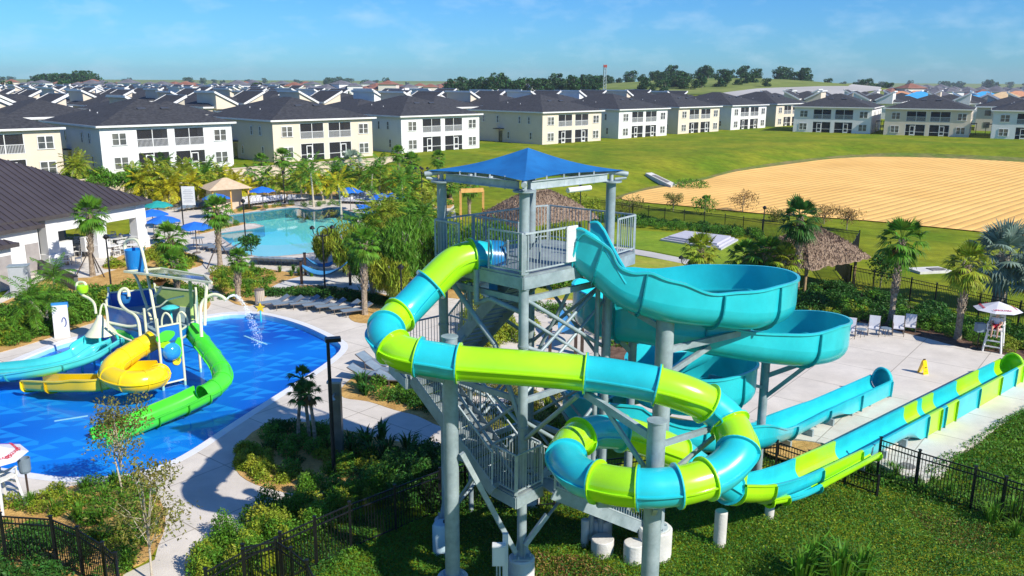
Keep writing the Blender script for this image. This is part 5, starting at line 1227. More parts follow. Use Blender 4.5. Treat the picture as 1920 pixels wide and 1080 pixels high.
# ground cover below the slides and right of the fence
def cover(nm, pp, n, size, mat, hh=.16, zf=terr):
    P = [T(x, y) for x, y in pp]; x0 = min(p[0] for p in P); x1 = max(p[0] for p in P); y0 = min(p[1] for p in P); y1 = max(p[1] for p in P); out = []
    A_ = rng.uniform(size=(n*3, 2)); 
    for a, b in A_:
        x = x0+a*(x1-x0); y = y0+b*(y1-y0)
        if inpoly(x, y, P):
            q = hh*(.5+.5*sin(x*1.7+sin(y*2.1))*cos(y*1.3)); out.append((x, y, zf(x, y)+.02+R.random()*(hh*.4+q)))
            if len(out) >= n: break
    o = leaves(nm, out, rng.uniform(size*.6, size*1.5, len(out)), mat, upb=1.0); return tag(o, kind='stuff')
gc = [(840, 968), (900, 930), (1000, 925), (1100, 935), (1180, 930), (1240, 930), (1330, 925), (1450, 895), (1560, 885), (1650, 905), (1760, 935), (1870, 975), (1960, 1000), (1990, 1110), (1500, 1120), (860, 1130), (820, 1090)]
cover('ground_cover', gc, 95000, .066, lf_jas); cover('ground_cover', gc, 14000, .075, lf_dark, .22); cover('ground_cover', [(1000, 1040), (1100, 1050), (1180, 1090), (1000, 1100)], 1500, .08, lf_red, .2); cover('ground_cover', [(1700, 955), (1850, 990), (1900, 1060), (1760, 1020)], 2500, .07, lf_red, .08); cover('ground_cover', gc, 9000, .07, lf_yel, .2)
cover('ground_cover', [(1560, 880), (1640, 880), (1700, 900), (1790, 850), (1830, 825), (1870, 795), (1930, 765), (2000, 740), (2020, 990), (1920, 985), (1800, 955), (1690, 925), (1580, 895)], 30000, .10, lf_jas, .28)
cover('ground_cover', [(600, 1080), (720, 960), (830, 900), (860, 900), (1000, 985), (860, 1010), (820, 1090), (600, 1100)], 16000, .08, lf_jas)
cover('ground_cover', [(500, 1075), (560, 1020), (720, 955), (700, 1000), (600, 1090)], 5000, .08, lf_dark)
cover('ground_cover', [(1440, 840), (1500, 850), (1560, 875), (1540, 890), (1440, 880), (1400, 850)], 2500, .08, lf_dark)
# --- palms
def fan_leaf(mb, p, dirv, L_, rad, n=15, droop=.35, wd=.055, spread=2.5):
    d = V(dirv).normalized(); s = d.cross(V((0, 0, 1))); s = s.normalized() if s.length > .01 else V((1, 0, 0)); u = s.cross(d)
    e = p+d*L_; e.z -= L_*.12; mb.beam(p, e, .03, .02)
    for k in range(n):
        a = (k/(n-1)-.5)*spread; q = d*cos(a)+s*sin(a)+u*(.10*cos(a*2)-.05); q.normalize(); r = rad*(.75+.25*cos(a))*R.uniform(.88, 1.08); sd = (s*cos(a)-d*sin(a))*wd
        m1 = e+q*r*.6; m1.z -= droop*.15*r; t = e+q*r; t.z -= droop*r*R.uniform(.5, 1.2)
        mb.add([e, m1-sd, t, m1+sd], [(0, 1, 2, 3)])
def trunk(mb, h, r0, r1, lean=(0, 0), n=9):
    P = []; rs = []
    for i in range(n+1):
        t = i/n; P.append((lean[0]*t*t, lean[1]*t*t, h*t)); rs.append((r0+(r1-r0)*t)*(1.25 if i == 0 else 1)*(1+.06*(i % 2)))
    mb.tube(P, rs, 10, False)
def boots(mb, h, r, lean, z0=.35):
    k = 0; z = h*z0
    while z < h:
        a = k*2.4; t = z/h; c = V((lean[0]*t*t+cos(a)*r, lean[1]*t*t+sin(a)*r, z)); mb.beam(c, c+V((cos(a)*.09, sin(a)*.09, .24)), .12, .03); z += .045; k += 1
def sabal(h, lean=(0, 0), nl=30, rad=.85, lmat=None, label='x', r=.17, boot=True, droopk=1.0, bismarck=False, bm=None):
    o = empty('palm_tree', (0, 0, 0), label, 'palm tree')
    m = MB(); trunk(m, h, r, r*.82, lean)
    if boot: boots(m, h, r*.9, lean)
    m.build('trunk', bm or bark, o, smooth_=False)
    m = MB(); top = V((lean[0], lean[1], h))
    for k in range(nl):
        el = radians(82-150*(k/nl)**.9*droopk); a = k*2.39996+R.uniform(-.2, .2); d = V((cos(a)*cos(el), sin(a)*cos(el), sin(el)))
        fan_leaf(m, top+V((0, 0, .05)), d, rad*R.uniform(.7, 1.0), rad*R.uniform(.8, 1.1), 15 if not bismarck else 20, .45 if el < .8 else .15, .05*rad/.85 if not bismarck else .07, 2.6 if not bismarck else 3.4)
    m.build('crown', lmat or lf_green, o); 
    # a skirt of older brown leaves
    m = MB()
    for k in range(5):
        a = k*1.3+R.random(); d = V((cos(a)*.7, sin(a)*.7, -.75)); fan_leaf(m, top, d, rad*.5, rad*.7, 9, .5, .04, 2.0)
    m.build('dead_leaf_skirt', lf_red, o); return o
def feather(h, lean=(0, 0), nf=22, L_=2.2, lmat=None, r=.13, nleaf=20, up=75, stems=1, leaflen=.5, bm=None, arch=1.0, lw=.035):
    o = empty('palm_tree', (0, 0, 0), 'x', 'palm tree'); m = MB(); tops = []
    for s_ in range(stems):
        l = (lean[0]+R.uniform(-.8, .8)*(stems > 1), lean[1]+R.uniform(-.8, .8)*(stems > 1)); hh = h*(1 if s_ == 0 else R.uniform(.7, 1.0)); trunk(m, hh, r, r*.7, l, 7); tops.append(V((l[0], l[1], hh)))
    m.build('trunk', bm or pale_bark, o); m = MB()
    for top in tops:
        for k in range(nf):
            el = radians(up-(up+25)*(k/nf)); a = k*2.39996+R.uniform(-.2, .2); d = V((cos(a)*cos(el), sin(a)*cos(el), sin(el))); P = []; p = top.copy(); v = d.copy(); ns = 8; LL = L_*R.uniform(.8, 1.1)
            for i in range(ns+1):
                P.append(p.copy()); p = p+v*(LL/ns); v = (v+V((0, 0, -.17*arch))).normalized()
            for i in range(ns): m.beam(P[i], P[i+1], .03, .02)
            for j in range(nleaf):
                t = .12+.86*j/(nleaf-1); f = t*ns; i = min(int(f), ns-1); q = P[i].lerp(P[i+1], f-i); dd = (P[i+1]-P[i]).normalized(); s = dd.cross(V((0, 0, 1))); s = s.normalized() if s.length > .01 else V((1, 0, 0))
                ll = leaflen*(sin(pi*min(1, t*.9+.1))**.5)*R.uniform(.85, 1.1)
                for sg in (-1, 1):
                    e = q+(s*sg*.85+dd*.55).normalized()*ll; e.z -= ll*R.uniform(.15, .5); md = q.lerp(e, .5)+dd*.03; md.z += .03; m.add([q, md+dd*lw, e, md-dd*lw], [(0, 1, 2, 3)])
    m.build('crown', lmat or lf_green, o); return o
def place(o, p, rz=0, sc=1, label=None, group=None):
    o.location = p; o.rotation_euler = (0, 0, rz); o.scale = (sc, sc, sc)
    if label: o['label'] = label
    if group: o['group'] = group
    return o
def hgt(px, pyb, pyt):       # height above the foot seen between two pixels
    g = T(px, pyb); t = Y(px, pyt, g.y); return g, t.z-g.z
def props(o, g, h=1.7, n=3):
    for k in range(n):
        a = k*2*pi/n+.6; m = MB(); m.beam((cos(a)*.15, sin(a)*.15, h), (cos(a)*1.15, sin(a)*1.15, 0), .06); m.build('prop', M('prop_timber', (.05, .04, .035), (.09, .07, .06), rough=.9), o)
PG = 'fan palms of the pool gardens'
for px, pb_, pt, rad, lean, mt, lb, pr in (
    (174, 518, 408, 1.05, (-.4, .3), lf_green, 'tall fan palm braced by timber props in front of the clubhouse', True),
    (413, 500, 400, 1.0, (.1, 0), lf_green, 'fan palm with timber props beside the lagoon pool corner', True),
    (447, 565, 492, .62, (-.2, 0), lf_green, 'slim fan palm with narrow crown beside the walkway', False),
    (326, 520, 452, 1.05, (0, 0), lf_green, 'full crowned fan palm behind the blue tipping bucket', True),
    (335, 566, 495, .75, (-.2, .2), lf_green, 'fan palm rising behind the play structure roof', False),
    (684, 590, 462, .85, (.1, .1), lf_green, 'fan palm on the mulch circle right of the sun loungers', False),
    (1492, 560, 420, 1.15, (.2, 0), lf_dark, 'tall dark fan palm in front of the thatched hut', False),
    (1670, 606, 466, 1.15, (.9, .2), lf_green, 'leaning fan palm with ragged grey trunk behind the deck chairs', False),
    (1795, 636, 510, 1.0, (.5, .1), lf_yel, 'fan palm with small yellowish crown left of the lifeguard stand', False),
    (1310, 540, 480, 1.05, (.1, 0), lf_yel, 'short fan palm beside the twin headed lamp on the gold lawn', False),
    (1395, 536, 492, 1.1, (0, 0), lf_green, 'short bushy fan palm left of the thatched hut', False),
    (1432, 548, 490, 1.25, (0, 0), lf_green, 'broad low fan palm just in front of the thatched hut', False),
    (1466, 556, 500, 1.05, (0, 0), lf_yel, 'low yellowish fan palm beside the tall dark one', False),
    (560, 832, 742, .42, (-.25, 0), lf_dark, 'small dark fan palm, left of three on the island bed', False),
    (580, 828, 718, .46, (-.1, .1), lf_dark, 'small dark fan palm, tallest of three on the island bed', False),
    (592, 845, 745, .42, (.15, 0), lf_dark, 'small dark fan palm, right of three on the island bed', False),
    (533, 352, 300, 1.1, (0, 0), lf_green, 'fan palm beside the far lamp post behind the lagoon pool', False),
    (748, 336, 292, 1.0, (0, 0), lf_green, 'fan palm at the lawn edge left of the blue canopy', False),
    (772, 350, 308, 1.1, (0, 0), lf_green, 'fan palm just left of the quadruple headed lamp', False),
    (822, 345, 302, .9, (0, 0), lf_green, 'small fan palm right behind the canopy bracket', False),
    (845, 372, 352, .9, (0, 0), lf_green, 'fan palm hidden behind the left tower column', False),
    (880, 405, 352, 1.0, (0, 0), lf_green, 'fan palm standing inside the golden swing frame', False),
    (492, 330, 308, 1.0, (0, 0), lf_green, 'small fan palm against the tan wall', False)):
    big = rad > .55; rad = rad*(.80 if big else .85); g, h = hgt(px, pb_, pt-(10 if px > 1000 else 5)); o = place(sabal(h, lean, 34 if big else 13, lmat=mt, droopk=1.0 if big else .8, rad=rad, label=lb, r=.175 if big and rad > .45 else .07, boot=big), g, R.uniform(0, 6), 1, lb, PG)
    if pr: props(o, g)
g, h = hgt(1872, 575, 478)
place(sabal(h, (-.2, 0), 34, 1.4, lf_silver, r=.42, boot=True, bismarck=True, bm=bark2, droopk=.85), g, .4, 1, 'massive silver blue fan palm behind the lifeguard stand')
g, h = hgt(1935, 590, 520); place(sabal(h, (0, 0), 24, 1.1, lf_silver, r=.3, bismarck=True, bm=bark2, droopk=.85), g, .4, 1, 'second silver blue fan palm cut off by the right edge')
g, h = hgt(660, 330, 303); place(sabal(h, (0, 0), 24, 1.3, lf_silver, r=.3, bismarck=True, bm=bark2), g, .4, 1, 'silvery grey fan palm in front of the cream house')
YG = 'yellow and green feather palms round the lagoon pool'
for i, (px, pb_, pt, L_, mt, st, lb) in enumerate((
    (276, 382, 342, 2.3, lf_gold, 2, 'yellow feather palm clump nearest the clubhouse roof corner'), (300, 378, 330, 2.3, lf_yel, 2, 'yellow green feather palm clump second from the clubhouse roof'), (318, 392, 352, 2.4, lf_gold, 3, 'bright yellow feather palm clump left of the white sign'),
    (338, 382, 335, 2.6, lf_yel, 2, 'yellow green feather palm behind the white sign'), (372, 376, 330, 2.6, lf_green, 2, 'green feather palm right of the white sign'), (385, 372, 345, 2.2, lf_gold, 2, 'yellow feather palm clump in front of the tan hut'),
    (402, 385, 348, 2.4, lf_yel, 2, 'yellow green feather palm beside the tan hut'), (425, 380, 340, 2.2, lf_gold, 1, 'yellow feather palm above the tan hut roof'), (452, 372, 352, 2.0, lf_gold, 2, 'yellow feather palm right of the tan hut'),
    (392, 352, 322, 2.6, lf_green, 1, 'tall green feather palm standing against the white house'), (588, 388, 322, 3.0, lf_green, 1, 'tall green date palm at the far pool edge, left of two'), (697, 380, 326, 3.3, lf_green, 1, 'broad green date palm at the far pool edge, right of two'),
    (606, 376, 342, 1.9, lf_gold, 2, 'yellow feather palm right of the left date palm'), (622, 374, 345, 1.8, lf_gold, 1, 'small yellow feather palm left of the middle umbrella'), (640, 402, 345, 2.4, lf_gold, 1, 'yellow feather palm leaning over the pool with crossed props'),
    (738, 370, 345, 2.2, lf_gold, 2, 'yellow feather palm left of the quadruple lamp'), (782, 378, 362, 1.3, lf_gold, 1, 'little round yellow palm at the foot of the quadruple lamp'), (802, 388, 372, 1.5, lf_yel, 1, 'little yellow green palm left of the tower column'),
    (135, 338, 312, 2.6, lf_yel, 2, 'yellow green feather palm between the brown roof and white house'), (350, 340, 318, 2.2, lf_yel, 1, 'feather palm on the terrace below the white house'), (250, 352, 328, 2.2, lf_yel, 2, 'yellow green feather palm behind the clubhouse roof edge'),
    (655, 372, 330, 2.2, lf_green, 2, 'green feather palm clump between the two date palms'), (760, 366, 335, 2.2, lf_green, 2, 'green feather palm clump right of the date palms'), (560, 352, 328, 2.2, lf_dark, 2, 'dark green palm clump by the tan wall'), (470, 340, 322, 1.6, lf_green, 1, 'small green feather palm by the tan wall, left of the umbrella'))+tuple((px, b_, t_, l_, m_, 1, f'{n_} feather palm in the belt beyond the pool, {ORD[k_]} from left') for k_, (px, b_, t_, l_, m_, n_) in enumerate(((262, 378, 330, 2.2, lf_green, 'green'), (290, 376, 318, 2.4, lf_yel, 'yellow green'), (312, 372, 312, 2.4, lf_green, 'green'), (346, 372, 322, 2.3, lf_yel, 'yellow green'), (362, 388, 345, 2.2, lf_gold, 'yellow'), (412, 366, 326, 2.3, lf_yel, 'yellow green'), (440, 386, 342, 2.0, lf_gold, 'yellow'), (502, 366, 330, 2.0, lf_green, 'green'), (518, 372, 340, 1.8, lf_yel, 'yellow green'), (566, 376, 335, 2.2, lf_yel, 'yellow green'), (574, 368, 318, 2.4, lf_green, 'green'), (632, 372, 322, 2.3, lf_green, 'green'), (676, 374, 330, 2.3, lf_yel, 'yellow green'), (712, 376, 318, 2.6, lf_green, 'green'), (726, 382, 342, 2.0, lf_yel, 'yellow green'), (756, 388, 340, 2.2, lf_green, 'green'), (790, 384, 338, 2.0, lf_green, 'green'), (812, 392, 350, 1.8, lf_yel, 'yellow green'))))):
    g, h = hgt(px, pb_, pt); place(feather(h, (R.uniform(-.3, .3), 0), 18, L_, mt, stems=st, nleaf=14, r=.11, leaflen=.55, lw=.075), g, R.uniform(0, 6), 1, lb, YG)
g, h = hgt(90, 620, 560); place(feather(h, (0, 0), 16, 2.0, lf_green, stems=2, nleaf=18, r=.09), g, 1, 1, 'green feather palm in the hedge behind the slide sign'); g, h = hgt(105, 560, 520); place(feather(h, (0, 0), 18, 1.8, lf_green, stems=1, nleaf=18, r=.08), g, 1, 1, 'green feather palm beside the grey cabinet')
# weeping bamboo like trees in the middle
WG = 'weeping fine leaved trees beside the tower'
for i, (px, pb_, top, rx, mt, lb) in enumerate(((700, 560, 428, 2.0, lf_green, 'weeping fine leaved tree above the sun loungers'), (752, 568, 412, 2.2, lf_green, 'tallest weeping fine leaved tree left of the tower column'), (800, 545, 425, 2.4, lf_green, 'weeping fine leaved tree right against the tower column'), (655, 520, 425, 1.8, lf_yel, 'yellowish weeping tree beside the twin headed lamp'), (612, 500, 432, 1.2, lf_yel, 'small yellow green tree left of the twin headed lamp'), (722, 470, 385, 2.0, lf_green, 'weeping tree behind, reaching up to the blue umbrella'), (770, 470, 385, 2.3, lf_green, 'weeping tree behind, below the quadruple lamp'), (735, 578, 480, 1.4, lf_yel, 'low yellowish weeping shrub at the end of the lounger row'), (870, 500, 425, 1.9, lf_green, 'green tree seen through the platform railing'), (930, 490, 420, 1.9, lf_green, 'green tree behind the platform centre'), (1045, 480, 425, 1.6, lf_yel, 'yellow green tree behind the platform right side'))):
    g, h = hgt(px, pb_, top); o = empty('weeping_tree', g, lb, 'tree', WG); m = MB()
    for k in range(3): m.tube([(0, 0, 0), (R.uniform(-.3, .3), R.uniform(-.3, .3), h*.5), (R.uniform(-.7, .7), R.uniform(-.7, .7), h*.85)], [.12, .08, .04], 7)
    m.build('trunk', bark2, o); parts = []
    for k in range(13):
        a = R.uniform(0, 6.28); q = R.uniform(0, rx*.75); zz = h*R.uniform(.5, .86); rr = rx*R.uniform(.3, .5); n = 520; c = ell(n, (cos(a)*q, sin(a)*q, zz), (rr, rr, rr*1.4), .3); c[:, 2] -= rng.uniform(0, .6, n)*rr; parts.append(c)
    C = np.concatenate(parts); leaves('crown', C, rng.uniform(.25, .6, len(C)), mt, o, asp=.13, down=.75, world=False)
for i, (px, pb_, pt, L_, lb) in enumerate(((688, 500, 418, 2.0, 'feather palm rising out of the weeping trees, leftmost'), (730, 500, 400, 2.1, 'feather palm rising out of the weeping trees, second from left'), (775, 510, 405, 2.1, 'feather palm rising out of the weeping trees, third from left'), (815, 500, 420, 2.0, 'feather palm rising out of the weeping trees beside the tower column'), (745, 440, 375, 1.9, 'feather palm behind the weeping trees below the far umbrellas'), (795, 440, 378, 1.9, 'feather palm behind the weeping trees beside the yellow round palm'))):
    g, h = hgt(px, pb_, pt); place(feather(h, (0, 0), 20, L_, lf_yel if i % 2 else lf_green, stems=2, nleaf=16, r=.08, lw=.045), g, R.uniform(0, 6), 1, lb, 'feather palms among the weeping trees')
# broadleaf tree prototypes
def tree(h, rx, mt, n=900, size=.35, blobs=9, bm=bark2, name='tree', crown=.45, sparse=False, tr=.12):
    o = empty(name, (0, 0, 0), 'x', 'tree'); m = MB(); m.tube([(0, 0, 0), (.05*h*R.uniform(-1, 1), 0, h*.4), (0, 0, h*.8)], [tr, tr*.7, tr*.3], 7); parts = []
    for k in range(blobs):
        a = k*2.4+R.random(); q = rx*R.uniform(.1, .7); zz = h*(crown+(1-crown)*R.uniform(.05, .85)); rr = rx*R.uniform(.35, .55)*(1.1 if zz < h*.75 else .8); c = (cos(a)*q, sin(a)*q, zz)
        m.tube([(0, 0, h*R.uniform(.25, .5)), (c[0]*.6, c[1]*.6, zz*.85), c], [tr*.4, tr*.25, tr*.1], 5); parts.append(ell(n//blobs, c, (rr, rr, rr*.8), .45 if not sparse else .1))
    m.build('trunk', bm, o); C = np.concatenate(parts); leaves('crown', C, rng.uniform(size*.6, size*1.3, len(C)), mt, o, world=False, asp=.6 if not sparse else .4); return o
# sparse young trees at bottom left
for px, pb_, pt, rx, n, lb in ((232, 930, 735, 1.15, 2600, 'sparse young tree with olive leaves in front of the green slide'), (285, 1090, 850, 1.3, 2200, 'thin young tree with scattered yellow olive leaves at the bottom left')):
    g, h = hgt(px, pb_, pt); o = tree(h, rx, lf_olive, n, .12, 20, pale_bark, 'young_tree', .38, True, .035); place(o, g, .5, 1, lb)
for i, (px, pb_, pt, rx, mt, lb) in enumerate(((1262, 396, 362, 1.3, lf_olive, 'small sparse tree beyond the black fence, left of three on the sand side'), (1321, 402, 368, 1.5, lf_green, 'small green tree beyond the black fence, middle of three'), (1392, 398, 360, 1.9, lf_red, 'small bronze leaved tree beyond the fence, right of three'), (1545, 420, 388, 1.8, lf_red, 'bronze leaved tree above the thatched hut'), (1587, 432, 392, 1.6, lf_red, 'bare bronze tree right of the thatched hut'), (1455, 415, 395, 1.5, lf_olive, 'small olive tree behind the dark thatched hut'), (1180, 400, 368, 1.8, lf_olive, 'olive leaved tree just right of the tower'), (1075, 400, 362, 1.9, lf_yel, 'yellow green tree right of the far thatched hut'), (1650, 540, 478, 1.5, lf_dark, 'dark round tree left of the leaning palm'), (1110, 405, 372, 1.4, lf_yel, 'light green tree between hut and right tower column'), (472, 480, 440, .95, lf_dark, 'dark bushy tree at the near pool corner'))):
    g, h = hgt(px, pb_, pt); place(tree(h, rx, mt, 900, .2, 10, bark2, 'small_tree', .3, mt in (lf_red, lf_olive), .05), g, R.uniform(0, 6), 1, lb)
g = T(1295, 352); C = ell(900, (g.x, g.y, g.z+.3), (2.6, 2.0, .9), .4); o = leaves('bush', C, .3, lf_green); tag(o, 'green bush at the sand edge beside the concrete spillway', 'bush')
# far trees
TP = [tree(9, 5.4, lf_far, 1000, 1.15, 13, bark2, 'distant_tree', .02, False, .3), tree(11, 5.0, lf_far, 1000, 1.15, 12, bark2, 'distant_tree', .05, False, .3), tree(7, 5.0, lf_far, 800, 1.1, 10, bark2, 'distant_tree', .0, False, .25)]; TU = [False]*3
def far_tree(x, y, sc, lb, grp, z=None):
    i = R.randrange(3)
    if TU[i]: o = copy_tree(TP[i])
    else: o = TP[i]; TU[i] = True
    place(o, (x, y, (terr(x, y) if z is None else z)-.3*sc), R.uniform(0, 6), sc, lb, grp)
def tline(n, x0, x1, y0, y1, s0, s1, grp, where):
    xs = sorted(R.uniform(x0, x1) for _ in range(n))
    for j, px in enumerate(xs):
        yy = R.uniform(y0, y1); d = ray(px, 150); x = d.x/d.y*yy
        far_tree(x, yy, R.uniform(s0, s1), f'dark round tree, {ORD[j]} from left {where}', grp)
tline(64, 1090, 1660, 590, 700, .6, 1.15, 'trees on the hill crest', 'on the hill crest'); tline(22, 1180, 1440, 440, 500, .5, .9, 'trees on the hill flank', 'on the near hill flank')
tline(22, 1000, 1125, 450, 520, .7, 1.05, 'trees left of the hill', 'in the clump left of the drilling rig'); tline(16, 835, 1000, 440, 520, .8, 1.5, 'trees above the canopy', 'in the group above the shade canopy')
tline(30, 68, 178, 760, 840, 1.5, 2.1, 'pines on the left horizon', 'in the dark pine clump on the left horizon'); tline(26, 10, 520, 500, 640, .6, 1.2, 'trees among the left far houses', 'among the far houses on the left')
tline(14, 540, 840, 420, 520, .35, .7, 'small trees along the meadow', 'along the far green meadow'); tline(14, 1660, 1940, 620, 800, .6, 1.0, 'trees right horizon', 'along the right horizon behind the site')
tline(80, -20, 1960, 1400, 2300, 1.35, 2.1, 'trees on the skyline', 'on the distant skyline')
# --- clumps and small shrubs in the beds
def blades(n, h, sp, w_, mt, name, label, cat, droop=.5):
    o = MB()
    for k in range(n):
        a = R.uniform(0, 6.28); q = R.uniform(.2, 1)*sp; hh = h*R.uniform(.6, 1.1); b = V((cos(a)*q*.15, sin(a)*q*.15, 0)); m1 = V((cos(a)*q*.5, sin(a)*q*.5, hh*.75)); t = V((cos(a)*q, sin(a)*q, hh*(1-droop*q/sp*.5))); s = V((-sin(a), cos(a), 0))*w_
        o.add([b-s, m1-s, m1+s, b+s], [(0, 1, 2, 3)]); o.add([m1-s, t, m1+s], [(0, 1, 2)])
    q = o.build(name, mt); return tag(q, label, cat)
pro = {'g': blades(90, .75, .6, .012, lf_green, 'grass_clump', 'x', 'grass clump'), 'y': blades(70, .6, .45, .012, lf_yel, 'grass_clump', 'x', 'grass clump'), 'a': blades(26, .7, .6, .04, lf_dark, 'spiky_plant', 'x', 'plant', .3), 'p': blades(60, 1.5, 1.0, .03, lf_green, 'palm_grass', 'x', 'plant', .4)}
C = ell(420, (0, 0, .28), (.42, .42, .34), .4); pro['s'] = tag(leaves('low_shrub', C, rng.uniform(.07, .15, 420), lf_green), 'x', 'shrub'); C = ell(380, (0, 0, .25), (.4, .4, .3), .4); pro['t'] = tag(leaves('low_shrub', C, rng.uniform(.07, .14, 380), lf_yel), 'x', 'shrub')
pu = set()
def put(k, p, sc, lb, grp):
    if k in pu: o = pro[k].copy(); S.collection.objects.link(o)
    else: o = pro[k]; pu.add(k)
    place(o, p, R.uniform(0, 6), sc, lb, grp)
NMK = {'g': 'green grass clump', 'y': 'yellowish grass clump', 'a': 'dark spiky plant', 'p': 'tall bladed clump', 's': 'low green shrub', 't': 'low yellow green shrub'}
def strew(k, pp, n, s0, s1, where, sp=.5):
    P = [T(x, y) for x, y in pp]; x0 = min(p[0] for p in P); x1 = max(p[0] for p in P); y0 = min(p[1] for p in P); y1 = max(p[1] for p in P); got = []; t = 0
    while len(got) < n and t < n*80:
        t += 1; x = R.uniform(x0, x1); y = R.uniform(y0, y1)
        if inpoly(x, y, P) and all((x-a)**2+(y-b)**2 > sp*sp for a, b in got): got.append((x, y))
    got.sort(key=lambda q: PZ(V((q[0], q[1], 0)))[0])
    for ii, (x, y) in enumerate(got): put(k, (x, y, max(.02, terr(x, y)+.02) if y > 45 or x < 0 else terr(x, y)), R.uniform(s0, s1), NMK[k]+' '+where+', '+ORD[ii]+' from left', NMK[k]+'s '+where)
fb = [(0, 950), (100, 930), (190, 912), (285, 925), (300, 990), (265, 1050), (230, 1075), (180, 1010), (120, 975)]
strew('g', fb, 14, .6, 1.0, 'in the straw bed at the bottom left'); strew('s', fb, 18, .6, 1.1, 'in the straw bed at the bottom left', .4); strew('t', fb, 16, .6, 1.0, 'in the straw bed at the bottom left', .4)
strew('a', [(640, 830), (760, 840), (770, 855), (700, 870), (600, 845)], 11, .9, 1.5, 'on the island bed beside the lamp'); strew('s', [(470, 820), (600, 805), (700, 850), (640, 900), (520, 890)], 16, .7, 1.2, 'on the island bed'); strew('t', [(600, 860), (700, 860), (690, 880), (620, 895)], 9, .6, 1.0, 'on the island bed')
strew('a', [(660, 735), (680, 725), (700, 740), (690, 750)], 4, .9, 1.3, 'beside the near deck chairs'); strew('s', [(660, 715), (760, 715), (800, 770), (700, 745)], 8, .6, 1.1, 'in the bed left of the tower')
strew('g', [(480, 560), (520, 520), (640, 525), (600, 510), (440, 500), (410, 530)], 16, .7, 1.1, 'in the bed by the hammocks'); strew('t', [(395, 515), (440, 500), (520, 510), (480, 560), (430, 560)], 14, .8, 1.3, 'in the bed by the hammocks')
strew('t', [(230, 500), (330, 502), (370, 492), (320, 475), (250, 480)], 16, .8, 1.3, 'in the clubhouse bed'); strew('s', [(10, 655), (60, 640), (130, 618), (180, 598), (170, 590), (60, 625)], 18, .7, 1.2, 'along the hedge front')
strew('s', [(375, 430), (455, 418), (458, 421), (380, 436)], 12, .6, .8, 'on the pool peninsula', .8); strew('s', [(440, 394), (545, 383), (548, 386), (445, 398)], 14, .6, .9, 'on the far pool edge', 1.0); strew('s', [(560, 385), (640, 380), (640, 386), (570, 390)], 10, .6, .9, 'under the date palm', .8)
strew('g', [(1860, 950), (1960, 985), (1960, 1040), (1850, 990)], 5, .9, 1.3, 'outside the right fence'); strew('g', [(1560, 870), (1660, 880), (1800, 925), (1760, 930), (1640, 905)], 10, .5, .9, 'along the right fence')
strew('p', [(1470, 1090), (1560, 1085), (1640, 1100), (1620, 1125), (1480, 1120)], 5, .8, 1.1, 'at the bottom edge', .7); strew('s', [(1560, 600), (1740, 625), (1860, 655), (1880, 645), (1740, 612), (1600, 590)], 26, .6, 1.2, 'along the right bed'); strew('t', [(1860, 655), (1960, 676), (2000, 670), (1880, 640)], 10, .6, 1.1, 'right of the lifeguard stand')
strew('s', [(1180, 425), (1300, 436), (1430, 452), (1425, 446), (1300, 430), (1190, 418)], 22, .9, 1.6, 'along the inner side of the far fence', 1.0); strew('y', [(980, 760), (1040, 770), (1050, 840), (1000, 830)], 8, 1.0, 1.6, 'under the tower'); strew('t', [(1010, 590), (1100, 600), (1180, 640), (1120, 640)], 8, .8, 1.3, 'behind the tower')
# ============================================================ PARK OBJECTS
blk = M('black_metal', (.008, .009, .010), (.014, .015, .016), scale=4, rough=.45, metal=.2)
thatch = M('thatch', (.15, .10, .07), (.38, .28, .20), scale=9, rough=1, bump=1, bscale=26, detail=10, spec=.1)
timber = M('timber_pole', (.30, .20, .10), (.42, .29, .15), scale=4, rough=.9)
gold = M('golden_timber', (.62, .33, .08), (.70, .40, .12), scale=3, rough=.7)
sling = M('sling_white', (.62, .62, .66), (.70, .70, .72), scale=3, rough=.7); slingd = M('sling_blue_grey', (.16, .22, .28), (.22, .28, .34), scale=3, rough=.7)
frameg = M('chair_frame', (.16, .13, .11), (.22, .18, .15), rough=.5, metal=.3); umb = M('umbrella_blue', (.008, .13, .60), (.015, .17, .68), scale=2, rough=.7)
# --- fences
def fence(name_label, pp, top=1.5, zf=terr, bay=1.83, world_pts=None):
    P = world_pts or [Y(x, y, 1) for x, y in pp]
    if not world_pts:
        P = []
        for x, y in pp:
            z = 0
            for _ in range(6):
                g = G(x, y, z+top); z = zf(g.x, g.y)
            P.append(V((g.x, g.y, z)))
    o = empty('fence', P[0], name_label, 'fence', None)
    for i in range(len(P)-1):
        a, b = P[i], P[i+1]; L_ = (b-a).length; n = max(1, round(L_/bay))
        for j in range(n):
            p = a.lerp(b, j/n); q = a.lerp(b, (j+1)/n); p.z = zf(p.x, p.y); q.z = zf(q.x, q.y); up = V((0, 0, 1))
            m = MB(); m.box((p.x, p.y, p.z+top/2+.03), (.07, .07, top+.08)); m.box((p.x, p.y, p.z+top+.09), (.1, .1, .03)); m.build('post', blk, o, world=True)
            m = MB()
            for h in (.12, top-.22, top-.02): m.beam(p+up*h, q+up*h, .03, .04)
            k = .11; LL = (q-p).length
            while k < LL-.03: c = p.lerp(q, k/LL); m.beam(c+up*.1, c+up*(top-.02), .018 if bay < 2 else .03); k += .11
            m.build('picket_panel', blk, o, world=True)
    p = P[-1]; m = MB(); m.box((p.x, p.y, p.z+top/2+.03), (.07, .07, top+.08)); m.build('post', blk, o, world=True)
fence('black picket fence curving across the bottom left corner', [(-60, 962), (0, 967), (95, 973), (145, 993), (192, 1022), (216, 1042), (222, 1085)])
fence('black picket fence running up towards the tower base from the bottom', [(385, 1072), (455, 1035), (525, 1003), (590, 974), (655, 946), (740, 914), (825, 882), (872, 872)])
fence('short black picket fence spur at the bottom left of the tower', [(455, 1026), (517, 1014), (545, 1032), (575, 1056), (590, 1085)])
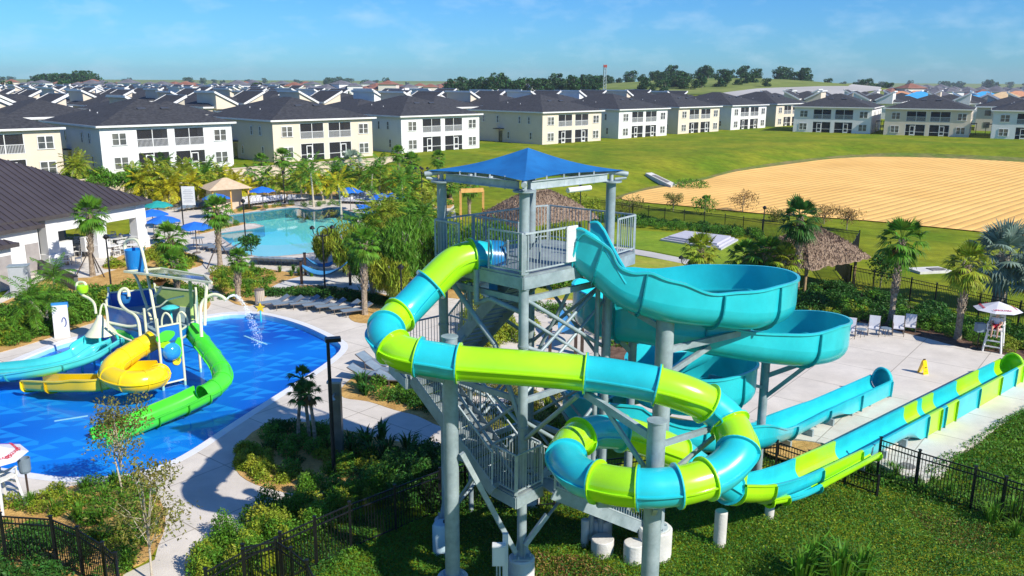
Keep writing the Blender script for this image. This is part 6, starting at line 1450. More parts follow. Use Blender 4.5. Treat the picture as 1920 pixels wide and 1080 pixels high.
fence('black picket fence in deep shade behind the tower columns', [(872, 872), (960, 880), (1040, 872), (1130, 862), (1230, 850), (1330, 838), (1458, 828)])
fence('low black picket fence passing under the slide run-outs', [(1460, 829), (1518, 849), (1587, 873), (1648, 893)], top=.75)
fence('black picket fence on the right beside the slide run-out', [(1652, 824), (1725, 848), (1830, 879), (1887, 898), (1975, 925)])
fence('long black picket fence behind the lifeguard stand', [(1597, 500), (1640, 508), (1710, 523), (1757, 533), (1840, 550), (1915, 567), (2000, 586)])
fence('long black picket fence between the garden and the sand', [(1120, 374), (1187, 383), (1247, 391), (1360, 403), (1430, 413), (1540, 425), (1612, 434)], bay=2.4)
fence('black picket fence corner running down beside the thatched hut', [(1612, 434), (1600, 455), (1570, 470), (1597, 500)], bay=2.4)
fence('thin black fence along the top of the tan wall', [(240, 322), (330, 320), (420, 315), (500, 308), (600, 304), (680, 300)], top=1.2, bay=4)
fence('black fence seen through the golden swing frame', [(905, 392), (940, 400), (1000, 410)], bay=2.4)
# --- lamps
def lamp(px, pb_, pt, kind, label, r=.06):
    g, h = hgt(px, pb_, pt); o = empty('lamp_post', g, label, 'lamp post', 'black lamp posts of the water park')
    m = MB(); m.lathe((0, 0, 0), [(.14, 0), (.14, .05), (r, .35), (r*.8, h-.1), (r*.5, h)], 10); m.build('pole', blk, o, smooth_=True)
    if kind in ('twin', 'quad'):
        n = 2 if kind == 'twin' else 4
        if kind == 'twin' and px < 700:
            m = MB(); m.tube([(cos(2*pi*k/18)*.34, 0, h+.1+sin(2*pi*k/18)*.34) for k in range(19)], .035, 6, False); m.build('ring', blk, o)
        for k in range(n):
            a = k*2*pi/n+.25; d = V((cos(a), sin(a), 0)); m = MB(); m.tube([V((0, 0, h-.1)), d*.3+V((0, 0, h-.2)), d*.55+V((0, 0, h)), d*.6+V((0, 0, h+.3))], .03, 6); arm_ = m.build('arm', blk, o)
            m = MB(); c = d*.62+V((0, 0, h+.32)); m.lathe(tuple(c), [(.03, .18), (.14, .1), (.17, 0), (.15, -.04), (0, -.04)], 10); m.build('lamp_head', blk, arm_)
    elif kind == 'box':
        m = MB(); m.box((.16, .05, h+.05), (.52, .30, .13), rz=.3); m.build('lamp_head', blk, o)
    else:
        m = MB(); m.lathe((0, 0, h-.05), [(.05, 0), (.17, .12), (.19, .2), (.06, .34), (0, .36)], 10); m.build('lamp_head', blk, o)
lamp(610, 552, 437, 'twin', 'tall black lamp post with two heads and a ring, behind the lounger row'); lamp(1290, 545, 492, 'twin', 'black lamp post with two curved arms on the gold lawn'); lamp(792, 398, 322, 'quad', 'black lamp post with four heads left of the tower canopy')
lamp(462, 470, 380, 'one', 'slim black lamp post in front of the lagoon pool corner'); lamp(210, 552, 448, 'one', 'slim black lamp post between fan palm and tipping bucket'); lamp(534, 381, 325, 'one', 'black lamp post on the far side of the lagoon pool'); lamp(627, 895, 640, 'box', 'tall black lamp post with a flat box head on the island bed', .075)
lamp(1087, 425, 352, 'one', 'black pole lamp to the right of the far thatched hut'); lamp(717, 402, 365, 'one', 'short black lamp post right of the tilted blue umbrella'); lamp(1430, 440, 392, 'one', 'thin black pole in line with the far fence'); lamp(1487, 405, 378, 'one', 'thin black pole behind the tall dark palm'); lamp(754, 600, 505, 'one', 'black lamp post half hidden in the weeping trees')
# --- shower pillar
g = G(634, 862); o = empty('shower_pillar', g, 'bronze grey shower pillar behind the tall box headed lamp', 'shower'); m = MB(); m.box((0, 0, 1.5), (.42, .3, 3.0)); m.build('body', M('bronze_panel', (.14, .16, .16), (.22, .25, .25), rough=.35, metal=.6), o); m = MB(); m.cyl((0, -.15, 2.6), (0, -.4, 2.6), .03, n=8); m.lathe((0, -.42, 2.5), [(.1, 0), (.03, .1)], 10); m.build('shower_head', galv_l, o); m = MB(); m.box((0, 0, 3.04), (.5, .38, .08)); m.build('cap', galv, o)
# --- sign board
g, h = hgt(355, 425, 352); o = empty('sign_board', g, 'white notice board on a black post beside the lagoon pool', 'sign'); m = MB(); m.cyl((-.55, 0, 0), (-.55, 0, h+.2), .06); m.build('post', blk, o); m = MB(); m.box((.15, 0, h-.75), (1.2, .08, 1.75)); m.build('board', trimw, o); m = MB(); 
for k in range(8): m.box((.15, -.05, h-.2-k*.16), (.9*(1 if k % 3 else .7), .01, .03))
m.build('writing', M('print_grey', (.35, .35, .38), (.4, .4, .43)), o)
def slide_sign():
    # white totem with a blue head and a blue wave emblem beside the pool
    b = G(118, 632); o = empty('totem_sign', b, 'leaning white totem sign with blue top and blue wave emblem by the splash pool', 'sign', None, .35); m = MB()
    h = 1.75; m.box((0, 0, h/2), (.75, .12, h), rx=-.12); m.build('board', trimw, o); m = MB(); m.box((0, .2, h-.02), (.8, .22, .28), rx=-.12); m.build('head', M('sign_blue', (.02, .2, .5), (.03, .26, .58)), o)
    m = MB(); m.tube([(.38-.1*cos(a)-.22, -.09-(.06-.12*(.55+.28*sin(a))), .85+.24*sin(a)) for a in [k*pi/10*1.5 for k in range(11)]], .025, 6); m.tube([(-.36, -.06, .78), (-.2, -.04, .8), (0, -.045, .72), (.15, -.07, .4), (.25, -.1, .1)], .02, 6); m.build('emblem', M('sign_navy', (.03, .06, .25), (.04, .08, .3)), o)
slide_sign()
# --- umbrellas
def umbrella(px, pyc, label, mat=umb, r=1.45, tilt=0, gz_=None, h=2.35):
    p = G(px, pyc, h); o = empty('umbrella', (p.x, p.y, 0), label, 'umbrella', 'blue umbrellas round the lagoon pool' if mat is umb else None)
    m = MB(); m.cyl((0, 0, 0), (0, 0, h+.1), .035, n=8); m.lathe((0, 0, 0), [(.3, 0), (.3, .08), (.05, .1)], 10); m.build('pole', frameg, o)
    m = MB(); n = 8; vs = [V((0, 0, .55))]; 
    for k in range(n): a = 2*pi*k/n; vs.append(V((cos(a)*r*.55, sin(a)*r*.55, .33)))
    for k in range(n): a = 2*pi*k/n; vs.append(V((cos(a)*r, sin(a)*r, 0)))
    for k in range(n): a = 2*pi*(k+.5)/n; vs.append(V((cos(a)*r*.88, sin(a)*r*.88, .06)))
    R_ = Matrix.Rotation(tilt, 3, 'Y'); vs = [R_ @ v+V((0, 0, h-.35)) for v in vs]; fs = []
    for k in range(n): j = (k+1) % n; fs += [(0, 1+k, 1+j), (1+k, 1+n+k, 1+2*n+k), (1+k, 1+2*n+k, 1+j), (1+j, 1+2*n+k, 1+n+j)]
    m.add(vs, fs); m.build('canopy', mat, o); return o
for a in ((306, 408, 'blue umbrella at the clubhouse terrace, middle of three'), (285, 396, 'blue umbrella closest to the clubhouse wall'), (365, 420, 'blue umbrella nearest the pool, right of the clubhouse'), (491, 353, 'blue umbrella alone before the tan wall'), (656, 354, 'blue umbrella between the two date palms'), (690, 390, 'tilted blue umbrella at the right end of the pool', umb, 1.3, .55), (716, 366, 'blue umbrella right of the broad date palm'), (405, 366, 'small blue umbrella beside the tan hut'), (735, 365, 'small blue umbrella partly hidden by the weeping trees'), (295, 380, 'green umbrella behind the clubhouse corner', M('umbrella_teal', (.01, .3, .28), (.02, .35, .32), rough=.7))): umbrella(*a)
# --- sun loungers
def lounger(mat, back=.5):
    o = empty('sun_lounger', (0, 0, 0), 'x', 'sun lounger'); m = MB(); m.beam((-.95, 0, .34), (.35, 0, .34), .62, .04); a = V((.35, 0, .34)); b = a+V((.62*cos(back), 0, .62*sin(back))); m.build('seat', mat, o); m = MB(); m.beam(a, b, .62, .04); m.build('backrest', mat, o)
    m = MB()
    for y in (-.33, .33): m.beam((-.97, y, .33), (.37, y, .33), .04); m.beam(a+V((0, y, 0)), b+V((0, y, 0)), .04)
    m.build('frame', frameg, o)
    for x in (-.8, .3):
        for y in (-.33, .33): m = MB(); m.beam((x, y, 0), (x, y, .33), .035); m.build('leg', frameg, o)
    return o
LP_ = {'d': lounger(slingd), 'w': lounger(sling)}; LU = set()
def put_l(k, p, rz, lb, grp, sc=1):
    if k in LU: o = copy_tree(LP_[k])
    else: o = LP_[k]; LU.add(k)
    place(o, p, rz, sc, lb, grp)
for i, (px, py) in enumerate(((515, 575), (541, 577), (572, 576), (597, 579), (621, 582), (648, 585), (670, 590))): put_l('d', G(px, py), radians(30), f'blue grey sun lounger, {ORD[i]} from left in the row above the splash pool', 'loungers above the splash pool')
for i, (px, py) in enumerate(((702, 690), (722, 706), (690, 712), (745, 722))): put_l('d', G(px, py), radians(150+8*i), ['blue grey sun lounger, farthest of the group near the tower foot', 'blue grey sun lounger in the middle right of the group near the tower foot', 'blue grey sun lounger on the left of the group near the tower foot', 'blue grey sun lounger closest to the bed near the tower foot'][i], 'loungers near the tower foot', 1.0)
k = 0
def row(x0, y0, x1, y1, n, rz, where, mat='w'):
    for i in range(n):
        t = i/max(1, n-1); put_l(mat, G(x0+(x1-x0)*t, y0+(y1-y0)*t), rz+R.uniform(-.06, .06), f'white sun lounger, {ORD[i]} from left {where}', 'loungers '+where)
row(462, 386, 530, 377, 12, radians(100), 'in the row beyond the left of the lagoon pool'); row(545, 377, 575, 376, 5, radians(100), 'in the row by the left date palm'); row(645, 380, 715, 382, 13, radians(100), 'in the row under the date palms'); row(640, 372, 700, 370, 9, radians(100), 'in the rear row under the date palms')
row(482, 494, 560, 497, 8, radians(-80), 'along the near edge of the lagoon pool', 'd'); row(392, 466, 436, 476, 5, radians(10), 'beside the braced fan palm', 'd'); row(440, 383, 480, 378, 5, radians(80), 'beyond the white notice board'); row(340, 396, 400, 388, 6, radians(80), 'left of the pool, below the yellow palms', 'd'); row(715, 392, 760, 398, 5, radians(120), 'right end of the lagoon deck')
# --- deck chairs on the right plaza
def chair(mat, nm='deck_chair'):
    o = empty(nm, (0, 0, 0), 'x', 'chair'); m = MB(); m.box((0, 0, .42), (.52, .5, .03)); m.build('seat', mat, o); m = MB(); m.beam((0, .24, .42), (0, .42, .98), .52, .03, up=(0, 1, 0)); m.build('backrest', mat, o)
    for x in (-.27, .27):
        m = MB(); m.beam((x, -.22, 0), (x, -.25, .62), .03); m.beam((x, -.25, .62), (x, .3, .62), .035); m.beam((x, .2, .62), (x, .3, 0), .03); m.beam((x, .24, .4), (x, .43, .99), .03); m.build('arm_frame', frameg, o)
    return o
CH = chair(sling)
for i, (px, py) in enumerate(((1565, 634), (1592, 633), (1637, 629), (1683, 629), (1705, 626))):
    o = CH if i == 0 else copy_tree(CH); place(o, G(px, py), radians(-20+R.uniform(-8, 8)), 1.05, f'white sling deck chair, {ORD[i]} from left before the right bed', 'deck chairs before the right bed')
for i, (px, py) in enumerate(((1614, 632), (1660, 630))):
    o = empty('side_table', G(px, py), ['small table between the second and third deck chairs', 'small table between the third and fourth deck chairs'][i], 'table', 'small tables between deck chairs'); m = MB(); m.lathe((0, 0, .44), [(0, .03), (.27, .03), (.27, 0), (0, 0)], 14); m.build('table_top', slingd, o)
    for k in range(3): m = MB(); m.cyl((cos(k*2.1)*.2, sin(k*2.1)*.2, 0), (cos(k*2.1)*.12, sin(k*2.1)*.12, .44), .015, n=6); m.build('leg', frameg, o)
# --- terrace tables and chairs of the clubhouse
wm = M('cafe_white', (.72, .72, .70), (.66, .66, .64), rough=.5)
def cafe_chair():
    o = empty('cafe_chair', (0, 0, 0), 'x', 'chair'); m = MB(); m.box((0, 0, .45), (.44, .44, .04)); m.build('seat', wm, o); m = MB(); m.beam((-.2, .2, .45), (-.2, .26, .9), .03); m.beam((.2, .2, .45), (.2, .26, .9), .03); m.beam((-.2, .26, .88), (.2, .26, .88), .03, .08); m.beam((-.2, .24, .68), (.2, .24, .68), .03, .06); m.build('backrest', wm, o)
    for x in (-.19, .19):
        for y in (-.19, .19): m = MB(); m.beam((x, y, 0), (x, y, .44), .03); m.build('leg', wm, o)
    return o
def cafe_table():
    o = empty('cafe_table', (0, 0, 0), 'x', 'table'); m = MB(); m.box((0, 0, .74), (.85, .85, .04)); m.build('table_top', wm, o); m = MB(); m.lathe((0, 0, 0), [(.26, 0), (.26, .03), (.04, .06), (.04, .72)], 10); m.build('pedestal', frameg, o); return o
cc0 = cafe_chair(); ct0 = cafe_table(); uc = ut = False; ti = 0
TS = [(112, 490), (128, 482), (120, 470), (138, 468), (150, 478), (150, 462), (212, 478), (218, 464), (232, 470), (238, 458), (205, 458), (100, 476), (128, 496), (188, 470), (250, 476)]
for px, py in TS:
    p = G(px, py)
    o = copy_tree(ct0) if ut else ct0; ut = True; rz = R.uniform(-.3, .9); place(o, p, rz, 1, f'white square cafe table, {ORD[ti]} from left on the clubhouse terrace', 'cafe tables on the clubhouse terrace')
    for k in range(4):
        a = rz+k*pi/2; o = copy_tree(cc0) if uc else cc0; uc = True
        place(o, p+V((sin(a)*-.72, cos(a)*.72, 0)), a, 1, f'white cafe chair on the {["far", "left", "near", "right"][k]} side of the {ORD[ti]} terrace table from left', 'cafe chairs on the clubhouse terrace')
    ti += 1
# --- dining set beside the pool corner
for i, (px, py, lb) in enumerate(((372, 462, 'dark table set left of the near pool corner'), (300, 428, 'dark table under the middle clubhouse umbrella'), (365, 440, 'dark table under the umbrella nearest the pool'), (655, 378, 'dark table under the umbrella between date palms'))):
    g = G(px, py); o = empty('patio_table', g, lb, 'table', None); m = MB(); m.lathe((0, 0, .72), [(0, .03), (.55, .03), (.55, 0), (0, 0)], 16); m.build('table_top', slingd, o)
    for k in range(4): m = MB(); m.beam((cos(k*pi/2)*.4, sin(k*pi/2)*.4, 0), (cos(k*pi/2)*.3, sin(k*pi/2)*.3, .72), .04); m.build('leg', frameg, o)
# --- thatched huts
def hut(cx, cy, rz, w_, d_, ez, rise, label, name='thatched_hut'):
    o = empty(name, (cx, cy, terr(cx, cy)), label, 'hut', None, rz); m = MB(); rows_ = 9
    # shaggy roof in overlapping courses
    def ring(k, off=0):
        t = k; a = w_/2*(1-t)+(w_/2-d_/2)*t*.8+off; b = d_/2*(1-t)+.06+off; z = ez+rise*t+.18*sin(pi*t); return [(-a, -b, z), (a, -b, z), (a, b, z), (-a, b, z)]
    def sub(c, z_j):
        out = []
        for i in range(4):
            p, q = V(c[i]), V(c[(i+1) % 4])
            for j in range(14): v = p.lerp(q, j/14); out.append(v+V((R.uniform(-.05, .05), R.uniform(-.05, .05), R.uniform(-z_j, z_j))))
        return out
    for k in range(rows_):
        lo_, hi = sub(ring(k/rows_, .05), .09), sub(ring((k+1)/rows_), .03); lo_ = [v-V((0, 0, .12)) for v in lo_]; n = len(lo_)
        m.add(lo_+hi, [(i, (i+1) % n, n+(i+1) % n, n+i) for i in range(n)])
    c = ring(1.0); m.add(c, [(0, 1, 2, 3)]); m.build('roof', thatch, o)
    n = 5200; u = rng.uniform(size=(n, 3)); C = []
    for a_, b_, s_ in u:
        t = 1-sqrt(1-min(.98, b_)) if False else b_*.97; c = ring(t, .06); per = [(V(c[i]), V(c[(i+1) % 4])) for i in range(4)]; ls = [(q-p).length for p, q in per]; tot = sum(ls); d = a_*tot; i = 0
        while i < 3 and d > ls[i]: d -= ls[i]; i += 1
        v = per[i][0].lerp(per[i][1], d/ls[i]); C.append((v.x, v.y, v.z-.05))
    leaves('thatch_straw', C, rng.uniform(.2, .42, n), lm('straw', (.16, .11, .08), (.36, .26, .19), isl=.5, tr=.0, scale=2), o, asp=.16, down=.9, world=False)
    for x in (-w_/2+.6, w_/2-.6):
        for y in (-d_/2+.6, d_/2-.6): m = MB(); m.cyl((x, y, 0), (x, y, ez+.5), .10, n=9); m.build('post', timber, o)
    return o
hut(20.0, 56.6, atan2(4, 5.5), 6.7, 4.9, 2.1, 1.9, 'brown thatched hut on timber posts behind the tall dark palm')
hut(2.2, 72.6, atan2(3.6, 5), 8.6, 6.0, 2.2, 2.3, 'brown thatched hut seen behind the slide tower platform')
for px, py in ((1500, 560), (1520, 563), (1540, 558)): pass
g = G(428, 392); o = empty('pool_hut', g, 'small tan hut with golden posts behind the lagoon pool', 'hut', None, .6); o.scale = (.72, .72, .8); m = MB(); m.box((0, 1.6, 1.4), (4.6, 2.4, 2.8)); m.build('wall', MATS['tan_stucco_wall'], o); m = MB(); hip(m, 5.6, 5.0, 2.85, .4, 1.3, 0, .6); m.add([(x, y, 2.83) for x, y in ((-3.2, -2.3), (-3.2, 3.5), (3.2, 3.5), (3.2, -2.3))], [(0, 1, 2, 3)]); m.build('roof', M('tan_tile', (.56, .42, .27), (.64, .5, .34), scale=2, rough=.9), o)
for x in (-2.6, 0, 2.6): m = MB(); m.box((x, -1.8, 1.4), (.2, .2, 2.8)); m.build('post', gold, o)
# golden swing frame
a, b = G(864, 412), G(906, 410); o = empty('swing_frame', a, 'golden timber frame of two posts and a beam left of the far hut', 'frame'); h = 2.9
for p in (a, b): m = MB(); m.box((p.x, p.y, h/2), (.22, .22, h)); m.build('post', gold, o, world=True)
m = MB(); m.beam(a+V((0, 0, h)), b+V((0, 0, h)), .3, .4); m.build('beam', gold, o, world=True)
# hammocks with posts
blb = M('hammock_blue', (.02, .16, .38), (.04, .22, .46), rough=.8); dkw = M('hammock_post_brown', (.05, .03, .02), (.08, .05, .04), rough=.9)
def hpost(px, pb_, pt, lb):
    g, h = hgt(px, pb_, pt); o = empty('hammock_post', g, lb, 'post', 'dark hammock posts'); m = MB(); m.box((0, 0, h/2), (.16, .16, h)); m.build('post', dkw, o); m = MB(); m.cyl((0, 0, h), (0, 0, h+.05), .12, n=8); m.build('cap', blk, o); return g+V((0, 0, h*.8))
def hammock(p, q, lb):
    o = empty('hammock', (p+q)/2, lb, 'hammock'); m = MB(); n = 14; vs = []; s = (q-p).cross(V((0, 0, 1))).normalized()
    for i in range(n+1):
        t = i/n; c = p.lerp(q, t); c.z -= .85*4*t*(1-t)*.9; w_ = .55*sin(pi*t)**.6+.03
        for k in (-1, -.5, 0, .5, 1): vs.append(c+s*k*w_+V((0, 0, .14*k*k)))
    m.add(vs, [(i*5+k, i*5+k+1, (i+1)*5+k+1, (i+1)*5+k) for i in range(n) for k in range(4)]); m.build('cloth', blb, o, world=True)
h1 = hpost(566, 534, 490, 'dark hammock post nearest the lounger row, left of the twin lamp'); h2 = hpost(573, 516, 475, 'dark hammock post behind, left of the twin lamp'); h3 = hpost(657, 536, 478, 'dark hammock post right of the twin lamp'); h4 = hpost(645, 512, 470, 'dark hammock post behind, right of the twin lamp')
hammock(h1, h3, 'blue hammock over the white sand patch, nearer one'); hammock(h2, h4, 'blue hammock behind the nearer one by the twin lamp')
h1 = hpost(1031, 662, 618, 'dark post below the platform, leftmost of four behind the tower'); h2 = hpost(1079, 664, 600, 'dark post behind the lime tube, left of a close pair'); h3 = hpost(1091, 664, 598, 'dark post behind the lime tube, right of a close pair'); h4 = hpost(1287, 665, 622, 'dark post between the slide columns on the right')
a = hpost(1057, 626, 570, 'dark blue post holding the right hammock'); hammock(a, V((h2.x, h2.y, a.z)), 'blue grey hammock seen below the tower platform')
# --- stepped pale mat
pm = M('mat_lavender', (.50, .49, .55), (.56, .55, .60), rough=.6); q = [G(1238, 452), G(1278, 439), G(1384, 452), G(1352, 470)]; o = empty('bounce_pad', sum(q, V())/4, 'pale lavender stepped bounce pad on the bright lawn', 'bounce pad'); cq = sum(q, V())/4
for i, (s_, z) in enumerate(((1.0, .18), (.9, .32), (.8, .46))): m = MB(); P = [cq+(p-cq)*s_ for p in q]; m.slab([(p.x, p.y) for p in P], 0 if i == 0 else .18*i-.05, z); m.build('step' if i < 2 else 'top_pad', pm, o, world=True)
# --- spillway, drain etc.
sp = [T(1210, 329), T(1222, 328), T(1268, 350), T(1258, 353)]; o = empty('spillway', sp[0], 'pale concrete spillway slab on the bank above the sand', 'spillway'); m = MB(); m.add([p+V((0, 0, .35)) for p in sp]+[p-V((0, 0, .3)) for p in sp], [(0, 1, 2, 3)]+[(i, 4+i, 4+(i+1) % 4, (i+1) % 4) for i in range(4)]); m.build('slab', conc2, o, world=True); cq = sum(sp, V())/4; m = MB(); m.add([cq+(p-cq)*.6+V((0, 0, .37)) for p in sp], [(0, 1, 2, 3)]); m.build('channel', M('riprap', (.16, .15, .14), (.28, .27, .25), scale=6, rough=.9, bump=1), o, world=True)
g = T(1742, 509); o = empty('drain_inlet', g, 'pale drain inlet slab in the right lawn', 'drain'); m = MB(); m.box((0, 0, .08), (2.6, 1.5, .2), rz=.2); m.build('slab', conc2, o); m = MB(); m.box((.45, -.1, .2), (1.1, .8, .06), rz=.2); m.build('grate', MATS['riprap'], o)
g = G(1701, 874, .01); m = MB(); m.lathe((g.x, g.y, .01), [(.28, 0), (.28, .02), (0, .02)], 18); tag(m.build('drain_cover', MATS['riprap']), 'round dark drain cover in the plaza inside the right fence', 'drain cover')
# drilling rig far away
p = Y(1133, 185, 330); o = empty('drilling_rig', (p.x, p.y, 1.8), 'tall pale lattice drilling rig mast rising behind the houses', 'drilling rig'); m = MB(); H = Y(1133, 126, 330).z-1.8
for x, y in ((-.6, -.6), (.6, -.6), (.6, .6), (-.6, .6)): m.beam((x, y, 0), (x*.6, y*.6, H), .16)
k = 0
while k < H: m.beam((-.6, -.6, k), (.6, -.6, k+1.2), .1); m.beam((.6, .6, k), (-.6, .6, k+1.2), .1); m.beam((-.6, .6, k), (-.6, -.6, k+1.2), .1); k += 1.2
m.build('mast', galv_l, o); m = MB(); m.box((0, 0, H+.4), (1.3, 1.3, .9)); m.build('crown_block', M('rig_red', (.4, .08, .06), (.5, .1, .08)), o); m = MB(); m.box((1.5, 0, 2), (5, 2.5, 4)); m.build('base_unit', palew, o)
# --- bins, cabinets
g = G(488, 572); o = empty('litter_bin', g, 'beige slatted litter bin left of the lounger row', 'litter bin'); m = MB()
for k in range(16): a = k*pi/8; m.box((cos(a)*.26, sin(a)*.26, .5), (.06, .085, .9), rz=a)
m.build('body', MATS['tan_stucco_wall'], o); m = MB(); m.lathe((0, 0, .95), [(.3, 0), (.3, .05), (.15, .12), (.14, .05)], 16); m.build('lid', frameg, o)
g = G(489, 596, -.1); o = empty('star_sprayer', g, 'yellow star shaped water sprayer at the splash pool edge', 'sprayer'); m = MB(); m.cyl((0, 0, -.2), (0, 0, .45), .05); m.build('stem', aqua, o); m = MB(); vs = []
for k in range(10): r_ = .30 if k % 2 == 0 else .13; a = k*pi/5+pi/2; vs.append((cos(a)*r_, 0, .62+sin(a)*r_))
m.add([(x, -.06, z) for x, y, z in vs]+[(x, .06, z) for x, y, z in vs], [tuple(range(9, -1, -1)), tuple(range(10, 20))]+[(i, (i+1) % 10, 10+(i+1) % 10, 10+i) for i in range(10)]); m.build('star', yel, o)
wbox = M('cabinet_white', (.66, .67, .68), (.72, .73, .73), rough=.5)
g = Y(944, 1078, 20.6); g.z = gz(g.x, g.y); o = empty('electrical_cabinet', g, 'white electrical box on a white post beside the tower front pier', 'electrical box'); m = MB(); m.box((.05, .02, 1.0), (.15, .12, 2.0)); m.build('post', wbox, o); m = MB(); m.box((-.12, -.1, 1.45), (.36, .2, .6)); b_ = m.build('box', wbox, o); m = MB(); m.box((-.12, -.21, 1.45), (.30, .015, .54)); m.build('door', trimw, b_); m = MB(); m.cyl((-.1, -.1, 0), (-.1, -.1, 1.15), .025, n=8); m.cyl((-.18, -.1, 0), (-.18, -.1, 1.15), .02, n=8); m.build('conduit', galv_l, o)
g = Y(828, 985, 22.9); g.z = gz(g.x, g.y); o = empty('water_tank', g, 'pale blue drum standing in shade behind the front slide column', 'tank'); m = MB(); m.lathe((0, 0, 0), [(.26, 0), (.28, .1), (.28, .9), (.22, 1.0), (0, 1.02)], 18); m.build('drum', M('drum_pale_blue', (.45, .6, .68), (.5, .66, .72), rough=.4), o, smooth_=True); m = MB(); m.cyl((.1, 0, 1.0), (.1, 0, 1.08), .05); m.build('cap', blk, o)
g = G(42, 556); o = empty('service_cabinet', g, 'tall light grey service cabinet by the white wing', 'cabinet', None, .3); m = MB(); m.box((0, 0, 1.0), (1.1, .7, 2.0)); m.build('body', M('cabinet_grey', (.42, .45, .47), (.48, .5, .52), rough=.5), o); m = MB(); m.box((0, -.36, 1.0), (.95, .03, 1.8)); m.build('door', MATS['cabinet_grey'], o); m = MB(); m.box((0, 0, 2.03), (1.2, .8, .06)); m.build('top', galv, o)
a, b = G(75, 512), G(145, 545); o = empty('terrace_wall', a, 'low dark grey wall at the edge of the clubhouse terrace', 'wall'); m = MB(); m.beam(a+V((0, 0, .45)), b+V((0, 0, .45)), .25, .9); m.build('wall', M('dark_grey_render', (.10, .10, .11), (.14, .14, .15), rough=.8), o, world=True); m = MB(); m.beam(a+V((0, 0, .95)), b+V((0, 0, .95)), .3, .08); m.build('coping', blk, o, world=True)
# urn torch at bottom left
g, h = hgt(55, 938, 905); o = empty('bowl_lamp', g, 'grey cylindrical basket on a brown post at the bottom left pool edge', 'basket'); m = MB(); m.cyl((0, 0, 0), (0, 0, 1.05), .035, n=8); m.build('post', dkw, o); m = MB(); m.lathe((0, 0, 1.0), [(0, 0), (.15, 0), (.18, .08), (.19, .5), (.17, .5), (.16, .12), (0, .1)], 18); m.build('basket', slingd, o)
# wet floor sign
g = G(1730, 700); o = empty('floor_sign', g, 'yellow folding floor sign standing on the right plaza', 'floor sign', None, .4); m = MB()
for s_ in (-1, 1): vs = [(-.16, s_*.18, 0), (.16, s_*.18, 0), (.11, s_*.02, .66), (-.11, s_*.02, .66)]; m.add(vs+[(x, y+s_*.02, z) for x, y, z in vs], [(0, 1, 2, 3), (7, 6, 5, 4), (0, 4, 5, 1), (1, 5, 6, 2), (2, 6, 7, 3), (3, 7, 4, 0)])
m.build('panel', yel, o); m = MB(); m.box((0, -.125, .30), (.12, .012, .1), rx=.24); m.box((0, -.16, .14), (.16, .012, .04), rx=.24); m.box((0, 0, .69), (.12, .05, .06)); m.build('print', M('sign_print_dark', (.12, .07, .02), (.15, .1, .03)), o)
# --- lifeguard stands
whs = M('stand_white', (.80, .79, .76), (.74, .73, .70), rough=.5); redp = M('print_red', (.55, .03, .06), (.62, .05, .08), rough=.6)
def stand(p, rz, label, r=1.15, uh=2.35, words=True, seatz=1.15, utilt=0):
    o = empty('lifeguard_stand', p, label, 'lifeguard stand', 'white lifeguard stands', rz)
    for x in (-1, 1):
        for y in (-1, 1): m = MB(); m.beam((x*.42, y*.42, 0), (x*.30, y*.28, seatz if y < 0 else seatz+.75), .075); m.build('leg', whs, o)
    m = MB(); m.box((0, 0, seatz), (.72, .62, .06)); m.build('seat', whs, o); m = MB()
    for k in range(4): m.box((0, .29, seatz+.22+k*.15), (.62, .04, .11))
    m.build('backrest', whs, o); m = MB()
    for z in (.3, .6, .88): m.box((0, -.44+z*.12, z), (.76-z*.14, .06, .06))
    m.build('ladder', whs, o)
    for x in (-.36, .36): m = MB(); m.box((x, 0, seatz+.28), (.09, .62, .04)); m.box((x, -.28, seatz+.14), (.05, .05, .28)); m.build('armrest', whs, o)
    m = MB(); m.cyl((-.05, .36, .4), (-.05+utilt, .36, uh+.3), .025, n=8); m.build('umbrella_pole', whs, o)
    u = empty('umbrella', (p[0], p[1], p[2]), 'white umbrella with red lettering shading the '+('right' if words else 'bottom left')+' lifeguard stand', 'umbrella', 'white umbrellas of the lifeguard stands', rz)
    m = MB(); n = 8; vs = [V((0, 0, .42))]+[V((cos(2*pi*k/n)*r, sin(2*pi*k/n)*r, 0)) for k in range(n)]; vs = [v+V((-.05+utilt, .36-.1, uh)) for v in vs]; m.add(vs, [(0, 1+k, 1+(k+1) % n) for k in range(n)])
    m.build('canopy', M('umbrella_white', (.72, .71, .74), (.66, .65, .70), rough=.7), u)
    for k in (range(0, n, 2) if words else range(n)):   # red words on alternate panels
        a, b, c = vs[0], vs[1+k], vs[1+(k+1) % n]; cen_ = a*.28+(b+c)*.36; x_ = (c-b).normalized(); nn = (b-a).cross(c-a).normalized(); y_ = nn.cross(x_)
        cu_ = bpy.data.curves.new('lettering', 'FONT'); cu_.body = 'LIFEGUARD'; cu_.size = r*.15; cu_.align_x = 'CENTER'; cu_.align_y = 'CENTER'; cu_.extrude = .004; cu_.materials.append(redp); t0 = bpy.data.objects.new('tmp', cu_); S.collection.objects.link(t0); bpy.context.view_layer.update(); me_ = bpy.data.meshes.new_from_object(t0.evaluated_get(bpy.context.evaluated_depsgraph_get())); bpy.data.objects.remove(t0); t = bpy.data.objects.new('lettering', me_); S.collection.objects.link(t); t.parent = u
        t.matrix_local = Matrix(((x_.x, y_.x, nn.x, cen_.x+nn.x*.012), (x_.y, y_.y, nn.y, cen_.y+nn.y*.012), (x_.z, y_.z, nn.z, cen_.z+nn.z*.012), (0, 0, 0, 1)))
    return o
gR = G(1861, 657); stand(gR, radians(-35), 'white wooden lifeguard stand at the right edge of the plaza', uh=2.15)
gL = G(10, 955); stand(gL, radians(160), 'white lifeguard stand at the bottom left edge of the pool', r=1.05, uh=1.95, words=False)
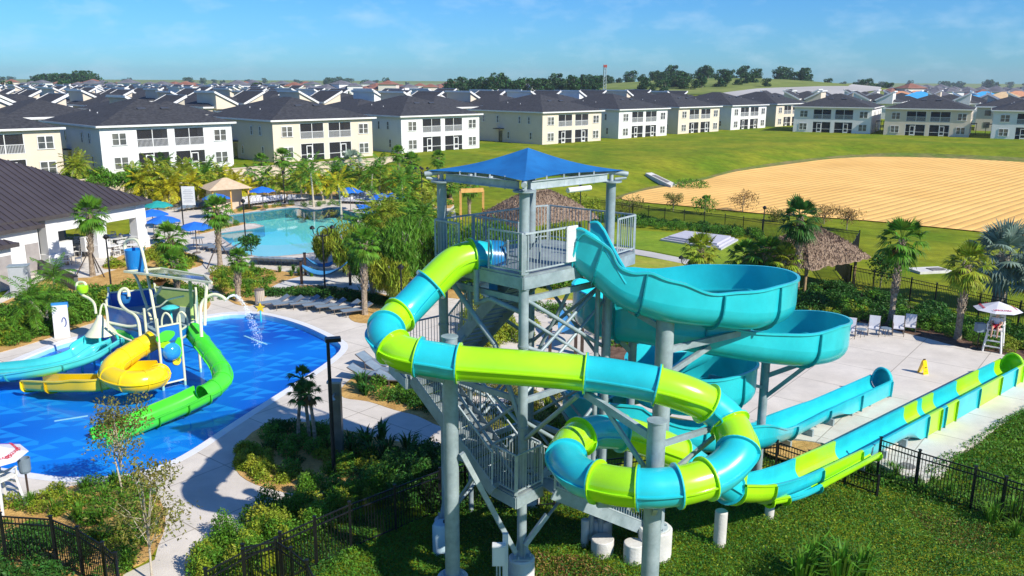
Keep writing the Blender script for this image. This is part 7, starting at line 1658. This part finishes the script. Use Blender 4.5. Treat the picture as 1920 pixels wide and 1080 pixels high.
# --- lifeguard, seated
skin = M('skin', (.50, .30, .20), (.56, .34, .24), rough=.55); hairm = M('hair_brown', (.05, .03, .02), (.08, .05, .03), rough=.7)
def skinmesh(name, J, E, Rr, mat, parent, rootidx=0):
    me = bpy.data.meshes.new(name); me.from_pydata(J, E, []); ob = bpy.data.objects.new(name, me); S.collection.objects.link(ob); ob.parent = parent
    md = ob.modifiers.new('skin', 'SKIN'); md.use_smooth_shade = True
    if not me.skin_vertices: me.skin_vertices.new()
    for i, r_ in enumerate(Rr): me.skin_vertices[0].data[i].radius = (r_, r_)
    me.skin_vertices[0].data[rootidx].use_root = True
    ob.modifiers.new('sub', 'SUBSURF').render_levels = 2; ob.modifiers['sub'].levels = 1; me.materials.append(mat)
    # bake the grown surface into plain mesh
    dg = bpy.context.evaluated_depsgraph_get(); dg.update(); ev = ob.evaluated_get(dg); nm = bpy.data.meshes.new_from_object(ev); ob.modifiers.clear(); ob.data = nm
    nm.name = name
    if not len(nm.materials): nm.materials.append(mat)
    return ob
def lifeguard():
    zr = radians(-35); sx = V((cos(zr), sin(zr))); o = empty('person', (gR.x, gR.y, 0), 'lifeguard in a white shirt and red shorts seated on the right stand', 'person', None, zr); z = 1.2
    J = [(0, .12, z+.10), (0, .14, z+.30), (0, .15, z+.48), (0, .13, z+.60), (0, .10, z+.68), (0, .10, z+.80), (0, .10, z+.88)]; Rr = [.13, .13, .13, .06, .07, .095, .07]; E = [(0, 1), (1, 2), (2, 3), (3, 4), (4, 5), (5, 6)]
    for s_ in (-1, 1):
        b = len(J); J += [(s_*.18, .13, z+.50), (s_*.25, -.02, z+.26), (s_*.16, -.22, z+.18), (s_*.13, -.29, z+.17)]; Rr += [.055, .042, .032, .035]; E += [(2, b), (b, b+1), (b+1, b+2), (b+2, b+3)]
        for k in range(5):
            c = len(J); J += [(s_*(.13-.018*(k-2)), -.33, z+.165), (s_*(.13-.022*(k-2)), -.37+.008*abs(k-1), z+.15)]; Rr += [.009, .007]; E += [(b+3, c), (c, c+1)]
        b = len(J); J += [(s_*.10, .06, z+.08), (s_*.13, -.34, z+.08), (s_*.13, -.42, z-.30), (s_*.13, -.40, z-.36), (s_*.13, -.54, z-.37)]; Rr += [.085, .062, .042, .04, .032]; E += [(0, b), (b, b+1), (b+1, b+2), (b+2, b+3), (b+3, b+4)]
    body = skinmesh('body', J, E, Rr, skin, o)
    sh = skinmesh('shirt', [(0, .12, z+.12), (0, .14, z+.30), (0, .15, z+.48), (0, .14, z+.56), (-.18, .13, z+.50), (-.23, .04, z+.34), (.18, .13, z+.50), (.23, .04, z+.34)], [(0, 1), (1, 2), (2, 3), (2, 4), (4, 5), (2, 6), (6, 7)], [.15, .15, .15, .08, .075, .06, .075, .06], M('shirt_white', (.62, .62, .72), (.68, .68, .76), rough=.8), o)
    st_ = skinmesh('shorts', [(0, .12, z+.09), (-.10, .04, z+.09), (-.13, -.26, z+.09), (.10, .04, z+.09), (.13, -.26, z+.09)], [(0, 1), (1, 2), (0, 3), (3, 4)], [.145, .10, .085, .10, .085], M('shorts_red', (.50, .02, .05), (.58, .03, .06), rough=.8), o)
    m = MB(); m.lathe((0, .11, z+.80), [(.105, 0), (.112, .05), (.09, .12), (.04, .155), (0, .16)], 14); m.build('hair', hairm, o, smooth_=True)
lifeguard()
g = G(1832, 655); o = empty('lamp_stand_bin', g, 'grey box on a black post just left of the right lifeguard stand', 'box'); o.name = 'post_box'; m = MB(); m.cyl((0, 0, 0), (0, 0, 1.1), .03, n=8); m.lathe((0, 0, 0), [(.3, 0), (.3, .04), (.03, .06)], 14); m.build('post', blk, o); m = MB(); m.box((0, 0, 1.2), (.42, .35, .45)); m.build('box', slingd, o)

# --- air between the camera and the horizon
def haze():
    m = bpy.data.materials.new('haze_air'); m.use_nodes = True; N = m.node_tree.nodes; K = m.node_tree.links.new; N.remove(N['Principled BSDF'])
    v = N.new('ShaderNodeVolumePrincipled'); v.inputs['Color'].default_value = (.80, .90, 1.0, 1); v.inputs['Density'].default_value = .00015; v.inputs['Anisotropy'].default_value = .2
    K(v.outputs[0], N['Material Output'].inputs['Volume']); q = MB(); q.box((0, 1200, 22), (7000, 3600, 52)); o = q.build('haze', m); tag(o, kind='stuff')
haze()
